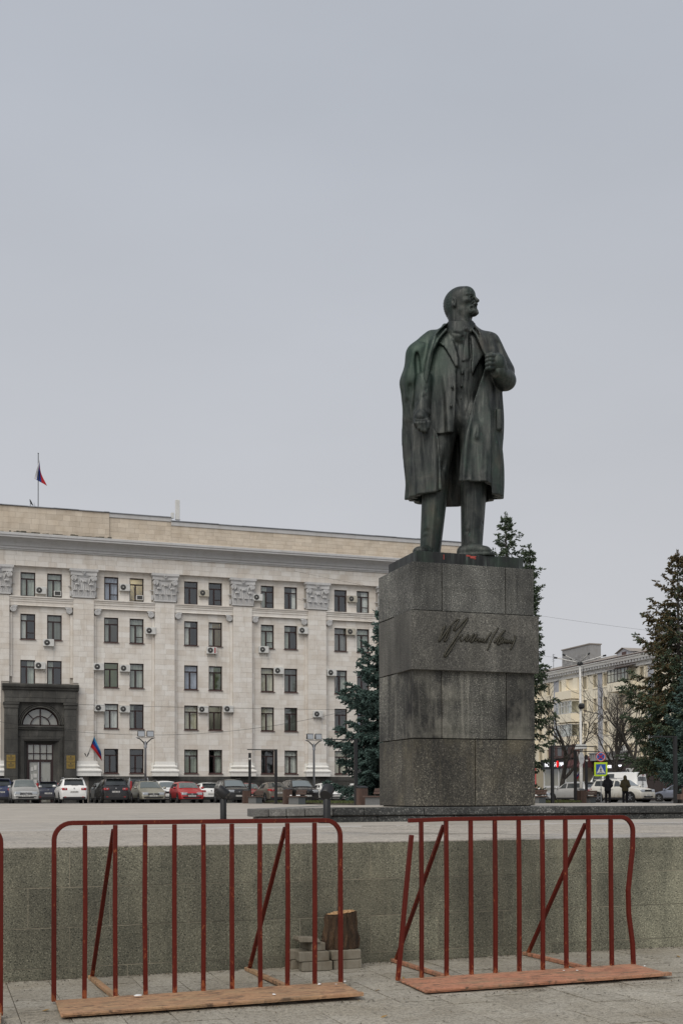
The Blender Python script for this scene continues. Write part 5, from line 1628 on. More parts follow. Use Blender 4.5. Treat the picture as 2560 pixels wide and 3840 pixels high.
    Rj = pl(z, [(Zs(y),U(x)) for x,y in ((1716,1213),(1720,1330),(1714,1400),(1713,1480),(1709,1560),(1703,1642),(1702,1660))])
    J = coat_volume(f, -.105)[0] + .02*np.sin(f.x*9+z*1.2)*sst(-z,-3.6,-3.0)
    J = smax(np.maximum(J, -(J+.10)), np.maximum(Lj-f.x, f.x-Rj), .008)
    J = np.maximum(J, f.y-.0)
    J = smax(J, Zs(1641)-z, .008); J = smax(J, z-Zs(1228), .03)
    f.add(J, .004)
    f.add(f.ell(sk(1699,1450,-.365), (.034,.03,.034)), .006); f.add(f.ell(sk(1694,1520,-.37), (.034,.03,.034)), .006)
    f.ridge([sk(1679,1360,-.34), sk(1679,1405,-.35)], .014, -.02)
    # jacket lapels as raised flat bands
    def band(pts, w, v, t=.035):
        d = None
        for (x0,y0,w0),(x1,y1,w1) in zip(pts, pts[1:]):
            q = f.cap(sk(x0,y0,v(y0)), sk(x1,y1,v(y1)), w0, w1)
            d = q if d is None else np.minimum(d, q)
        return d
    J0 = coat_volume(f, -.105)[0]
    def plate(pts, v, lift, thick=.09):
        q = f.poly([(sk(x,y,v)[0], sk(x,y,v)[2]) for x,y in pts])
        return np.maximum(np.maximum(q, np.maximum(J0-lift, -(J0-lift+thick))), f.y)
    f.add(plate([(1664,1220),(1652,1262),(1643,1273),(1668,1291),(1690,1330),(1711,1374),(1722,1372),(1722,1330),(1712,1290),(1700,1252),(1694,1222)], -.30, .05), .004)
    f.ridge([sk(1643,1276,-.30), sk(1667,1294,-.33), sk(1688,1333,-.35), sk(1709,1378,-.36)], .022, -.035)
    f.add(plate([(1774,1222),(1790,1262),(1804,1300),(1819,1325),(1800,1352),(1774,1404),(1768,1380),(1772,1330),(1768,1280),(1770,1240)], -.30, .05), .004)
    f.ridge([sk(1648,1262,-.36), sk(1664,1268,-.40)], .012, -.025)
    f.ridge([sk(1706,1256,-.27), sk(1728,1350,-.29), sk(1722,1400,-.28)], .022, -.045)
    f.ridge([sk(1768,1250,-.27), sk(1766,1350,-.29), sk(1766,1400,-.28)], .022, -.04)
    # shirt collar and tie
    col = np.maximum(f.cap(sk(1731,1262,-.03), sk(1731,1196,.0), .275, .25), z-Zs(1209)+.35*np.maximum(0,-f.y-.12))
    col = np.maximum(col, -(np.maximum(f.cap(sk(1731,1262,-.03), sk(1731,1180,.0), .225, .222), Zs(1222)-z)))
    f.add(col, .02)
    flap = np.maximum(f.cap(sk(1700,1216,-.13), sk(1738,1240,-.255), .06, .05), -99)
    f.add(flap, .01)
    f.add(f.cap(sk(1778,1216,-.10), sk(1768,1240,-.24), .045, .04), .01)
    f.ridge([sk(1704,1243,-.27), sk(1739,1250,-.33), sk(1746,1232,-.30)], .018, -.04)
    f.ridge([sk(1776,1248,-.26), sk(1764,1250,-.31), sk(1758,1230,-.30)], .016, -.035)
    f.add(f.ell(sk(1752,1232,-.265), (.055,.05,.06)), .008)
    f.add(np.maximum(f.cap(sk(1752,1248,-.24), sk(1751,1345,-.19), .035, .085), -f.y-.262), .012)
    f.ridge([sk(1738,1256,-.27), sk(1734,1325,-.28)], .018, -.03); f.ridge([sk(1765,1256,-.27), sk(1768,1325,-.28)], .018, -.03)
    # right arm in the jacket sleeve (left in the picture)
    f.add(f.cap(sk(1592,1420,-.24), sk(1584,1538,-.40), .165, .138), .05)
    f.add(f.cap(sk(1570,1545,-.42), sk(1600,1543,-.40), .095, .095), .03)
    f.ridge([sk(1566,1500,-.44), sk(1600,1480,-.46)], .03, -.02); f.ridge([sk(1570,1470,-.40), sk(1598,1455,-.42)], .03, -.018)
    f.obj('suit', MBR, statue)

    # --- head and neck, carved in its own frame: forward, left, up
    a0 = R(33); tilt = R(7)
    fw = np.array([math.cos(a0)*math.cos(tilt), -math.sin(a0)*math.cos(tilt), math.sin(tilt)])
    lf = np.array([math.sin(a0), math.cos(a0), 0.]); up = np.cross(fw, lf); up = up/np.linalg.norm(up)
    if up[2] < 0: up = -up
    hc = np.array(sk(1735,1134,-.02))
    HM = [fw, lf, up]
    f = Field((-.36,-.5,4.30), (.62,.5,5.26), .0105)
    def P(a, b, c): return hc + fw*a + lf*b + up*c
    def EL(c, r): return f.ell(P(*c), r, HM)
    f.d = EL((-.045,0,.085), (.30,.225,.235))             # cranium
    f.add(EL((-.12,0,.02), (.24,.215,.23)), .05)
    f.add(EL((.09,0,-.06), (.165,.170,.25)), .07)         # face
    f.add(EL((.155,0,.115), (.125,.160,.135)), .06)       # forehead
    f.add(EL((.085,0,-.20), (.15,.135,.12)), .06)         # jaw
    for s in (-1,1):
        f.add(EL((.165,s*.105,-.055), (.08,.065,.055)), .05)    # cheekbones
        f.add(f.cap(P(.268,s*.03,.058), P(.215,s*.14,.048), .024,.020), .022)   # brow ridges
        f.cut(EL((.29,s*.080,.008), (.07,.055,.036)), .02)    # sockets
        f.add(EL((.205,s*.085,.006), (.044,.042,.028)), .004)  # eyes
        f.add(f.cap(P(.255,s*.05,.030), P(.222,s*.130,.020), .012,.010), .006)   # upper lids
        f.add(f.cap(P(.245,s*.05,-.018), P(.218,s*.125,-.014), .010,.009), .008)
        f.add(EL((.272,s*.038,-.088), (.036,.026,.026)), .012) # nostrils
        f.add(f.cap(P(.300,s*.012,-.130), P(.232,s*.092,-.172), .030,.020), .008)  # moustache
        f.ridge([P(.262,s*.062,-.085), P(.222,s*.108,-.165)], .018, -.022)
        f.ridge([P(.205,s*.11,-.10), P(.16,s*.135,-.20)], .05, -.02)
        e = P(-.035,s*.222,-.03)                                # ears
        f.add(f.ell(e, (.058,.034,.088), HM), .01)
        f.cut(f.ell(P(-.026,s*.256,-.018), (.032,.024,.05), HM), .006)
        f.add(f.cap(P(-.03,s*.240,-.09), P(-.018,s*.235,-.105), .024), .008)
        f.add(EL((-.13,s*.15,.0), (.13,.075,.14)), .03)
    f.add(f.cap(P(.268,0,.045), P(.335,0,-.072), .022,.032), .014)   # nose
    f.add(EL((.342,0,-.080), (.034,.036,.030)), .012)
    f.ridge([P(.30,-.06,-.160), P(.30,.06,-.160)], .016, -.02)
    f.add(f.cap(P(.272,-.05,-.185), P(.272,.05,-.185), .020), .010)  # lower lip
    f.ridge([P(.285,-.05,-.212), P(.285,.05,-.212)], .02, -.018)
    f.add(EL((.225,0,-.262), (.09,.092,.07)), .025)                  # beard
    f.add(f.cap(P(.25,0,-.25), P(.300,0,-.300), .058,.030), .03)
    f.add(EL((-.24,0,-.06), (.09,.16,.15)), .05)                     # nape
    # strands of the beard and hair as shallow grooves
    pa = (f.x-hc[0])*fw[0]+(f.y-hc[1])*fw[1]+(f.z-hc[2])*fw[2]
    pb = (f.x-hc[0])*lf[0]+(f.y-hc[1])*lf[1]
    pc = (f.x-hc[0])*up[0]+(f.y-hc[1])*up[1]+(f.z-hc[2])*up[2]
    hair = sst(-pa, .02, .12)*sst(-pc, -.16, -.05)
    f.d = f.d + .0035*hair*np.sin(pc*120+pa*60+4*np.sin(pb*25)+3*np.sin(pa*31))
    brd = sst(pa, .15, .22)*sst(-pc, .17, .22)
    f.d = f.d + .005*brd*np.sin(pb*170+pc*20)
    # neck
    n0 = np.array(sk(1733,1222,.02)); n1 = hc - fw*.085 - up*.12
    f.add(f.cap(n0, n1, .215, .212), .06)
    f.add(f.cap(np.array(sk(1765,1215,-.13)), P(.06,-.12,-.2), .05,.05), .05)
    f.d = np.maximum(f.d, 4.33-f.z)
    f.obj('head', MBR, statue)

    # --- hands
    def hand(name, palm, prad, fingers, thumb, lo, hi):
        f = Field(lo, hi, .0115)
        f.d = f.ell(palm[0], prad)
        for q in palm[1:]: f.add(f.cap(*q), .05)
        for pts, r in fingers:
            d = None
            for (p, q), rr in zip(zip(pts, pts[1:]), np.linspace(r, r*.82, len(pts)-1)):
                k = f.cap(p, q, rr, rr*.94); d = k if d is None else smin(d, k, .012)
            f.add(d, .008)
        d = None
        for p, q in zip(thumb, thumb[1:]):
            k = f.cap(p, q, .045, .04); d = k if d is None else smin(d, k, .015)
        f.add(d, .025)
        f.obj(name, MBR, statue)
    # left fist on the lapel: four fingers stacked, curled round the cloth
    fin = []
    for k,(y,l) in enumerate(((1337,.95),(1352,1.0),(1367,.97),(1383,.85))):
        fin.append(([sk(1866-2*k,y+1,-.46), sk(1844-2*k,y-1,-.62), sk(1828,y+2,-.60), sk(1828,y+4,-.50)], .043*(1 if k<3 else .9)))
    hand('hand', [sk(1868,1362,-.45), (sk(1866,1362,-.44), sk(1878,1392,-.36), .14,.14)], (.13,.12,.17), fin,
         [sk(1866,1345,-.42), sk(1848,1330,-.50), sk(1830,1334,-.52)], (.42,-.82,3.3), (1.12,-.1,4.02))
    # right hand holding the coat edge
    fin = []
    for k,(x,yb) in enumerate(((1561,1592),(1572,1604),(1584,1612),(1596,1614))):
        fin.append(([sk(x+1,1566,-.50), sk(x-1,1582,-.60), sk(x+1,yb-4,-.585), sk(x+4,yb+4,-.52)], .040))
    hand('hand', [sk(1581,1562,-.48), (sk(1583,1545,-.44), sk(1580,1560,-.47), .115,.125)], (.135,.10,.12), fin,
         [sk(1600,1562,-.50), sk(1610,1580,-.56), sk(1606,1600,-.57)], (-.95,-.85,2.05), (-.3,-.2,3.0))

    # --- shoes
    f = Field((-.85,-.75,-.01), (.85,.35,.36), .015)
    def shoe(x, y, ang):
        d = np.array([math.cos(ang), math.sin(ang)])
        def q(t, z): return (x+d[0]*t, y+d[1]*t, z)
        s = f.cap(q(-.12,.10), q(.16,.105), .13, .115)
        s = smin(s, f.ell(q(.25,.10), (.13,.13,.095)), .04)
        s = smin(s, f.ell(q(.04,.15), (.15,.13,.11)), .05)
        sole = np.maximum(f.cap(q(-.14,.03), q(.30,.03), .155,.15), np.abs(f.z-.03)-.03)
        return smin(np.maximum(s, -f.z), sole, .01)
    f.d = shoe(U(1600),-.20, R(-118))
    f.obj('shoe', MBR, statue)
    f.d = shoe(U(1762),-.30, R(-8))
    f.obj('shoe', MBR, statue)
build_statue()
# bronze slab under the feet
pp = MB().box(8.045,19.272,5.742,10.174,20.62,5.953).build('bronze_base', M['bronze_plate'], None, bev=.01)
pp.parent = statue; pp.matrix_parent_inverse = (Matrix.Translation((9.1,19.9,5.953)) @ Matrix.Rotation(-R(24.57),4,'Z')).inverted()
for (x,zz,w,h) in ((9.12,5.915,.10,.012),(9.15,5.895,.05,.03),(9.19,5.88,.02,.02),(9.06,5.93,.04,.01),(8.58,5.87,.005,.09)):
    o = MB().box(x-w,19.266,zz-h/2,x+w,19.27,zz+h/2).build('red_paint_splash', M['redsplash'])
    o.parent = statue; o.matrix_parent_inverse = pp.matrix_parent_inverse.copy()
# ---------------------------------------------------------------- crowd barriers
def arc(cx, cz, r, a0, a1, n=7):
    return [(cx + r*math.cos(R(a0+(a1-a0)*i/n)), cz + r*math.sin(R(a0+(a1-a0)*i/n))) for i in range(n+1)]
TW = .0255     # half diagonal of the square tube
def barrier(name, label, x0, y0, nb, rz=0, broken=False, L=None, braces=(2,8)):
    t = empty(name, (x0,y0,0), rz, label, 'crowd barrier', 'red crowd barriers in front of the wall')
    sp = .2345
    L = sp*(nb+1)
    H, rr = 1.395, .13
    pr = M['primer_red'] if broken else M['primer']
    if not broken:
        path = [(0,.02)] + [(0,.4),(0,.9)] + arc(rr,H-rr,rr,180,90) + arc(L-rr,H-rr,rr,90,0) + [(L,.9),(L,.4),(L,.02)]
        path = [(x + .012*math.sin(x*5), z) for x,z in path]
        MB().tube([(x,0,z) for x,z in path], TW, 4, sq=True).build('frame', M['red'], t, bev=.004)
        bars = range(1, nb+1)
    else:
        path = [(.115,H-.012)] + [(.5,H-.002)] + arc(L-rr,H-rr,rr,90,0) + [(L-.005,1.1),(L-.055,.72),(L-.05,.5),(L-.012,.22),(L-.005,.02)]
        MB().tube([(x,0,z) for x,z in path], TW, 4, sq=True).build('frame', M['red'], t, bev=.004)
        MB().tube([(0,-.03,.02),(.03,-.03,.3),(.085,-.02,.8),(.14,-.01,1.26)], TW, 4, sq=True).build('broken_post', M['red'], t, bev=.004)
        bars = range(1, nb+1)
    for k in bars:
        b = rnd.uniform(-.004,.004)
        MB().tube([(k*sp+b,0,.03),(k*sp-b,.003*b,.7),(k*sp,0,H-.02)], TW*.94, 4, sq=True).build('bar', M['red'], t, bev=.004)
    for k in braces:
        x = k*sp
        MB().tube([(x-.01,.03,H-.06),(x-.045,1.08,.03)], TW*.9, 4, sq=True).build('brace', M['red'], t, bev=.004)
        MB().obox((x-.02,.56,.022), (.024,0,0), (-.03,.59,0), (0,0,.016)).build('foot', pr, t, bev=.004)
    g = MB()
    g.add([(-.01,-.66,.012),(L-.04,-.65,.03),(L+.0,.01,.028),(.01,.0,.014),(-.01,-.66,.028),(L-.04,-.65,.046),(L+.0,.01,.044),(.01,.0,.03)],
          [(0,3,2,1),(4,5,6,7),(0,1,5,4),(1,2,6,5),(2,3,7,6),(3,0,4,7)])
    g.build('base_plate', pr, t, bev=.004)
    MB().obox((L/2-.02,-.63,.042), (L/2-.02,.01,.0085), (0,.03,0), (0,0,.009)).build('plate_edge', pr, t, bev=.003)
    return t
barrier('crowd_barrier', 'red steel crowd barrier with a complete frame, standing left of the tree stump', .865, 9.34, 9)
barrier('crowd_barrier', 'broken red crowd barrier with its left post snapped loose, right of the stump', 3.725, 9.40, 9, broken=True, braces=(2,8))
barrier('crowd_barrier', 'red crowd barrier of which only the end post shows at the left edge', .455-.2345*10, 8.88, 9)

# ---------------------------------------------------------------- stump on concrete blocks
def cblock(x, y, z, w, d, h, rz, label):
    o = MB().box(-w/2,-d/2,0,w/2,d/2,h).build('concrete_block', M['concrete'], bev=.009)
    o.location = (x,y,z); o.rotation_euler = (0,0,R(rz))
    tag(o, label, 'concrete block', 'concrete blocks by the wall')
    return o
cblock(3.295,10.33,0,.29,.15,.088,-3,'concrete block at the bottom front of the left pile')
cblock(3.235,10.49,0,.29,.13,.088,2,'concrete block at the bottom back of the left pile, against the wall')
cblock(3.265,10.33,.09,.285,.155,.088,-2,'concrete block on the second layer front of the left pile')
cblock(3.215,10.49,.09,.285,.13,.088,2,'concrete block on the second layer back of the left pile')
cblock(3.30,10.41,.18,.135,.26,.075,6,'small concrete block turned endwise near the top of the left pile')
cblock(3.595,10.36,0,.275,.155,.085,1,'concrete block at the bottom front of the pile under the stump')
cblock(3.595,10.51,0,.275,.13,.085,1,'concrete block at the bottom back of the pile under the stump')
cblock(3.58,10.36,.087,.29,.16,.087,2,'concrete block directly under the front of the stump')
cblock(3.585,10.52,.087,.29,.13,.087,2,'concrete block under the back of the stump by the wall')
o = MB().prism([(-.10,0),(.10,0),(.085,.028),(.06,.045),(-.11,.048),(-.115,.02)], -.12, .12, 'y').build('broken_slab', M['concrete'], bev=.006)
o.location = (3.235,10.38,.257); o.rotation_euler = (R(-3),R(3),R(-4))
tag(o, 'thin broken concrete slab lying on top of the left pile', 'concrete slab')
# stump
st = empty('tree_stump', (3.575,10.415,.174), 0, 'short sawn tree stump with rough bark standing on concrete blocks', 'stump')
n = 44; prof = [(0,.158),(.03,.162),(.09,.156),(.16,.150),(.23,.143),(.30,.138),(.335,.136)]
g = MB(); vs = []
rs = random.Random(5)
ph = [rs.uniform(0,6.28) for _ in range(6)]
for zi,(zz,r) in enumerate(prof):
    for k in range(n):
        a = 2*math.pi*k/n
        rr = r*(1 + .05*math.sin(3*a+ph[0]) + .045*math.sin(5*a+ph[1]+zz*2) + .075*math.sin(11*a+ph[2]+zz*3) + .07*math.sin(17*a+ph[3]+zz*6) + rs.uniform(-.075,.075))
        zt = zz + (.016*math.cos(a-.3)*(zz/.335) if zz > .2 else 0)
        vs.append((rr*math.cos(a), rr*math.sin(a)*.62, zt))
fs = [(i*n+k, i*n+(k+1)%n, (i+1)*n+(k+1)%n, (i+1)*n+k) for i in range(len(prof)-1) for k in range(n)] + [tuple(range(n))]
g.add(vs, fs); g.build('bark', M['bark'], st, auto=50)
top = vs[-n:]; g = MB()
g.add([(x*.96,y*.96,zz+.004) for x,y,zz in top], [tuple(range(n))]); g.build('sawn_top', M['cutwood'], st)
# scraps on the plates and pavement
for i,(x,y,zz,s) in enumerate([(1.49,9.20,.046,1.7),(2.985,9.25,.046,1.3),(2.50,8.9,.046,1.0),(3.12,9.22,.046,.5),(3.225,9.30,.05,.9),(5.36,9.2,.046,.7),(5.25,9.24,.046,.6),(6.17,9.38,.02,.9)]):
    g = MB(); g.lathe([(.001,.0),(.02,.002),(.024,.008),(.014,.016),(.001,.018)], 9)
    o = g.build('foam_scrap', M['snow'], smooth=True); o.location = (x,y,zz); o.scale = (s*.85,s*.5,s*.5); o.rotation_euler=(0,0,i)
    tag(o, ['white foam scrap by the second bar of the left barrier','white foam scrap beside the last bar but one of the left barrier','white foam smear in the middle of the left base plate','tiny white crumb near the end bar of the left barrier','white lump at the right corner of the left base plate','small white scrap on the right base plate','smaller white scrap on the right base plate','white lump beside the bent end post of the right barrier'][i], 'scrap', 'white scraps on the barrier plates')
for i,(x,y) in enumerate([(.78,9.05),(3.85,9.55),(4.83,9.78),(5.87,9.55),(3.42,9.05),(3.05,7.95),(6.9,9.9),(5.0,8.25)]):
    g = MB(); g.add([(-.03,0,0),(0,-.014,.004),(.035,0,.008),(0,.016,.004)], [(0,1,2,3)])
    o = g.build('dry_leaf', M['leaf']); o.location=(x,y,.006); o.rotation_euler=(R(8),R(-6),i*1.3)
    tag(o, ['yellow leaf by the left barrier corner','dry leaf by the broken post','dry leaf behind the right barrier','dry leaf by the bent post','dry leaf between the two barriers','dry leaf near the lower edge of the picture','dry leaf by the wall at the right','dry leaf in front of the right base plate'][i], 'leaf', 'fallen leaves on the pavement')

# grit, twigs and leaf crumbs gathered along the wall foot, the plates and the joints
rs = np.random.RandomState(12); NG = 2600
gx = rs.uniform(-.6,8.2,NG); gy = np.where(rs.rand(NG) < .45, 10.58-np.abs(rs.normal(0,.07,NG)), np.where(rs.rand(NG) < .4, 8.66-np.abs(rs.normal(0,.06,NG)), rs.uniform(7.2,10.5,NG)))
ga = rs.uniform(0,6.28,NG); gl = rs.uniform(.004,.022,NG)*np.where(rs.rand(NG) < .1,2.2,1); gw = rs.uniform(.002,.006,NG)
V = np.zeros((NG,4,3)); c_, s_ = np.cos(ga), np.sin(ga)
for k,(p,q,hh) in enumerate(((-1,-.3,.004),(0,-1,.006),(1,.2,.010),(0,1,.007))):
    V[:,k,0] = gx+c_*gl*p-s_*gw*q; V[:,k,1] = gy+s_*gl*p+c_*gw*q; V[:,k,2] = hh+.002*rs.rand(NG)
gm = G('dark grit', .95); gm.base(gm.ramp(gm.n('ShaderNodeNewGeometry').outputs['Random Per Island'], [(0,(.02,.017,.012)),(.7,(.06,.045,.028)),(1,(.16,.11,.05))]))
tag(link('litter', np_mesh('litter', V.reshape(-1,3), np.arange(4*NG).reshape(-1,4), gm.m, False)), 'dark grit, twigs and leaf crumbs scattered over the pavement', 'litter', kind='stuff')

# ---------------------------------------------------------------- ground floodlights
def floodlight(x, y, z, az, tilt, label, lens=True, h=.39):
    t = empty('floodlight', (x,y,z), 0, label, 'floodlight', 'black floodlights aimed at the statue')
    MB().lathe([(.085,0),(.085,.012),(.06,.013),(.06,h-.02),(.052,h),(.0,h)], 20).build('post', M['black'], t, auto=40)
    MB().obox((0,0,.006),(.11,0,0),(0,.11,0),(0,0,.006)).build('foot_plate', M['black'], t)
    hd = link('head', MB().lathe([(.0,-.10),(.088,-.10),(.1,-.085),(.102,.10),(.094,.105),(.09,.09),(0,.09)], 22).mesh('head', M['black']), t)
    hd.location = (0,0,h+.11); hd.rotation_euler = (R(tilt),0,R(az))
    hd.data.polygons.foreach_set('use_smooth',[True]*len(hd.data.polygons)); hd.data.set_sharp_from_angle(angle=R(40))
    l = link('lens', MB().lathe([(0,.088),(.088,.088),(.088,.094),(.0,.098)], 20).mesh('lens', M['lens']), hd)
    MB().tube([(.0,.05,h-.02),(.03,.1,h+.0),(.02,.09,h+.09)], .006, 5).build('cable', M['black_rough'], t)
    MB().bar((-.09,0,h-.01),(-.09,0,h+.12),.012).bar((.09,0,h-.01),(.09,0,h+.12),.012).bar((-.09,0,h-.005),(.09,0,h-.005),.014).build('bracket', M['black'], t)
    return t
floodlight(5.95,18.02,1.158,-35,-58,'black floodlight on a post in front of the platform kerb, seen from behind')
floodlight(5.08,21.55,1.158,60,-52,'black floodlight with its pale lens tilted up, out on the plaza at the left')
floodlight(12.05,22.75,1.395,130,-38,'black floodlight with a round pale lens beside the right foot of the pedestal', h=.36)
# ---------------------------------------------------------------- parked cars
PAINT = {}
def paint(name):
    spec = {'silver':((.50,.50,.49),.35,.4,.3),'white':((.80,.80,.78),.35,0,.25),'black':((.010,.010,.012),.25,0,.12),'beige':((.34,.33,.27),.35,.4,.35),'red':((.42,.016,.022),.3,0,.12),
            'greige':((.21,.185,.155),.35,.5,.35),'navy':((.02,.03,.085),.3,0,.25),'darkblue':((.018,.021,.04),.3,0,.3),'grey':((.15,.165,.175),.35,.3,.4),'darkgrey':((.06,.065,.07),.3,.3,.3),
            'darkred':((.21,.02,.02),.35,0,.25),'cream':((.56,.48,.32),.45,0,.3),'dirtywhite':((.68,.66,.60),.45,0,.95),'bluegrey':((.22,.24,.30),.35,.3,.3)}[name]
    if name not in PAINT: PAINT[name] = carpaint(name, spec[0], spec[1], spec[2], spec[3])
    return PAINT[name]
TYPES = {  # L, W, H, hood front, hood rear, belt front, belt rear, cowl, roof front, roof rear, tail base x, tail z, deck end z
 'mpv':  dict(L=4.3,W=1.78,H=1.60,hf=.78,hr=1.04,cowl=1.15,rf=.25,rr=-1.75,tx=-2.02,tz=1.05,dz=.98),
 'suv':  dict(L=4.45,W=1.84,H=1.66,hf=.92,hr=1.10,cowl=.95,rf=.20,rr=-1.75,tx=-2.08,tz=1.12,dz=1.05),
 'hatch':dict(L=4.25,W=1.76,H=1.48,hf=.74,hr=.98,cowl=1.00,rf=.15,rr=-1.45,tx=-1.98,tz=1.02,dz=.95),
 'wagon':dict(L=4.6,W=1.80,H=1.52,hf=.74,hr=.98,cowl=1.1,rf=.30,rr=-1.85,tx=-2.15,tz=1.02,dz=.96),
 'sedan':dict(L=4.6,W=1.80,H=1.46,hf=.72,hr=.95,cowl=1.05,rf=.20,rr=-.95,tx=-1.72,tz=1.06,dz=1.00),
 'van':  dict(L=5.6,W=2.0,H=2.45,hf=1.05,hr=1.30,cowl=1.95,rf=1.25,rr=-2.62,tx=-2.74,tz=1.35,dz=1.2),
 'boxy': dict(L=3.75,W=1.68,H=1.62,hf=.90,hr=1.02,cowl=.80,rf=.30,rr=-1.70,tx=-1.82,tz=1.05,dz=1.0),
 'pickup':dict(L=5.2,W=1.84,H=1.78,hf=.98,hr=1.14,cowl=1.05,rf=.35,rr=-.75,tx=-.98,tz=1.15,dz=1.12),
}
def lerp(pts, x):
    for (x0,z0),(x1,z1) in zip(pts, pts[1:]):
        if x0 <= x <= x1: return z0+(z1-z0)*(x-x0)/max(1e-9,x1-x0)
    return pts[0][1] if x < pts[0][0] else pts[-1][1]
def car(kind, colour, label, x, y, heading, rails=False, front='', rear='', plate_f='', plate_r='', tall_tail=False, dark_roof=False, cat='car', group='cars parked before the office building', z=None, rack=False):
    T = TYPES[kind]; L,W,H = T['L'],T['W'],T['H']
    root = empty('parked_'+{'van':'van','pickup':'pickup'}.get(kind,'car'), (x,y,(zg(x,y) if z is None else z)-.004), heading, label, cat, group)
    pm = paint(colour)
    wr = .34 if kind not in ('van','suv','pickup','boxy') else .36
    top = [(-L/2,T['dz']-.22),(-L/2+.05,T['dz']-.03),(T['tx'],T['tz']),(T['rr'],H-.05),(T['rr']+.35,H-.012),((T['rf']+T['rr'])/2,H),(T['rf']+.0,H-.05),(T['cowl'],T['hr']),(L/2-.55,T['hf']+.08),(L/2-.16,T['hf']),(L/2-.03,T['hf']-.14),(L/2,T['hf']-.26)]
    if kind == 'pickup': top = [(-L/2,.95),(-L/2+.04,1.10),(-1.05,1.12),(T['tx'],1.14)]+top[3:]
    def ztop(q): return lerp(top, q)
    def belt(q): return lerp([(-L/2,T['tz']-.0),(T['tx'],T['tz']+.02),(T['cowl'],T['hr']-.03),(L/2,T['hf'])], q)
    def wid(q):
        k = abs(q)/(L/2); return W/2*(1-.15*max(0,(k-.72)/.28)**2.2 - .012*math.cos(k*3))
    def wtop(q):
        zt, b = ztop(q), belt(q)
        if zt <= b+.03: return wid(q)*.93
        return wid(q)*.93 - (.17 if kind != 'van' else .10)*(zt-b)/(H-b+1e-6)*(1.0)
    xs = sorted(set([-L/2,-L/2+.02,-L/2+.07,-L/2+.2,T['tx'],T['tx']+.04,T['rr'],T['rr']+.15,T['rr']+.4,(T['rr']+T['rf'])/2,T['rf']-.3,T['rf'],T['cowl'],T['cowl']+.05,L/2-.9,L/2-.55,L/2-.3,L/2-.16,L/2-.07,L/2-.02,L/2]))
    rows = []
    for q in xs:
        zt, b, w = ztop(q), belt(q), wid(q); wt = wtop(q)
        sh = min(b, zt-.05)
        zb = .22 if abs(q) < L/2-.25 else .22+.10*(abs(q)-(L/2-.25))/.25
        cr = .035
        ends = .85 if abs(q) > L/2-.005 else 1
        half = [(0,zt+cr*ends),(wt*.5,zt+cr*.75),(wt*.85,zt+cr*.1-.01),(wt*.97,zt-.045)]
        half += [(w*.955,sh+.0),(w*.995,sh-.07),(w*1.0,(sh+.45)/2),(w*.985,.42),(w*.97,.30),(w*.88,zb),(0,zb)]
        if sh > zt-.06: half[3] = (w*.955, zt-.03)
        rows.append([(q,s*ends if abs(q) > L/2-.005 else s, zz) for s,zz in half])
    n = len(rows[0]); g = MB(); vs = []
    for r in rows: vs += r + [(a,-b,c) for a,b,c in r[1:-1][::-1]]
    m = 2*n-2
    fs = [(i*m+k,i*m+(k+1)%m,(i+1)*m+(k+1)%m,(i+1)*m+k) for i in range(len(rows)-1) for k in range(m)] + [tuple(range(m)), tuple((len(rows)-1)*m+k for k in range(m))]
    g.add(vs, fs); body = g.build('body', pm, root, auto=38)
    # --- glazing
    def band(name, xa, xb, m_, inset=.07, off=.014):
        g = MB(); vs = []; nu, nv = 5, 8
        for i in range(nu+1):
            q = xa+(xb-xa)*i/nu
            for j in range(nv+1):
                s = -1+2*j/nv; yy = s*(wtop(q)*.97-inset)
                t = abs(yy)/max(.01,wtop(q))
                zz = ztop(q)+.035*(1-t*t*.9)-.012*(t**4)
                vs.append((q,yy,zz))
        k = nv+1
        sgn = 1 if xb > 0 or xa > T['rf']-.1 else -1
        nrm = Vector(((ztop(min(xa,xb))-ztop(max(xa,xb))),0,abs(xb-xa))).normalized()
        g.add([Vector(v)+nrm*off for v in vs], [(i*k+j,i*k+j+1,(i+1)*k+j+1,(i+1)*k+j) for i in range(nu) for j in range(nv)])
        return g.build(name, m_, root, smooth=True, fix=False)
    band('windscreen', T['rf']+.06, T['cowl']-.07, M['carscreen'])
    band('rear_window', T['tx']+.04, T['rr']-.04, M['carglass'], .12)
    pil = {'van':[(T['rf']+.0,T['cowl']-.25)],'pickup':[(T['rr']+.12,T['rf']-.55),(T['rf']-.45,T['cowl']-.2)],'sedan':[(-.85,-.18),(-.06,T['cowl']-.16)],'boxy':[(-1.55,-.62),(-.5,T['cowl']-.14)]}.get(kind, [(T['rr']+.02,-1.05),(-.97,-.16),(-.04,T['cowl']-.18)])
    if kind == 'van': pil = [(.55,T['cowl']-.30),(-.6,.35)]
    for s in (-1,1):
        for (xa,xb) in pil:
            g = MB(); vs = []; nu = 8
            for i in range(nu+1):
                q = xa+(xb-xa)*i/nu
                b = belt(q)+.04; tp = max(b+.01, min(ztop(q)-.085, H-.12))
                w0, w1 = wid(q)*.955, wtop(q)*.97; zt = ztop(q)-.045
                for zz in (b,tp):
                    f = max(0,min(1,(zz-belt(q))/max(.02,zt-belt(q))))
                    vs.append((q,s*(w0+(w1-w0)*f+.012),zz))
            g.add(vs, [(2*i,2*i+2,2*i+3,2*i+1) for i in range(nu)])
            g.build('side_window', M['carglass'], root, smooth=True, fix=False)
    # --- wheels in dark arches
    ax_f, ax_r = L/2-.86, -L/2+.84
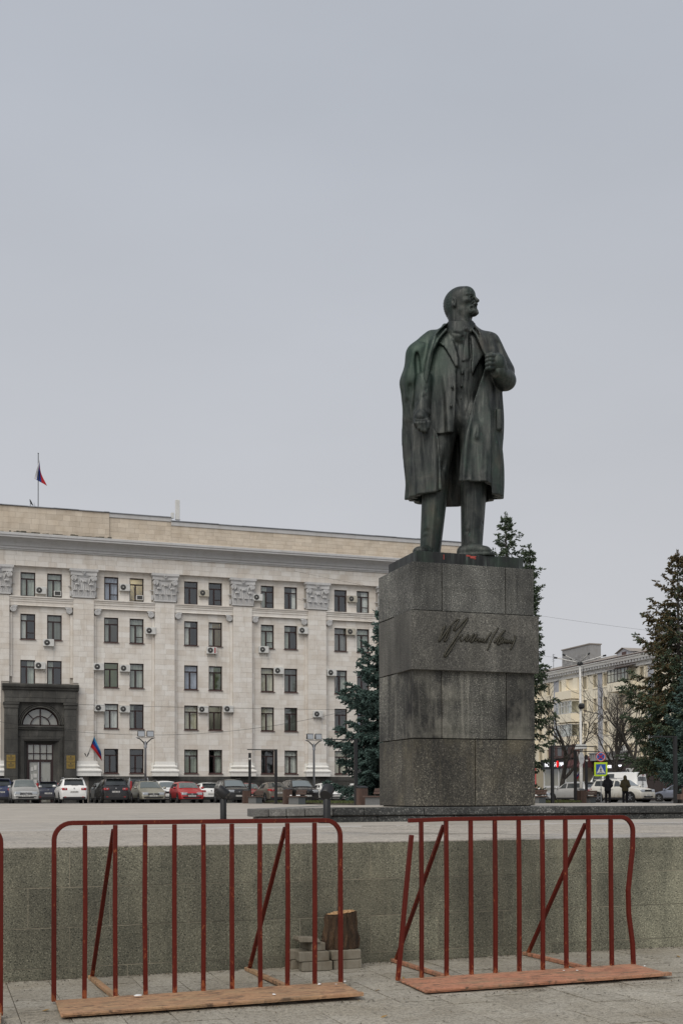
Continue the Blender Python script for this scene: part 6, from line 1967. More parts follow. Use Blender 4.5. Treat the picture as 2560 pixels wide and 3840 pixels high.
    for q in (ax_f, ax_r):
        for s in (-1,1):
            w = wid(q)
            MB().lathe([(0,-.12),(wr+.065,-.12),(wr+.065,.004),(0,.004)], 20, (q,s*w,wr), Matrix.Rotation(R(-90*s),3,'X')).build('wheel_arch', M['black_rough'], root)
            wh = MB().lathe([(wr*.62,-.18),(wr*.95,-.18),(wr,-.14),(wr,-.03),(wr*.95,.008),(wr*.70,.012),(wr*.66,-.01)], 22, (q,s*w,wr), Matrix.Rotation(R(-90*s),3,'X')).build('wheel', M['rubber'], root, auto=40)
            g = MB(); RM = Matrix.Rotation(R(-90*s),3,'X')
            g.lathe([(0,-.06),(wr*.69,-.06),(wr*.69,-.02),(wr*.62,-.012),(wr*.60,-.05),(0,-.05)], 18, (q,s*w,wr), RM)
            for k in range(5):
                a = 2*math.pi*k/5+.3
                g.bar((q+.05*math.cos(a),s*(w-.008),wr+.05*math.sin(a)),(q+wr*.64*math.cos(a),s*(w-.008),wr+wr*.64*math.sin(a)),.05,.03,(0,s,0))
            g.lathe([(0,0),(.06,0),(.05,.012),(0,.014)], 8, (q,s*(w-.006),wr), RM)
            g.build('rim', M['steel'], wh)
    # --- front
    xf = L/2; w = wid(xf-.1)
    for s in (-1,1):
        g = MB(); zc = T['hf']-.10
        g.obox((xf-.13,s*(w-.24),zc), (.12,-s*.05,0), (0,.20,.0), (-.02,0,.095)); g.build('headlight', M['lens'], root, bev=.04)
        MB().obox((xf-.055,s*(w-.20),.42),(.05,-s*.02,0),(0,.09,0),(0,0,.05)).build('fog_lamp', M['black_rough'], root, bev=.02)
        MB().lathe([(0,-.11),(.07,-.09),(.085,0),(.07,.09),(0,.11)], 10, (T['cowl']-.18,s*(wid(.5)+.11),belt(.5)+.09), Matrix.Rotation(R(90),3,'X')).build('mirror', M['black_rough'] if kind in ('van','boxy') else pm, root, smooth=True)
        for q in (.02,-1.0 if kind not in ('van','pickup') else -.9):
            MB().bar((q,s*(wid(q)+.001),.36),(q+.02,s*(wid(q)*.957+.006),belt(q)),.012,.006,(0,s,0)).build('door_seam', M['black_rough'], root)
        for q in (-.12,-1.12): MB().obox((q-.0,s*(wid(q)+.008),belt(q)-.16),(.09,0,0),(0,.018,0),(0,0,.018)).build('door_handle', pm, root, bev=.01)
        MB().obox((0,s*(W/2-.012),.30),(L/2-1.35,0,0),(0,.02,0),(0,0,.06)).build('sill_trim', M['black_rough'], root)
    if front == 'bars':        # upright grille slots
        for k in range(7): MB().obox((xf-.035,-.36+.12*k,T['hf']-.12),(.03,0,0),(0,.042,0),(0,0,.10)).build('grille_slot', M['black_rough'], root, bev=.02)
    elif kind != 'van' or True:
        gr = MB().obox((xf-.03,0,T['hf']-.15),(.035,0,0),(0,.40 if front != 'slim' else .52,0),(0,0,.085 if front != 'slim' else .05)).build('grille', M['black_rough'], root, bev=.03)
        for k in (range(4) if front == 'star' else range(2)): MB().obox((xf+.004,0,T['hf']-.205+.037*k*(1 if front == 'star' else 2.4)),(.006,0,0),(0,.38,0),(0,0,.007)).build('grille_bar', M['chrome'], gr)
        if front == 'star':
            e = MB(); cx, cz = xf+.016, T['hf']-.14
            e.tube([(cx,.085*math.cos(a*.42),cz+.085*math.sin(a*.42)) for a in range(15)], .009, 5, closed=True)
            for k in range(3): e.bar((cx,0,cz),(cx,.08*math.cos(R(90+120*k)),cz+.08*math.sin(R(90+120*k))),.016)
            e.build('emblem', M['chrome'], gr)
        elif front != 'none': MB().lathe([(0,0),(.05,0),(.05,.012),(0,.016)], 14, (xf+.0,0,T['hf']-.13), Matrix.Rotation(R(90),3,'Y')).build('emblem', M['chrome'], gr).scale = (1,1.35,1) if False else (1,1,1)
    MB().obox((xf-.03,0,.40),(.035,0,0),(0,.52,0),(0,0,.075)).build('lower_intake', M['black_rough'], root, bev=.03)
    MB().obox((xf-.05,0,.255),(.06,0,0),(0,w-.08,0),(0,0,.04)).build('front_lip', M['black_rough'], root, bev=.02)
    # --- rear
    xr = -L/2
    for s in (-1,1):
        if tall_tail: MB().obox((xr+.09,s*(W/2*.85-.02),T['dz']+.12),(.10,-s*.03,0),(0,.075,0),(.03,0,.34)).build('tail_light', M['tail'], root, bev=.03)
        else:
            tl = MB().obox((xr+.13,s*(wid(xr+.1)-.17),T['dz']-.10),(.13,s*.06,0),(0,.17,0),(.02,0,.085)).build('tail_light', M['tail'], root, bev=.04)
            MB().obox((xr+.02,s*(wid(xr+.1)-.26),T['dz']-.08),(.03,0,0),(0,.05,0),(0,0,.04)).build('reverse_lamp', M['lens'], tl, bev=.01)
        MB().obox((xr-.002,s*(W/2*.85-.20),.42),(.012,0,0),(0,.07,0),(0,0,.03)).build('reflector', M['tail'], root)
    MB().obox((xr+.06,0,.33),(.075,0,0),(0,W/2*.82,0),(0,0,.11)).build('rear_bumper', M['black_rough'], root, bev=.04)
    MB().lathe([(0,0),(.045,0),(.045,.012),(0,.016)], 12, (xr+.005,0,T['dz']-.05), Matrix.Rotation(R(-90),3,'Y')).build('rear_emblem', M['chrome'], root)
    MB().bar((T['tx']+.0,-.25,T['tz']+.10),(T['tx']+.02,.16,T['tz']+.085),.025).build('wiper', M['black_rough'], root)
    if kind in ('suv','hatch','mpv','wagon'): MB().obox((T['rr']-.06,0,H-.02),(.14,0,0),(0,W*.33,0),(.0,0,.015)).build('spoiler', pm, root, bev=.01)
    MB().bar((T['cowl']-.06,-.45,T['hr']+.05),(T['cowl']-.18,.25,T['hr']+.14),.02).build('wiper', M['black_rough'], root)
    for xx, sgn, txt in ((xf+.006,1,plate_f),(xr-.012,-1,plate_r)):
        zz = .50 if sgn > 0 else T['dz']-.28
        p = MB().obox((xx,0,zz),(.008,0,0),(0,.26,0),(0,0,.056)).build('number_plate', M['plate'], root)
        if txt:
            o = text(txt, .125, M['ink'], 'plate_number', p, .001, 'CENTER'); o.location = (xx+sgn*.0095,0,zz-.042); o.rotation_euler = (R(90),0,R(90*sgn)); o.scale = (.80,1,1)
    if rails:
        for s in (-1,1):
            MB().tube([(T['rf']-.2,s*(wtop(0)*.88),H+.0),(T['rf']-.32,s*(wtop(0)*.88),H+.07),(T['rr']+.35,s*(wtop(0)*.88),H+.07),(T['rr']+.2,s*(wtop(0)*.88),H)], .022, 6).build('roof_rail', M['steel'] if colour != 'black' else M['darkmetal'], root, smooth=True)
    if rack: MB().box(T['rr']+.1,-.55,H+.06,T['rf']-.2,.55,H+.10).build('roof_rack', M['steel'], root); MB().bar((T['rf']-.1,-.5,H+.05),(T['rf']-.1,.5,H+.05),.06)
    if kind == 'pickup':
        MB().box(-L/2+.08,-W/2*.84,.70,T['tx']-.10,W/2*.84,1.10).build('load_bed', M['black_rough'], root)
        for s in (-1,1): MB().tube([(T['tx']-.9,s*.72,1.1),(T['tx']-.15,s*.66,H+.05)],.035,6).build('sports_bar', M['chrome'], root)
        MB().obox((T['rf']-.3,0,H+.09),(.05,0,0),(0,.45,0),(0,0,.05)).build('light_bar', M['black_rough'], root, bev=.02)
    if kind == 'van':
        for s in (-1,1): MB().obox((xr+.02,s*.02,1.4),(.012,0,0),(0,.008,0),(0,0,.75)).build('door_seam', M['black_rough'], root)
        MB().obox((xr-.012,0,2.2),(.01,0,0),(0,.2,0),(0,0,.03)).build('brake_light', M['tail'], root)
    MB().tube([(T['rr']+.25,0,H),(T['rr']+.10,0,H+.22)], .008, 4).build('aerial', M['black_rough'], root)
    return root
N, S = R(90), R(-90)         # N: nose away from the camera, S: nose towards it
car('mpv','silver','silver car with a star emblem in its grille, parked nose out at the left end', 5.62, 82.2, S, front='star', plate_f='А 106 АХ')
car('suv','white','white off-roader parked rear out, yellow sticker in its back window', 8.69, 82.0, N, True, plate_r='Х 637 УМ')
car('suv','black','black off-roader parked rear out with a gold sticker and round badge', 11.46, 82.1, N, True, plate_r='К 221 ОМ')
car('wagon','beige','beige estate car parked nose out between the black off-roader and the red car', 14.02, 82.3, S, True, plate_f='А 478 АЕ')
car('hatch','red','bright red hatchback parked nose out', 16.72, 82.3, S, plate_f='О 010 АУ')
car('suv','black','black off-roader with roof bars parked nose out right of the red hatchback', 20.05, 82.3, S, True, plate_f='К 312 ОР')
car('sedan','greige','grey brown saloon parked rear out behind the second bench', 22.95, 82.2, N, plate_r='Е 904 ОК')
car('suv','black','black off-roader nose out behind the floodlight and bench', 24.98, 82.1, S, True, plate_f='А 521 ВВ')
car('sedan','white','white saloon with a dark roof parked nose out by the spruce', 28.25, 85.4, S, front='slim')
car('hatch','white','white hatchback half hidden behind the pedestal', 31.6, 86.5, S)
g2 = 'cars in the back row by the office wall'
car('suv','navy','dark blue off-roader with a roof rack at the far left edge, back row', 4.35, 88.6, N, True, rack=True, group=g2, plate_r='М 067 КО')
car('wagon','darkblue','dark estate car with tall red tail lamps behind the silver car', 7.62, 88.9, N, True, tall_tail=True, group=g2, plate_r='А 692 АЕ')
car('hatch','grey','grey hatchback half hidden behind the first black off-roader', 11.9, 88.8, S, group=g2)
car('pickup','darkgrey','dark pickup with a light bar and chrome sports bars, back row', 14.25, 88.9, N, tall_tail=True, group=g2)
car('boxy','white','small white car peeping out between the beige estate and the red hatchback', 16.45, 88.6, S, group=g2)
car('hatch','white','white hatchback with red tail lamps seen between the red car and the off-roader', 19.55, 88.9, N, tall_tail=False, group=g2)
car('hatch','darkred','dark red car behind the first bench, back row', 22.85, 88.6, S, group=g2)
g3 = 'cars along the side street'
car('sedan','white','white saloon right beside the pedestal, in front of the advert board', 43.3, 82.5, R(-72), group=g3)
car('hatch','white','white hatchback farther back beside the pedestal', 46.2, 89.5, R(-72), group=g3)
car('suv','silver','silver off-roader parked rear on, left of the white lamp pole', 50.6, 87.5, R(112), group=g3)
car('suv','dirtywhite','muddy white off-roader with a slotted grille behind the two standing people', 48.3, 76.2, R(-71), True, front='bars', group=g3, plate_f='У 796 ОА').scale = (1.08,1.02,1.05)
car('van','white','white delivery van behind the muddy off-roader', 53.9, 86.4, R(118), cat='van', group=g3)
car('wagon','bluegrey','blue grey estate car with roof rails right of the van', 60.5, 86.5, R(120), True, group=g3)
car('boxy','cream','cream boxy car with a roof rack beneath the browning spruce', 57.6, 79.5, R(-68), True, rack=True, group=g3)
car('hatch','cream','cream car low behind the right spruce', 63.5, 80.8, R(-65), group=g3)
car('hatch','red','red car at the far right edge', 66.5, 79.5, R(-65), group=g3)
# ---------------------------------------------------------------- trees
def tufts_mesh(name, P, D, L, W, m):
    """needle tufts: slim three-sided spindles along D"""
    n = len(P)
    D = D/np.linalg.norm(D,axis=1,keepdims=True)
    up = np.where(np.abs(D[:,2:3]) < .9, np.array([[0,0,1.]]), np.array([[1.,0,0]]))
    A = np.cross(D, up); A /= np.linalg.norm(A,axis=1,keepdims=True)
    B = np.cross(D, A)
    V = np.zeros((n,5,3))
    V[:,0] = P; V[:,4] = P + D*L[:,None]
    for k in range(3):
        a = 2*math.pi*k/3
        V[:,1+k] = P + D*(L*.42)[:,None] + (A*math.cos(a)+B*math.sin(a))*W[:,None]
    F = np.array([(0,2,1),(0,3,2),(0,1,3),(4,1,2),(4,2,3),(4,3,1)])
    F = (np.arange(n)[:,None,None]*5 + F[None]).reshape(-1,3)
    return np_mesh(name, V.reshape(-1,3), F, m, False)

def spruce(label, x, y, H, Rd, mat, seed, mat2=None, tip2=False, bare=.05, ntw=1.0, dens=1.0, z0=None, rmax=99):
    rs = np.random.RandomState(seed)
    z0 = zg(x,y) if z0 is None else z0
    t = empty('spruce_tree', (x,y,z0), rs.rand()*6, label, 'tree', 'spruces round the square')
    MB().tube([(0,0,0),(.02,0,H*.3),(-.03,.02,H*.6),(0,0,H*.99)], [H*.016,H*.012,H*.007,.015], 8).build('trunk', M['bark_dark'], t, smooth=True)
    bm = MB(); P=[];D=[];L=[];W=[];K=[]
    h = H*bare
    lob = [(rs.rand()*6.28, rs.uniform(.75,1.18)) for _ in range(9)]
    while h < H*.985:
        f = h/H
        r = min(rmax, Rd*((1-f)**.78)*(1.0 if f > .12 else .7+2.5*f))
        nb = int(rs.randint(5,8)) if f < .8 else 5
        a0 = rs.rand()*6.28
        for b in range(nb):
            a = a0 + 6.283*b/nb + rs.normal(0,.2)
            lv = 1 + .18*math.sin(2*a+lob[0][0]+h*.7) + .12*math.sin(3*a+lob[1][0]-h*1.1)
            ln = max(.25, r*lv*rs.uniform(.58,1.14))
            if rs.rand() < .06: ln *= .45
            dirv = np.array([math.cos(a), math.sin(a), 0])
            rise = (.55*f**2 - .05 - .28*(1-f))*ln
            pts = []
            for q in range(7):
                s = q/6
                zz = h + rise*s - .16*ln*math.sin(s*math.pi*.8) + .13*ln*s*s*s + rs.normal(0,.015)*ln
                pts.append(np.array([dirv[0]*ln*s, dirv[1]*ln*s, zz]))
            bm.tube(pts, [max(.008,.012*ln*(1-.8*q/6)+.006) for q in range(7)], 4, cap=False)
            # twigs, fan-wise left and right, then tufts
            nt = int(max(8, ln*12*ntw))
            side = np.array([-dirv[1], dirv[0], 0])
            for k in range(nt):
                s = .12 + .88*(k+rs.rand())/nt
                i = min(5,int(s*6)); u = s*6-i
                base = pts[i]*(1-u)+pts[i+1]*u
                fw = (pts[i+1]-pts[i]); fw /= np.linalg.norm(fw)
                sg = rs.choice((-1,1))
                tl = ln*.30*(1.12-s*.8)*rs.uniform(.6,1.2)+.10
                td = fw*rs.uniform(.45,.9) + side*sg*rs.uniform(.4,.95) + np.array([0,0,rs.uniform(-.55,.10)])
                td /= np.linalg.norm(td)
                m = max(4, int(tl/.050*dens))
                q = (np.arange(m)+.5)/m
                pp = base[None] + td[None]*(tl*q)[:,None]; pp[:,2] -= .22*tl*q*q
                dd = td[None]*.8 + rs.normal(0,.42,(m,3)) + np.array([0,0,-.10])
                P.append(pp); D.append(dd); L.append(rs.uniform(.12,.24,m)); W.append(rs.uniform(.032,.060,m)); K.append(np.full(m, rs.rand()))
            m = 10
            P.append(pts[-1][None].repeat(m,0)-dirv[None]*rs.rand(m,1)*.25); D.append(dirv[None]*.8+rs.normal(0,.4,(m,3))+np.array([0,0,.25])); L.append(rs.uniform(.1,.2,m)); W.append(rs.uniform(.02,.04,m)); K.append(np.full(m,rs.rand()))
        h += H*.021*rs.uniform(.8,1.25) + .10
    m = 60                      # leader
    P.append(np.stack([rs.normal(0,.05,m),rs.normal(0,.05,m),H*(1-.06*rs.rand(m))],1)); D.append(np.stack([rs.normal(0,.7,m),rs.normal(0,.7,m),np.full(m,.6)],1)); L.append(rs.uniform(.1,.22,m)); W.append(rs.uniform(.02,.035,m)); K.append(np.full(m,.5))
    P,D,L,W,K = [np.concatenate(v) for v in (P,D,L,W,K)]
    tag(bm.build('limbs', M['bark_dark'], t, fix=False), kind='stuff')
    if mat2 is None:
        tag(link('crown', tufts_mesh('crown', P, D, L, W, mat), t))
    else:
        f = P[:,2]/H + .25*np.sin(P[:,0]*1.3+P[:,1]*.9) + rs.normal(0,.12,len(P)) + (K-.5)*.7
        sel = f > .64
        link('crown', tufts_mesh('crown', P[~sel], D[~sel], L[~sel], W[~sel], mat), t)
        link('browned_crown', tufts_mesh('browned_crown', P[sel], D[sel], L[sel], W[sel], mat2), t)
    return t
spruce('dense blue green spruce beside the left flank of the pedestal', 26.4, 67.0, 13.3, 5.4, M['needle_blue'], 11, dens=1.5, ntw=1.5, rmax=4.1)
spruce('tall dark green spruce whose tip shows above the right corner of the pedestal', 31.35, 61.5, 17.0, 4.6, M['needle_green'], 24, rmax=2.3)
spruce('slim spruce whose second tip shows just right of the pedestal top', 32.6, 61.0, 15.1, 1.7, M['needle_green'], 5, bare=.5)
spruce('tall browning spruce at the right edge of the picture', 39.2, 56.0, 14.2, 4.7, M['needle_green'], 31, M['needle_brown'], rmax=3.1, bare=.2)
spruce('lower blue green spruce in front of the browning one at the right edge', 38.3, 53.6, 8.2, 2.7, M['needle_blue'], 32, bare=.22)

def bare_tree(label, x, y, H, seed, spread=.55):
    rs = random.Random(seed)
    t = empty('bare_tree', (x,y,zg(x,y)), 0, label, 'tree', 'leafless street trees')
    tr = MB(); cr = MB()
    def grow(p, d, L, r, lev):
        n = 4; pts = [p]; q = Vector(p)
        for i in range(n):
            d = (d + Vector((rs.gauss(0,.13),rs.gauss(0,.13),rs.gauss(.04,.06)))).normalized()
            q = q + d*L/n; pts.append(q.copy())
        (tr if lev == 0 else cr).tube(pts, [r*(1-.45*i/n) for i in range(n+1)], 6 if lev < 2 else 3, cap=False)
        if lev >= 5 or r < .008: return
        k = rs.choice((2,3)) if lev else 4
        for i in range(k):
            dd = (d + Vector((rs.gauss(0,spread),rs.gauss(0,spread),rs.gauss(.10,.25)))).normalized()
            at = pts[-1] if i == 0 else pts[rs.choice((2,3,4))]
            grow(at, dd, L*rs.uniform(.62,.86), r*.55*rs.uniform(.85,1.1), lev+1)
        if lev >= 1:
            for i in range(2):
                dd = (d + Vector((rs.gauss(0,.8),rs.gauss(0,.8),rs.gauss(.05,.4)))).normalized()
                grow(pts[rs.choice((1,2,3))], dd, L*.5, r*.3, lev+2)
    grow(Vector((0,0,0)), Vector((rs.gauss(0,.05),0,1)).normalized(), H*.30, H*.021, 0)
    tr.build('trunk', M['bark_dark'], t, smooth=True, fix=False); cr.build('crown', M['bark_dark'], t, smooth=True, fix=False)
    return t
bare_tree('leafless tree just right of the pedestal, in front of the market', 57.6, 102.0, 14.2, 3)
bare_tree('leafless tree right of the white lamp pole, spreading before the grey wall strip', 61.2, 99.0, 15.2, 8)
bare_tree('leafless tree with twin stems left of the browning spruce', 63.6, 97.0, 13.4, 15)
bare_tree('thin leafless tree between the lamp pole and the spruce', 68.0, 106.0, 12.0, 22)
# ---------------------------------------------------------------- benches, bins, lamp posts
def bench(x, y, label, ln=2.05):
    """end grain towards the square; runs away from the camera"""
    t = empty('bench', (x,y,zg(x,y)), 0, label, 'bench', 'benches with concrete blocks along the bed')
    MB().box(.06,.10,0,.47,ln-.1,.40).build('concrete_block', M['greybench'], t, bev=.01)
    MB().box(.07,.075,.02,.46,.10,.39).build('end_plate', M['slatedark'], t)
    for k in range(4): MB().box(-.02+.14*k,0,.40,.105+.14*k,ln,.465).build('seat_slat', M['slat'], t, bev=.006)
    for k in range(2): MB().obox((.50+.04*k,ln/2,.60+.14*k),(.012,0,-.004),(0,ln*.46,0),(.022,0,.062)).build('back_slat', M['slat'], t, bev=.006)
    for q in (.3,ln-.3): MB().bar((.47,q,.40),(.58,q,.80),.03).build('back_bracket', M['black'], t)
    return t
def bin_(x, y, label):
    t = empty('litter_bin', (x,y,zg(x,y)), 0, label, 'litter bin', 'slatted litter bins')
    MB().box(.03,.03,.02,.41,.41,.80).build('liner', M['black_rough'], t)
    for k in range(4):
        for (a0,b0,a1,b1) in ((.02+.102*k,0,.112+.102*k,.025),(.02+.102*k,.415,.112+.102*k,.44),(0,.02+.102*k,.025,.112+.102*k),(.415,.02+.102*k,.44,.112+.102*k)):
            MB().box(a0,b0,0,a1,b1,.82).build('slat', M['slat'], t)
    MB().obox((.22,.22,.885),(.24,0,.0),(0,.24,.045),(0,0,.012)).build('lid', M['black'], t, bev=.004)
    for (a,b) in ((.03,.4),(.41,.4)): MB().bar((a,b,.78),(a,b,.9),.02).build('lid_post', M['black'], t)
    return t
bench(18.58,70.3,'brown slatted bench with a concrete base, farthest along the bed')
bench(18.58,61.3,'brown slatted bench with a concrete base, second along the bed, with white scraps on it')
bench(18.58,48.9,'brown slatted bench half hidden by the left edge of the pedestal')
bin_(18.55,73.0,'brown slatted bin beside the farthest bench')
bin_(18.55,63.7,'brown slatted bin beside the second bench')
bin_(18.55,51.4,'brown slatted bin beside the bench at the pedestal')
for i,(a,b) in enumerate(((18.75,61.6),(18.95,62.6),(18.7,63.0))):
    o = MB().lathe([(0,0),(.07,.01),(.06,.05),(0,.07)],7).build('paper_scrap', M['snow']); o.location = (a,b,zg(a,b)+.465); tag(o, ['crumpled white paper at the near end of the second bench','crumpled white paper in the middle of the second bench','crumpled white paper at the far end of the second bench'][i], 'scrap', 'paper scraps on the bench')
bench(30.6,56.4,'brown slatted bench just right of the pedestal foot')
bin_(29.9,57.3,'brown slatted bin just right of the pedestal foot')
bin_(38.2,65.0,'brown slatted bin standing behind the dark clothed person')
bench(39.0,65.2,'short brown bench beside the bin left of the dark clothed person', 1.6)
# long slatted bench at the right
t = empty('long_bench', (30.55,43.6,zg(30.5,43.6)), R(-22), 'long low slatted brown bench at the right edge', 'bench')
MB().box(0,0,.32,3.6,.05,.52).build('front_board', M['slat'], t, bev=.006)
for k in range(26): MB().box(.78+.11*k,-.015,.30,.85+.11*k,.6,.545).build('seat_slat', M['slat'], t)
MB().box(0,-.012,.30,.76,.6,.535).build('seat_end', M['slat'], t, bev=.006)
MB().box(.2,.06,0,1.2,.5,.30).build('concrete_block', M['slatedark'], t); MB().box(3.0,.06,0,3.5,.5,.30).build('concrete_block', M['slatedark'], t)
o = bin_(31.9,45.0,'dark slatted bin standing behind the long bench at the right')

def lpost(x, y, H, arm, label, rz=0, camera_ball=False):
    t = empty('lamp_post', (x,y,zg(x,y)), rz, label, 'lamp post', 'black angular lamp posts')
    MB().box(-.075,-.075,0,.075,.075,H).build('post', M['black'], t, bev=.008)
    MB().box(-.14,-.14,0,.14,.14,.02).build('foot_plate', M['black'], t)
    if arm: MB().box(*(sorted((-.075,arm))[0],-.05,H-.055,sorted((-.075,arm))[1],.05,H-.004)).build('lamp_arm', M['black'], t)
    if camera_ball: MB().lathe([(0,-.09),(.06,-.07),(.085,-.02),(.085,.03),(0,.05)],12,(-.03,-.14,H-.38)).build('dome_camera', M['whitepaint'], t, smooth=True)
    return t
lpost(19.25,74.2,3.27,0,'slim black post with a white dome camera near its top, left of the other posts', 0, True)
lpost(19.25,68.0,3.27,-1.75,'black angular lamp post with a left-pointing arm before the ground floor windows')
lpost(19.25,53.8,3.22,-1.55,'black angular lamp post standing before the blue green spruce')
lpost(32.1,57.6,3.25,2.6,'black angular lamp post just right of the pedestal')
lpost(37.2,63.9,3.25,1.7,'black angular lamp post just left of the white lamp pole')
lpost(41.6,70.0,3.25,0,'slim black post with a white dome camera right of the white lamp pole', 0, True)
lpost(32.6,46.9,3.25,-1.3,'black angular lamp post before the right spruce, its arm to the left')
lpost(38.3,54.6,3.25,-1.0,'black angular lamp post at the far right edge')

def mast(x, y, label):
    t = empty('floodlight_mast', (x,y,zg(x,y)), 0, label, 'floodlight mast', 'twin floodlight masts before the facade')
    MB().tube([(0,0,0),(0,0,3.95),(0,0,4.0)], [.085,.075,.09], 12).build('pole', M['steel'], t, smooth=True)
    MB().lathe([(.12,0),(.12,.06),(.05,.5),(.02,.52)],10,(0,0,3.95)).build('cone', M['steel'], t, auto=40)
    for s in (-1,1):
        MB().tube([(0,0,4.0),(s*.12,0,4.35),(s*.42,0,4.62),(s*.62,0,4.68)], [.05,.045,.035,.03], 6).build('arm', M['darkmetal'], t, smooth=True)
        h = MB().add([(-.26,-.22,0),(.26,-.22,0),(.24,.16,.05),(-.24,.16,.05),(-.26,-.14,.46),(.26,-.14,.46),(.22,.14,.42),(-.22,.14,.42)],[(0,3,2,1),(4,5,6,7),(0,1,5,4),(1,2,6,5),(2,3,7,6),(3,0,4,7)]).build('lamp_head', M['darkmetal'], t, bev=.02)
        h.location = (s*.33,0,4.75)
        MB().quad((-.22,-.225,.04),(.22,-.225,.04),(.22,-.155,.40),(-.22,-.155,.40)).build('lens', M['lens'], h, fix=False)
    MB().bar((-.7,0,4.70),(.7,0,4.70),.04).build('cross_bar', M['steel'], t)
    return t
mast(14.30,85.0,'grey twin floodlight mast before the facade, behind the beige estate car')
mast(27.05,85.0,'grey twin floodlight mast before the facade, left of the spruce')

# white lamp pole with bare spokes
wp = empty('white_lamp_pole', (41.2,70.0,zg(41.2,70)), 0, 'tall white concrete lamp pole with six spoke arms and a blue arrow sign', 'lamp pole')
MB().tube([(0,0,0),(0,0,2.6),(0,0,2.62),(-.02,0,9.4)], [.115,.11,.088,.07], 14).build('pole', M['whitepaint'], wp, smooth=True)
MB().lathe([(.2,0),(.22,.08),(.14,.2),(.1,.22)],12,(-.02,0,9.35)).build('hub', M['darkmetal'], wp)
for k in range(6):
    a = R(20+60*k); e = Vector((1.75*math.cos(a),1.75*math.sin(a),.42))
    ar = MB().tube([(-.02,0,9.5),(-.02+e.x*.55,e.y*.55,9.5+e.z*.55),(-.02+e.x*.9,e.y*.9,9.5+e.z*.95)], .035, 6).build('spoke', M['whitepaint'], wp, smooth=True)
    MB().tube([(-.02+e.x*.88,e.y*.88,9.5+e.z*.93),(-.02+e.x,e.y,9.5+e.z)], .06, 6).build('spoke_tip', M['black'], ar)
MB().lathe([(0,-.2),(.14,-.19),(.21,-.07),(.21,.08),(.14,.18),(0,.2)],8,(0,-.13,6.55)).build('loudspeaker', M['black'], wp)
MB().tube([(.15,-.1,9.2),(.22,-.12,6.6),(.18,-.16,5.2),(.2,-.2,2.6)], .018, 5).build('cable', M['black_rough'], wp)
sg = MB().lathe([(0,0),(.40,0),(.40,.02),(0,.02)],26,(0,0,0),Matrix.Rotation(R(90),3,'X')).build('round_sign', plain('sign blue',(.012,.10,.36),.4), wp)
sg.location = (-.15,-.30,3.0); sg.rotation_euler = (0,0,R(28)); sg.scale = (.8,1,1)
MB().lathe([(.385,0),(.41,0),(.41,.026),(.385,.026)],26,(0,0,0),Matrix.Rotation(R(90),3,'X')).build('sign_rim', M['frame_white'], sg)
MB().add([(-.26,-.026,0),(-.12,-.026,.10),(-.12,-.026,.035),(.26,-.026,.035),(.26,-.026,-.035),(-.12,-.026,-.035),(-.12,-.026,-.10)],[tuple(range(7))]).build('arrow', M['frame_white'], sg, fix=False)
# floodlight box on the pole
fb = MB().add([(-.75,-.3,0),(.6,-.3,.05),(.6,.3,.05),(-.75,.3,0),(-.55,-.25,.42),(.65,-.25,.42),(.65,.25,.42),(-.55,.25,.42)],[(0,3,2,1),(4,5,6,7),(0,1,5,4),(1,2,6,5),(2,3,7,6),(3,0,4,7)]).build('lamp_box', M['acwhite'], wp, bev=.04); fb.location = (-.05,-.1,3.62); fb.scale = (.55,.6,.8)
MB().bar((-.42,0,3.5),(.32,0,3.5),.04).tube([(-.1,-.05,2.9),(-.28,-.1,3.2),(-.34,-.1,3.5)],.02,5).build('bracket', M['acwhite'], wp)

# road signs on their own post
sp = empty('road_sign_post', (43.95,72.0,zg(44,72)), R(-31), 'no-stopping disc over a yellow framed pedestrian crossing sign on a thin post', 'road sign')
MB().tube([(0,.03,0),(0,.03,3.4)],.03,8).build('post', M['steel'], sp)
M['signblue'] = plain('traffic blue',(.014,.075,.34),.4); M['signred'] = plain('traffic red',(.45,.016,.016),.4); M['lime_y'] = plain('fluorescent yellow',(.52,.72,.02),.45)
RY = Matrix.Rotation(R(90),3,'X')
d1 = MB().lathe([(0,0),(.345,0),(.345,.02),(0,.02)],28,(0,0,3.22),RY).build('stop_disc', M['signred'], sp)
MB().lathe([(0,0),(.295,0),(.295,.003),(0,.003)],28,(0,-.0195,3.22),RY).build('white_ring', M['frame_white'], d1)
MB().lathe([(0,0),(.262,0),(.262,.004),(0,.004)],28,(0,-.0235,3.22),RY).build('blue_field', M['signblue'], d1)
for a in (45,135): MB().obox((0,-.031,3.22),(.262*math.cos(R(a)),0,.262*math.sin(R(a))),(-.034*math.sin(R(a)),0,.032*math.cos(R(a))),(0,.003,0)).build('cross_bar', M['signred'], d1)
d2 = MB().box(-.45,-.02,1.85,.45,.0,2.83).build('yellow_board', M['lime_y'], sp, bev=.008)
MB().box(-.33,-.027,1.98,.33,-.02,2.70).build('blue_field', M['signblue'], d2)
MB().add([(-.29,-.032,2.06),(.29,-.032,2.06),(0,-.032,2.64)],[(0,1,2)]).build('white_triangle', M['frame_white'], d2, fix=False)
wk = MB()
for (p,q,w) in (((-.01,2.44),(.0,2.26),.055),((.0,2.27),(.08,2.10),.04),((.0,2.27),(-.09,2.10),.04),((.0,2.40),(.085,2.30),.03),((.0,2.40),(-.075,2.29),.03)): wk.bar((p[0],-.034,p[1]),(q[0],-.034,q[1]),w,.003,(0,1,0))
wk.lathe([(0,0),(.036,0),(.036,.003),(0,.003)],12,(-.005,-.033,2.50),RY)
for k in range(4): wk.box(-.22+.12*k,-.036,2.07,-.15+.12*k,-.033,2.10)
wk.build('walking_figure', M['ink'], d2)

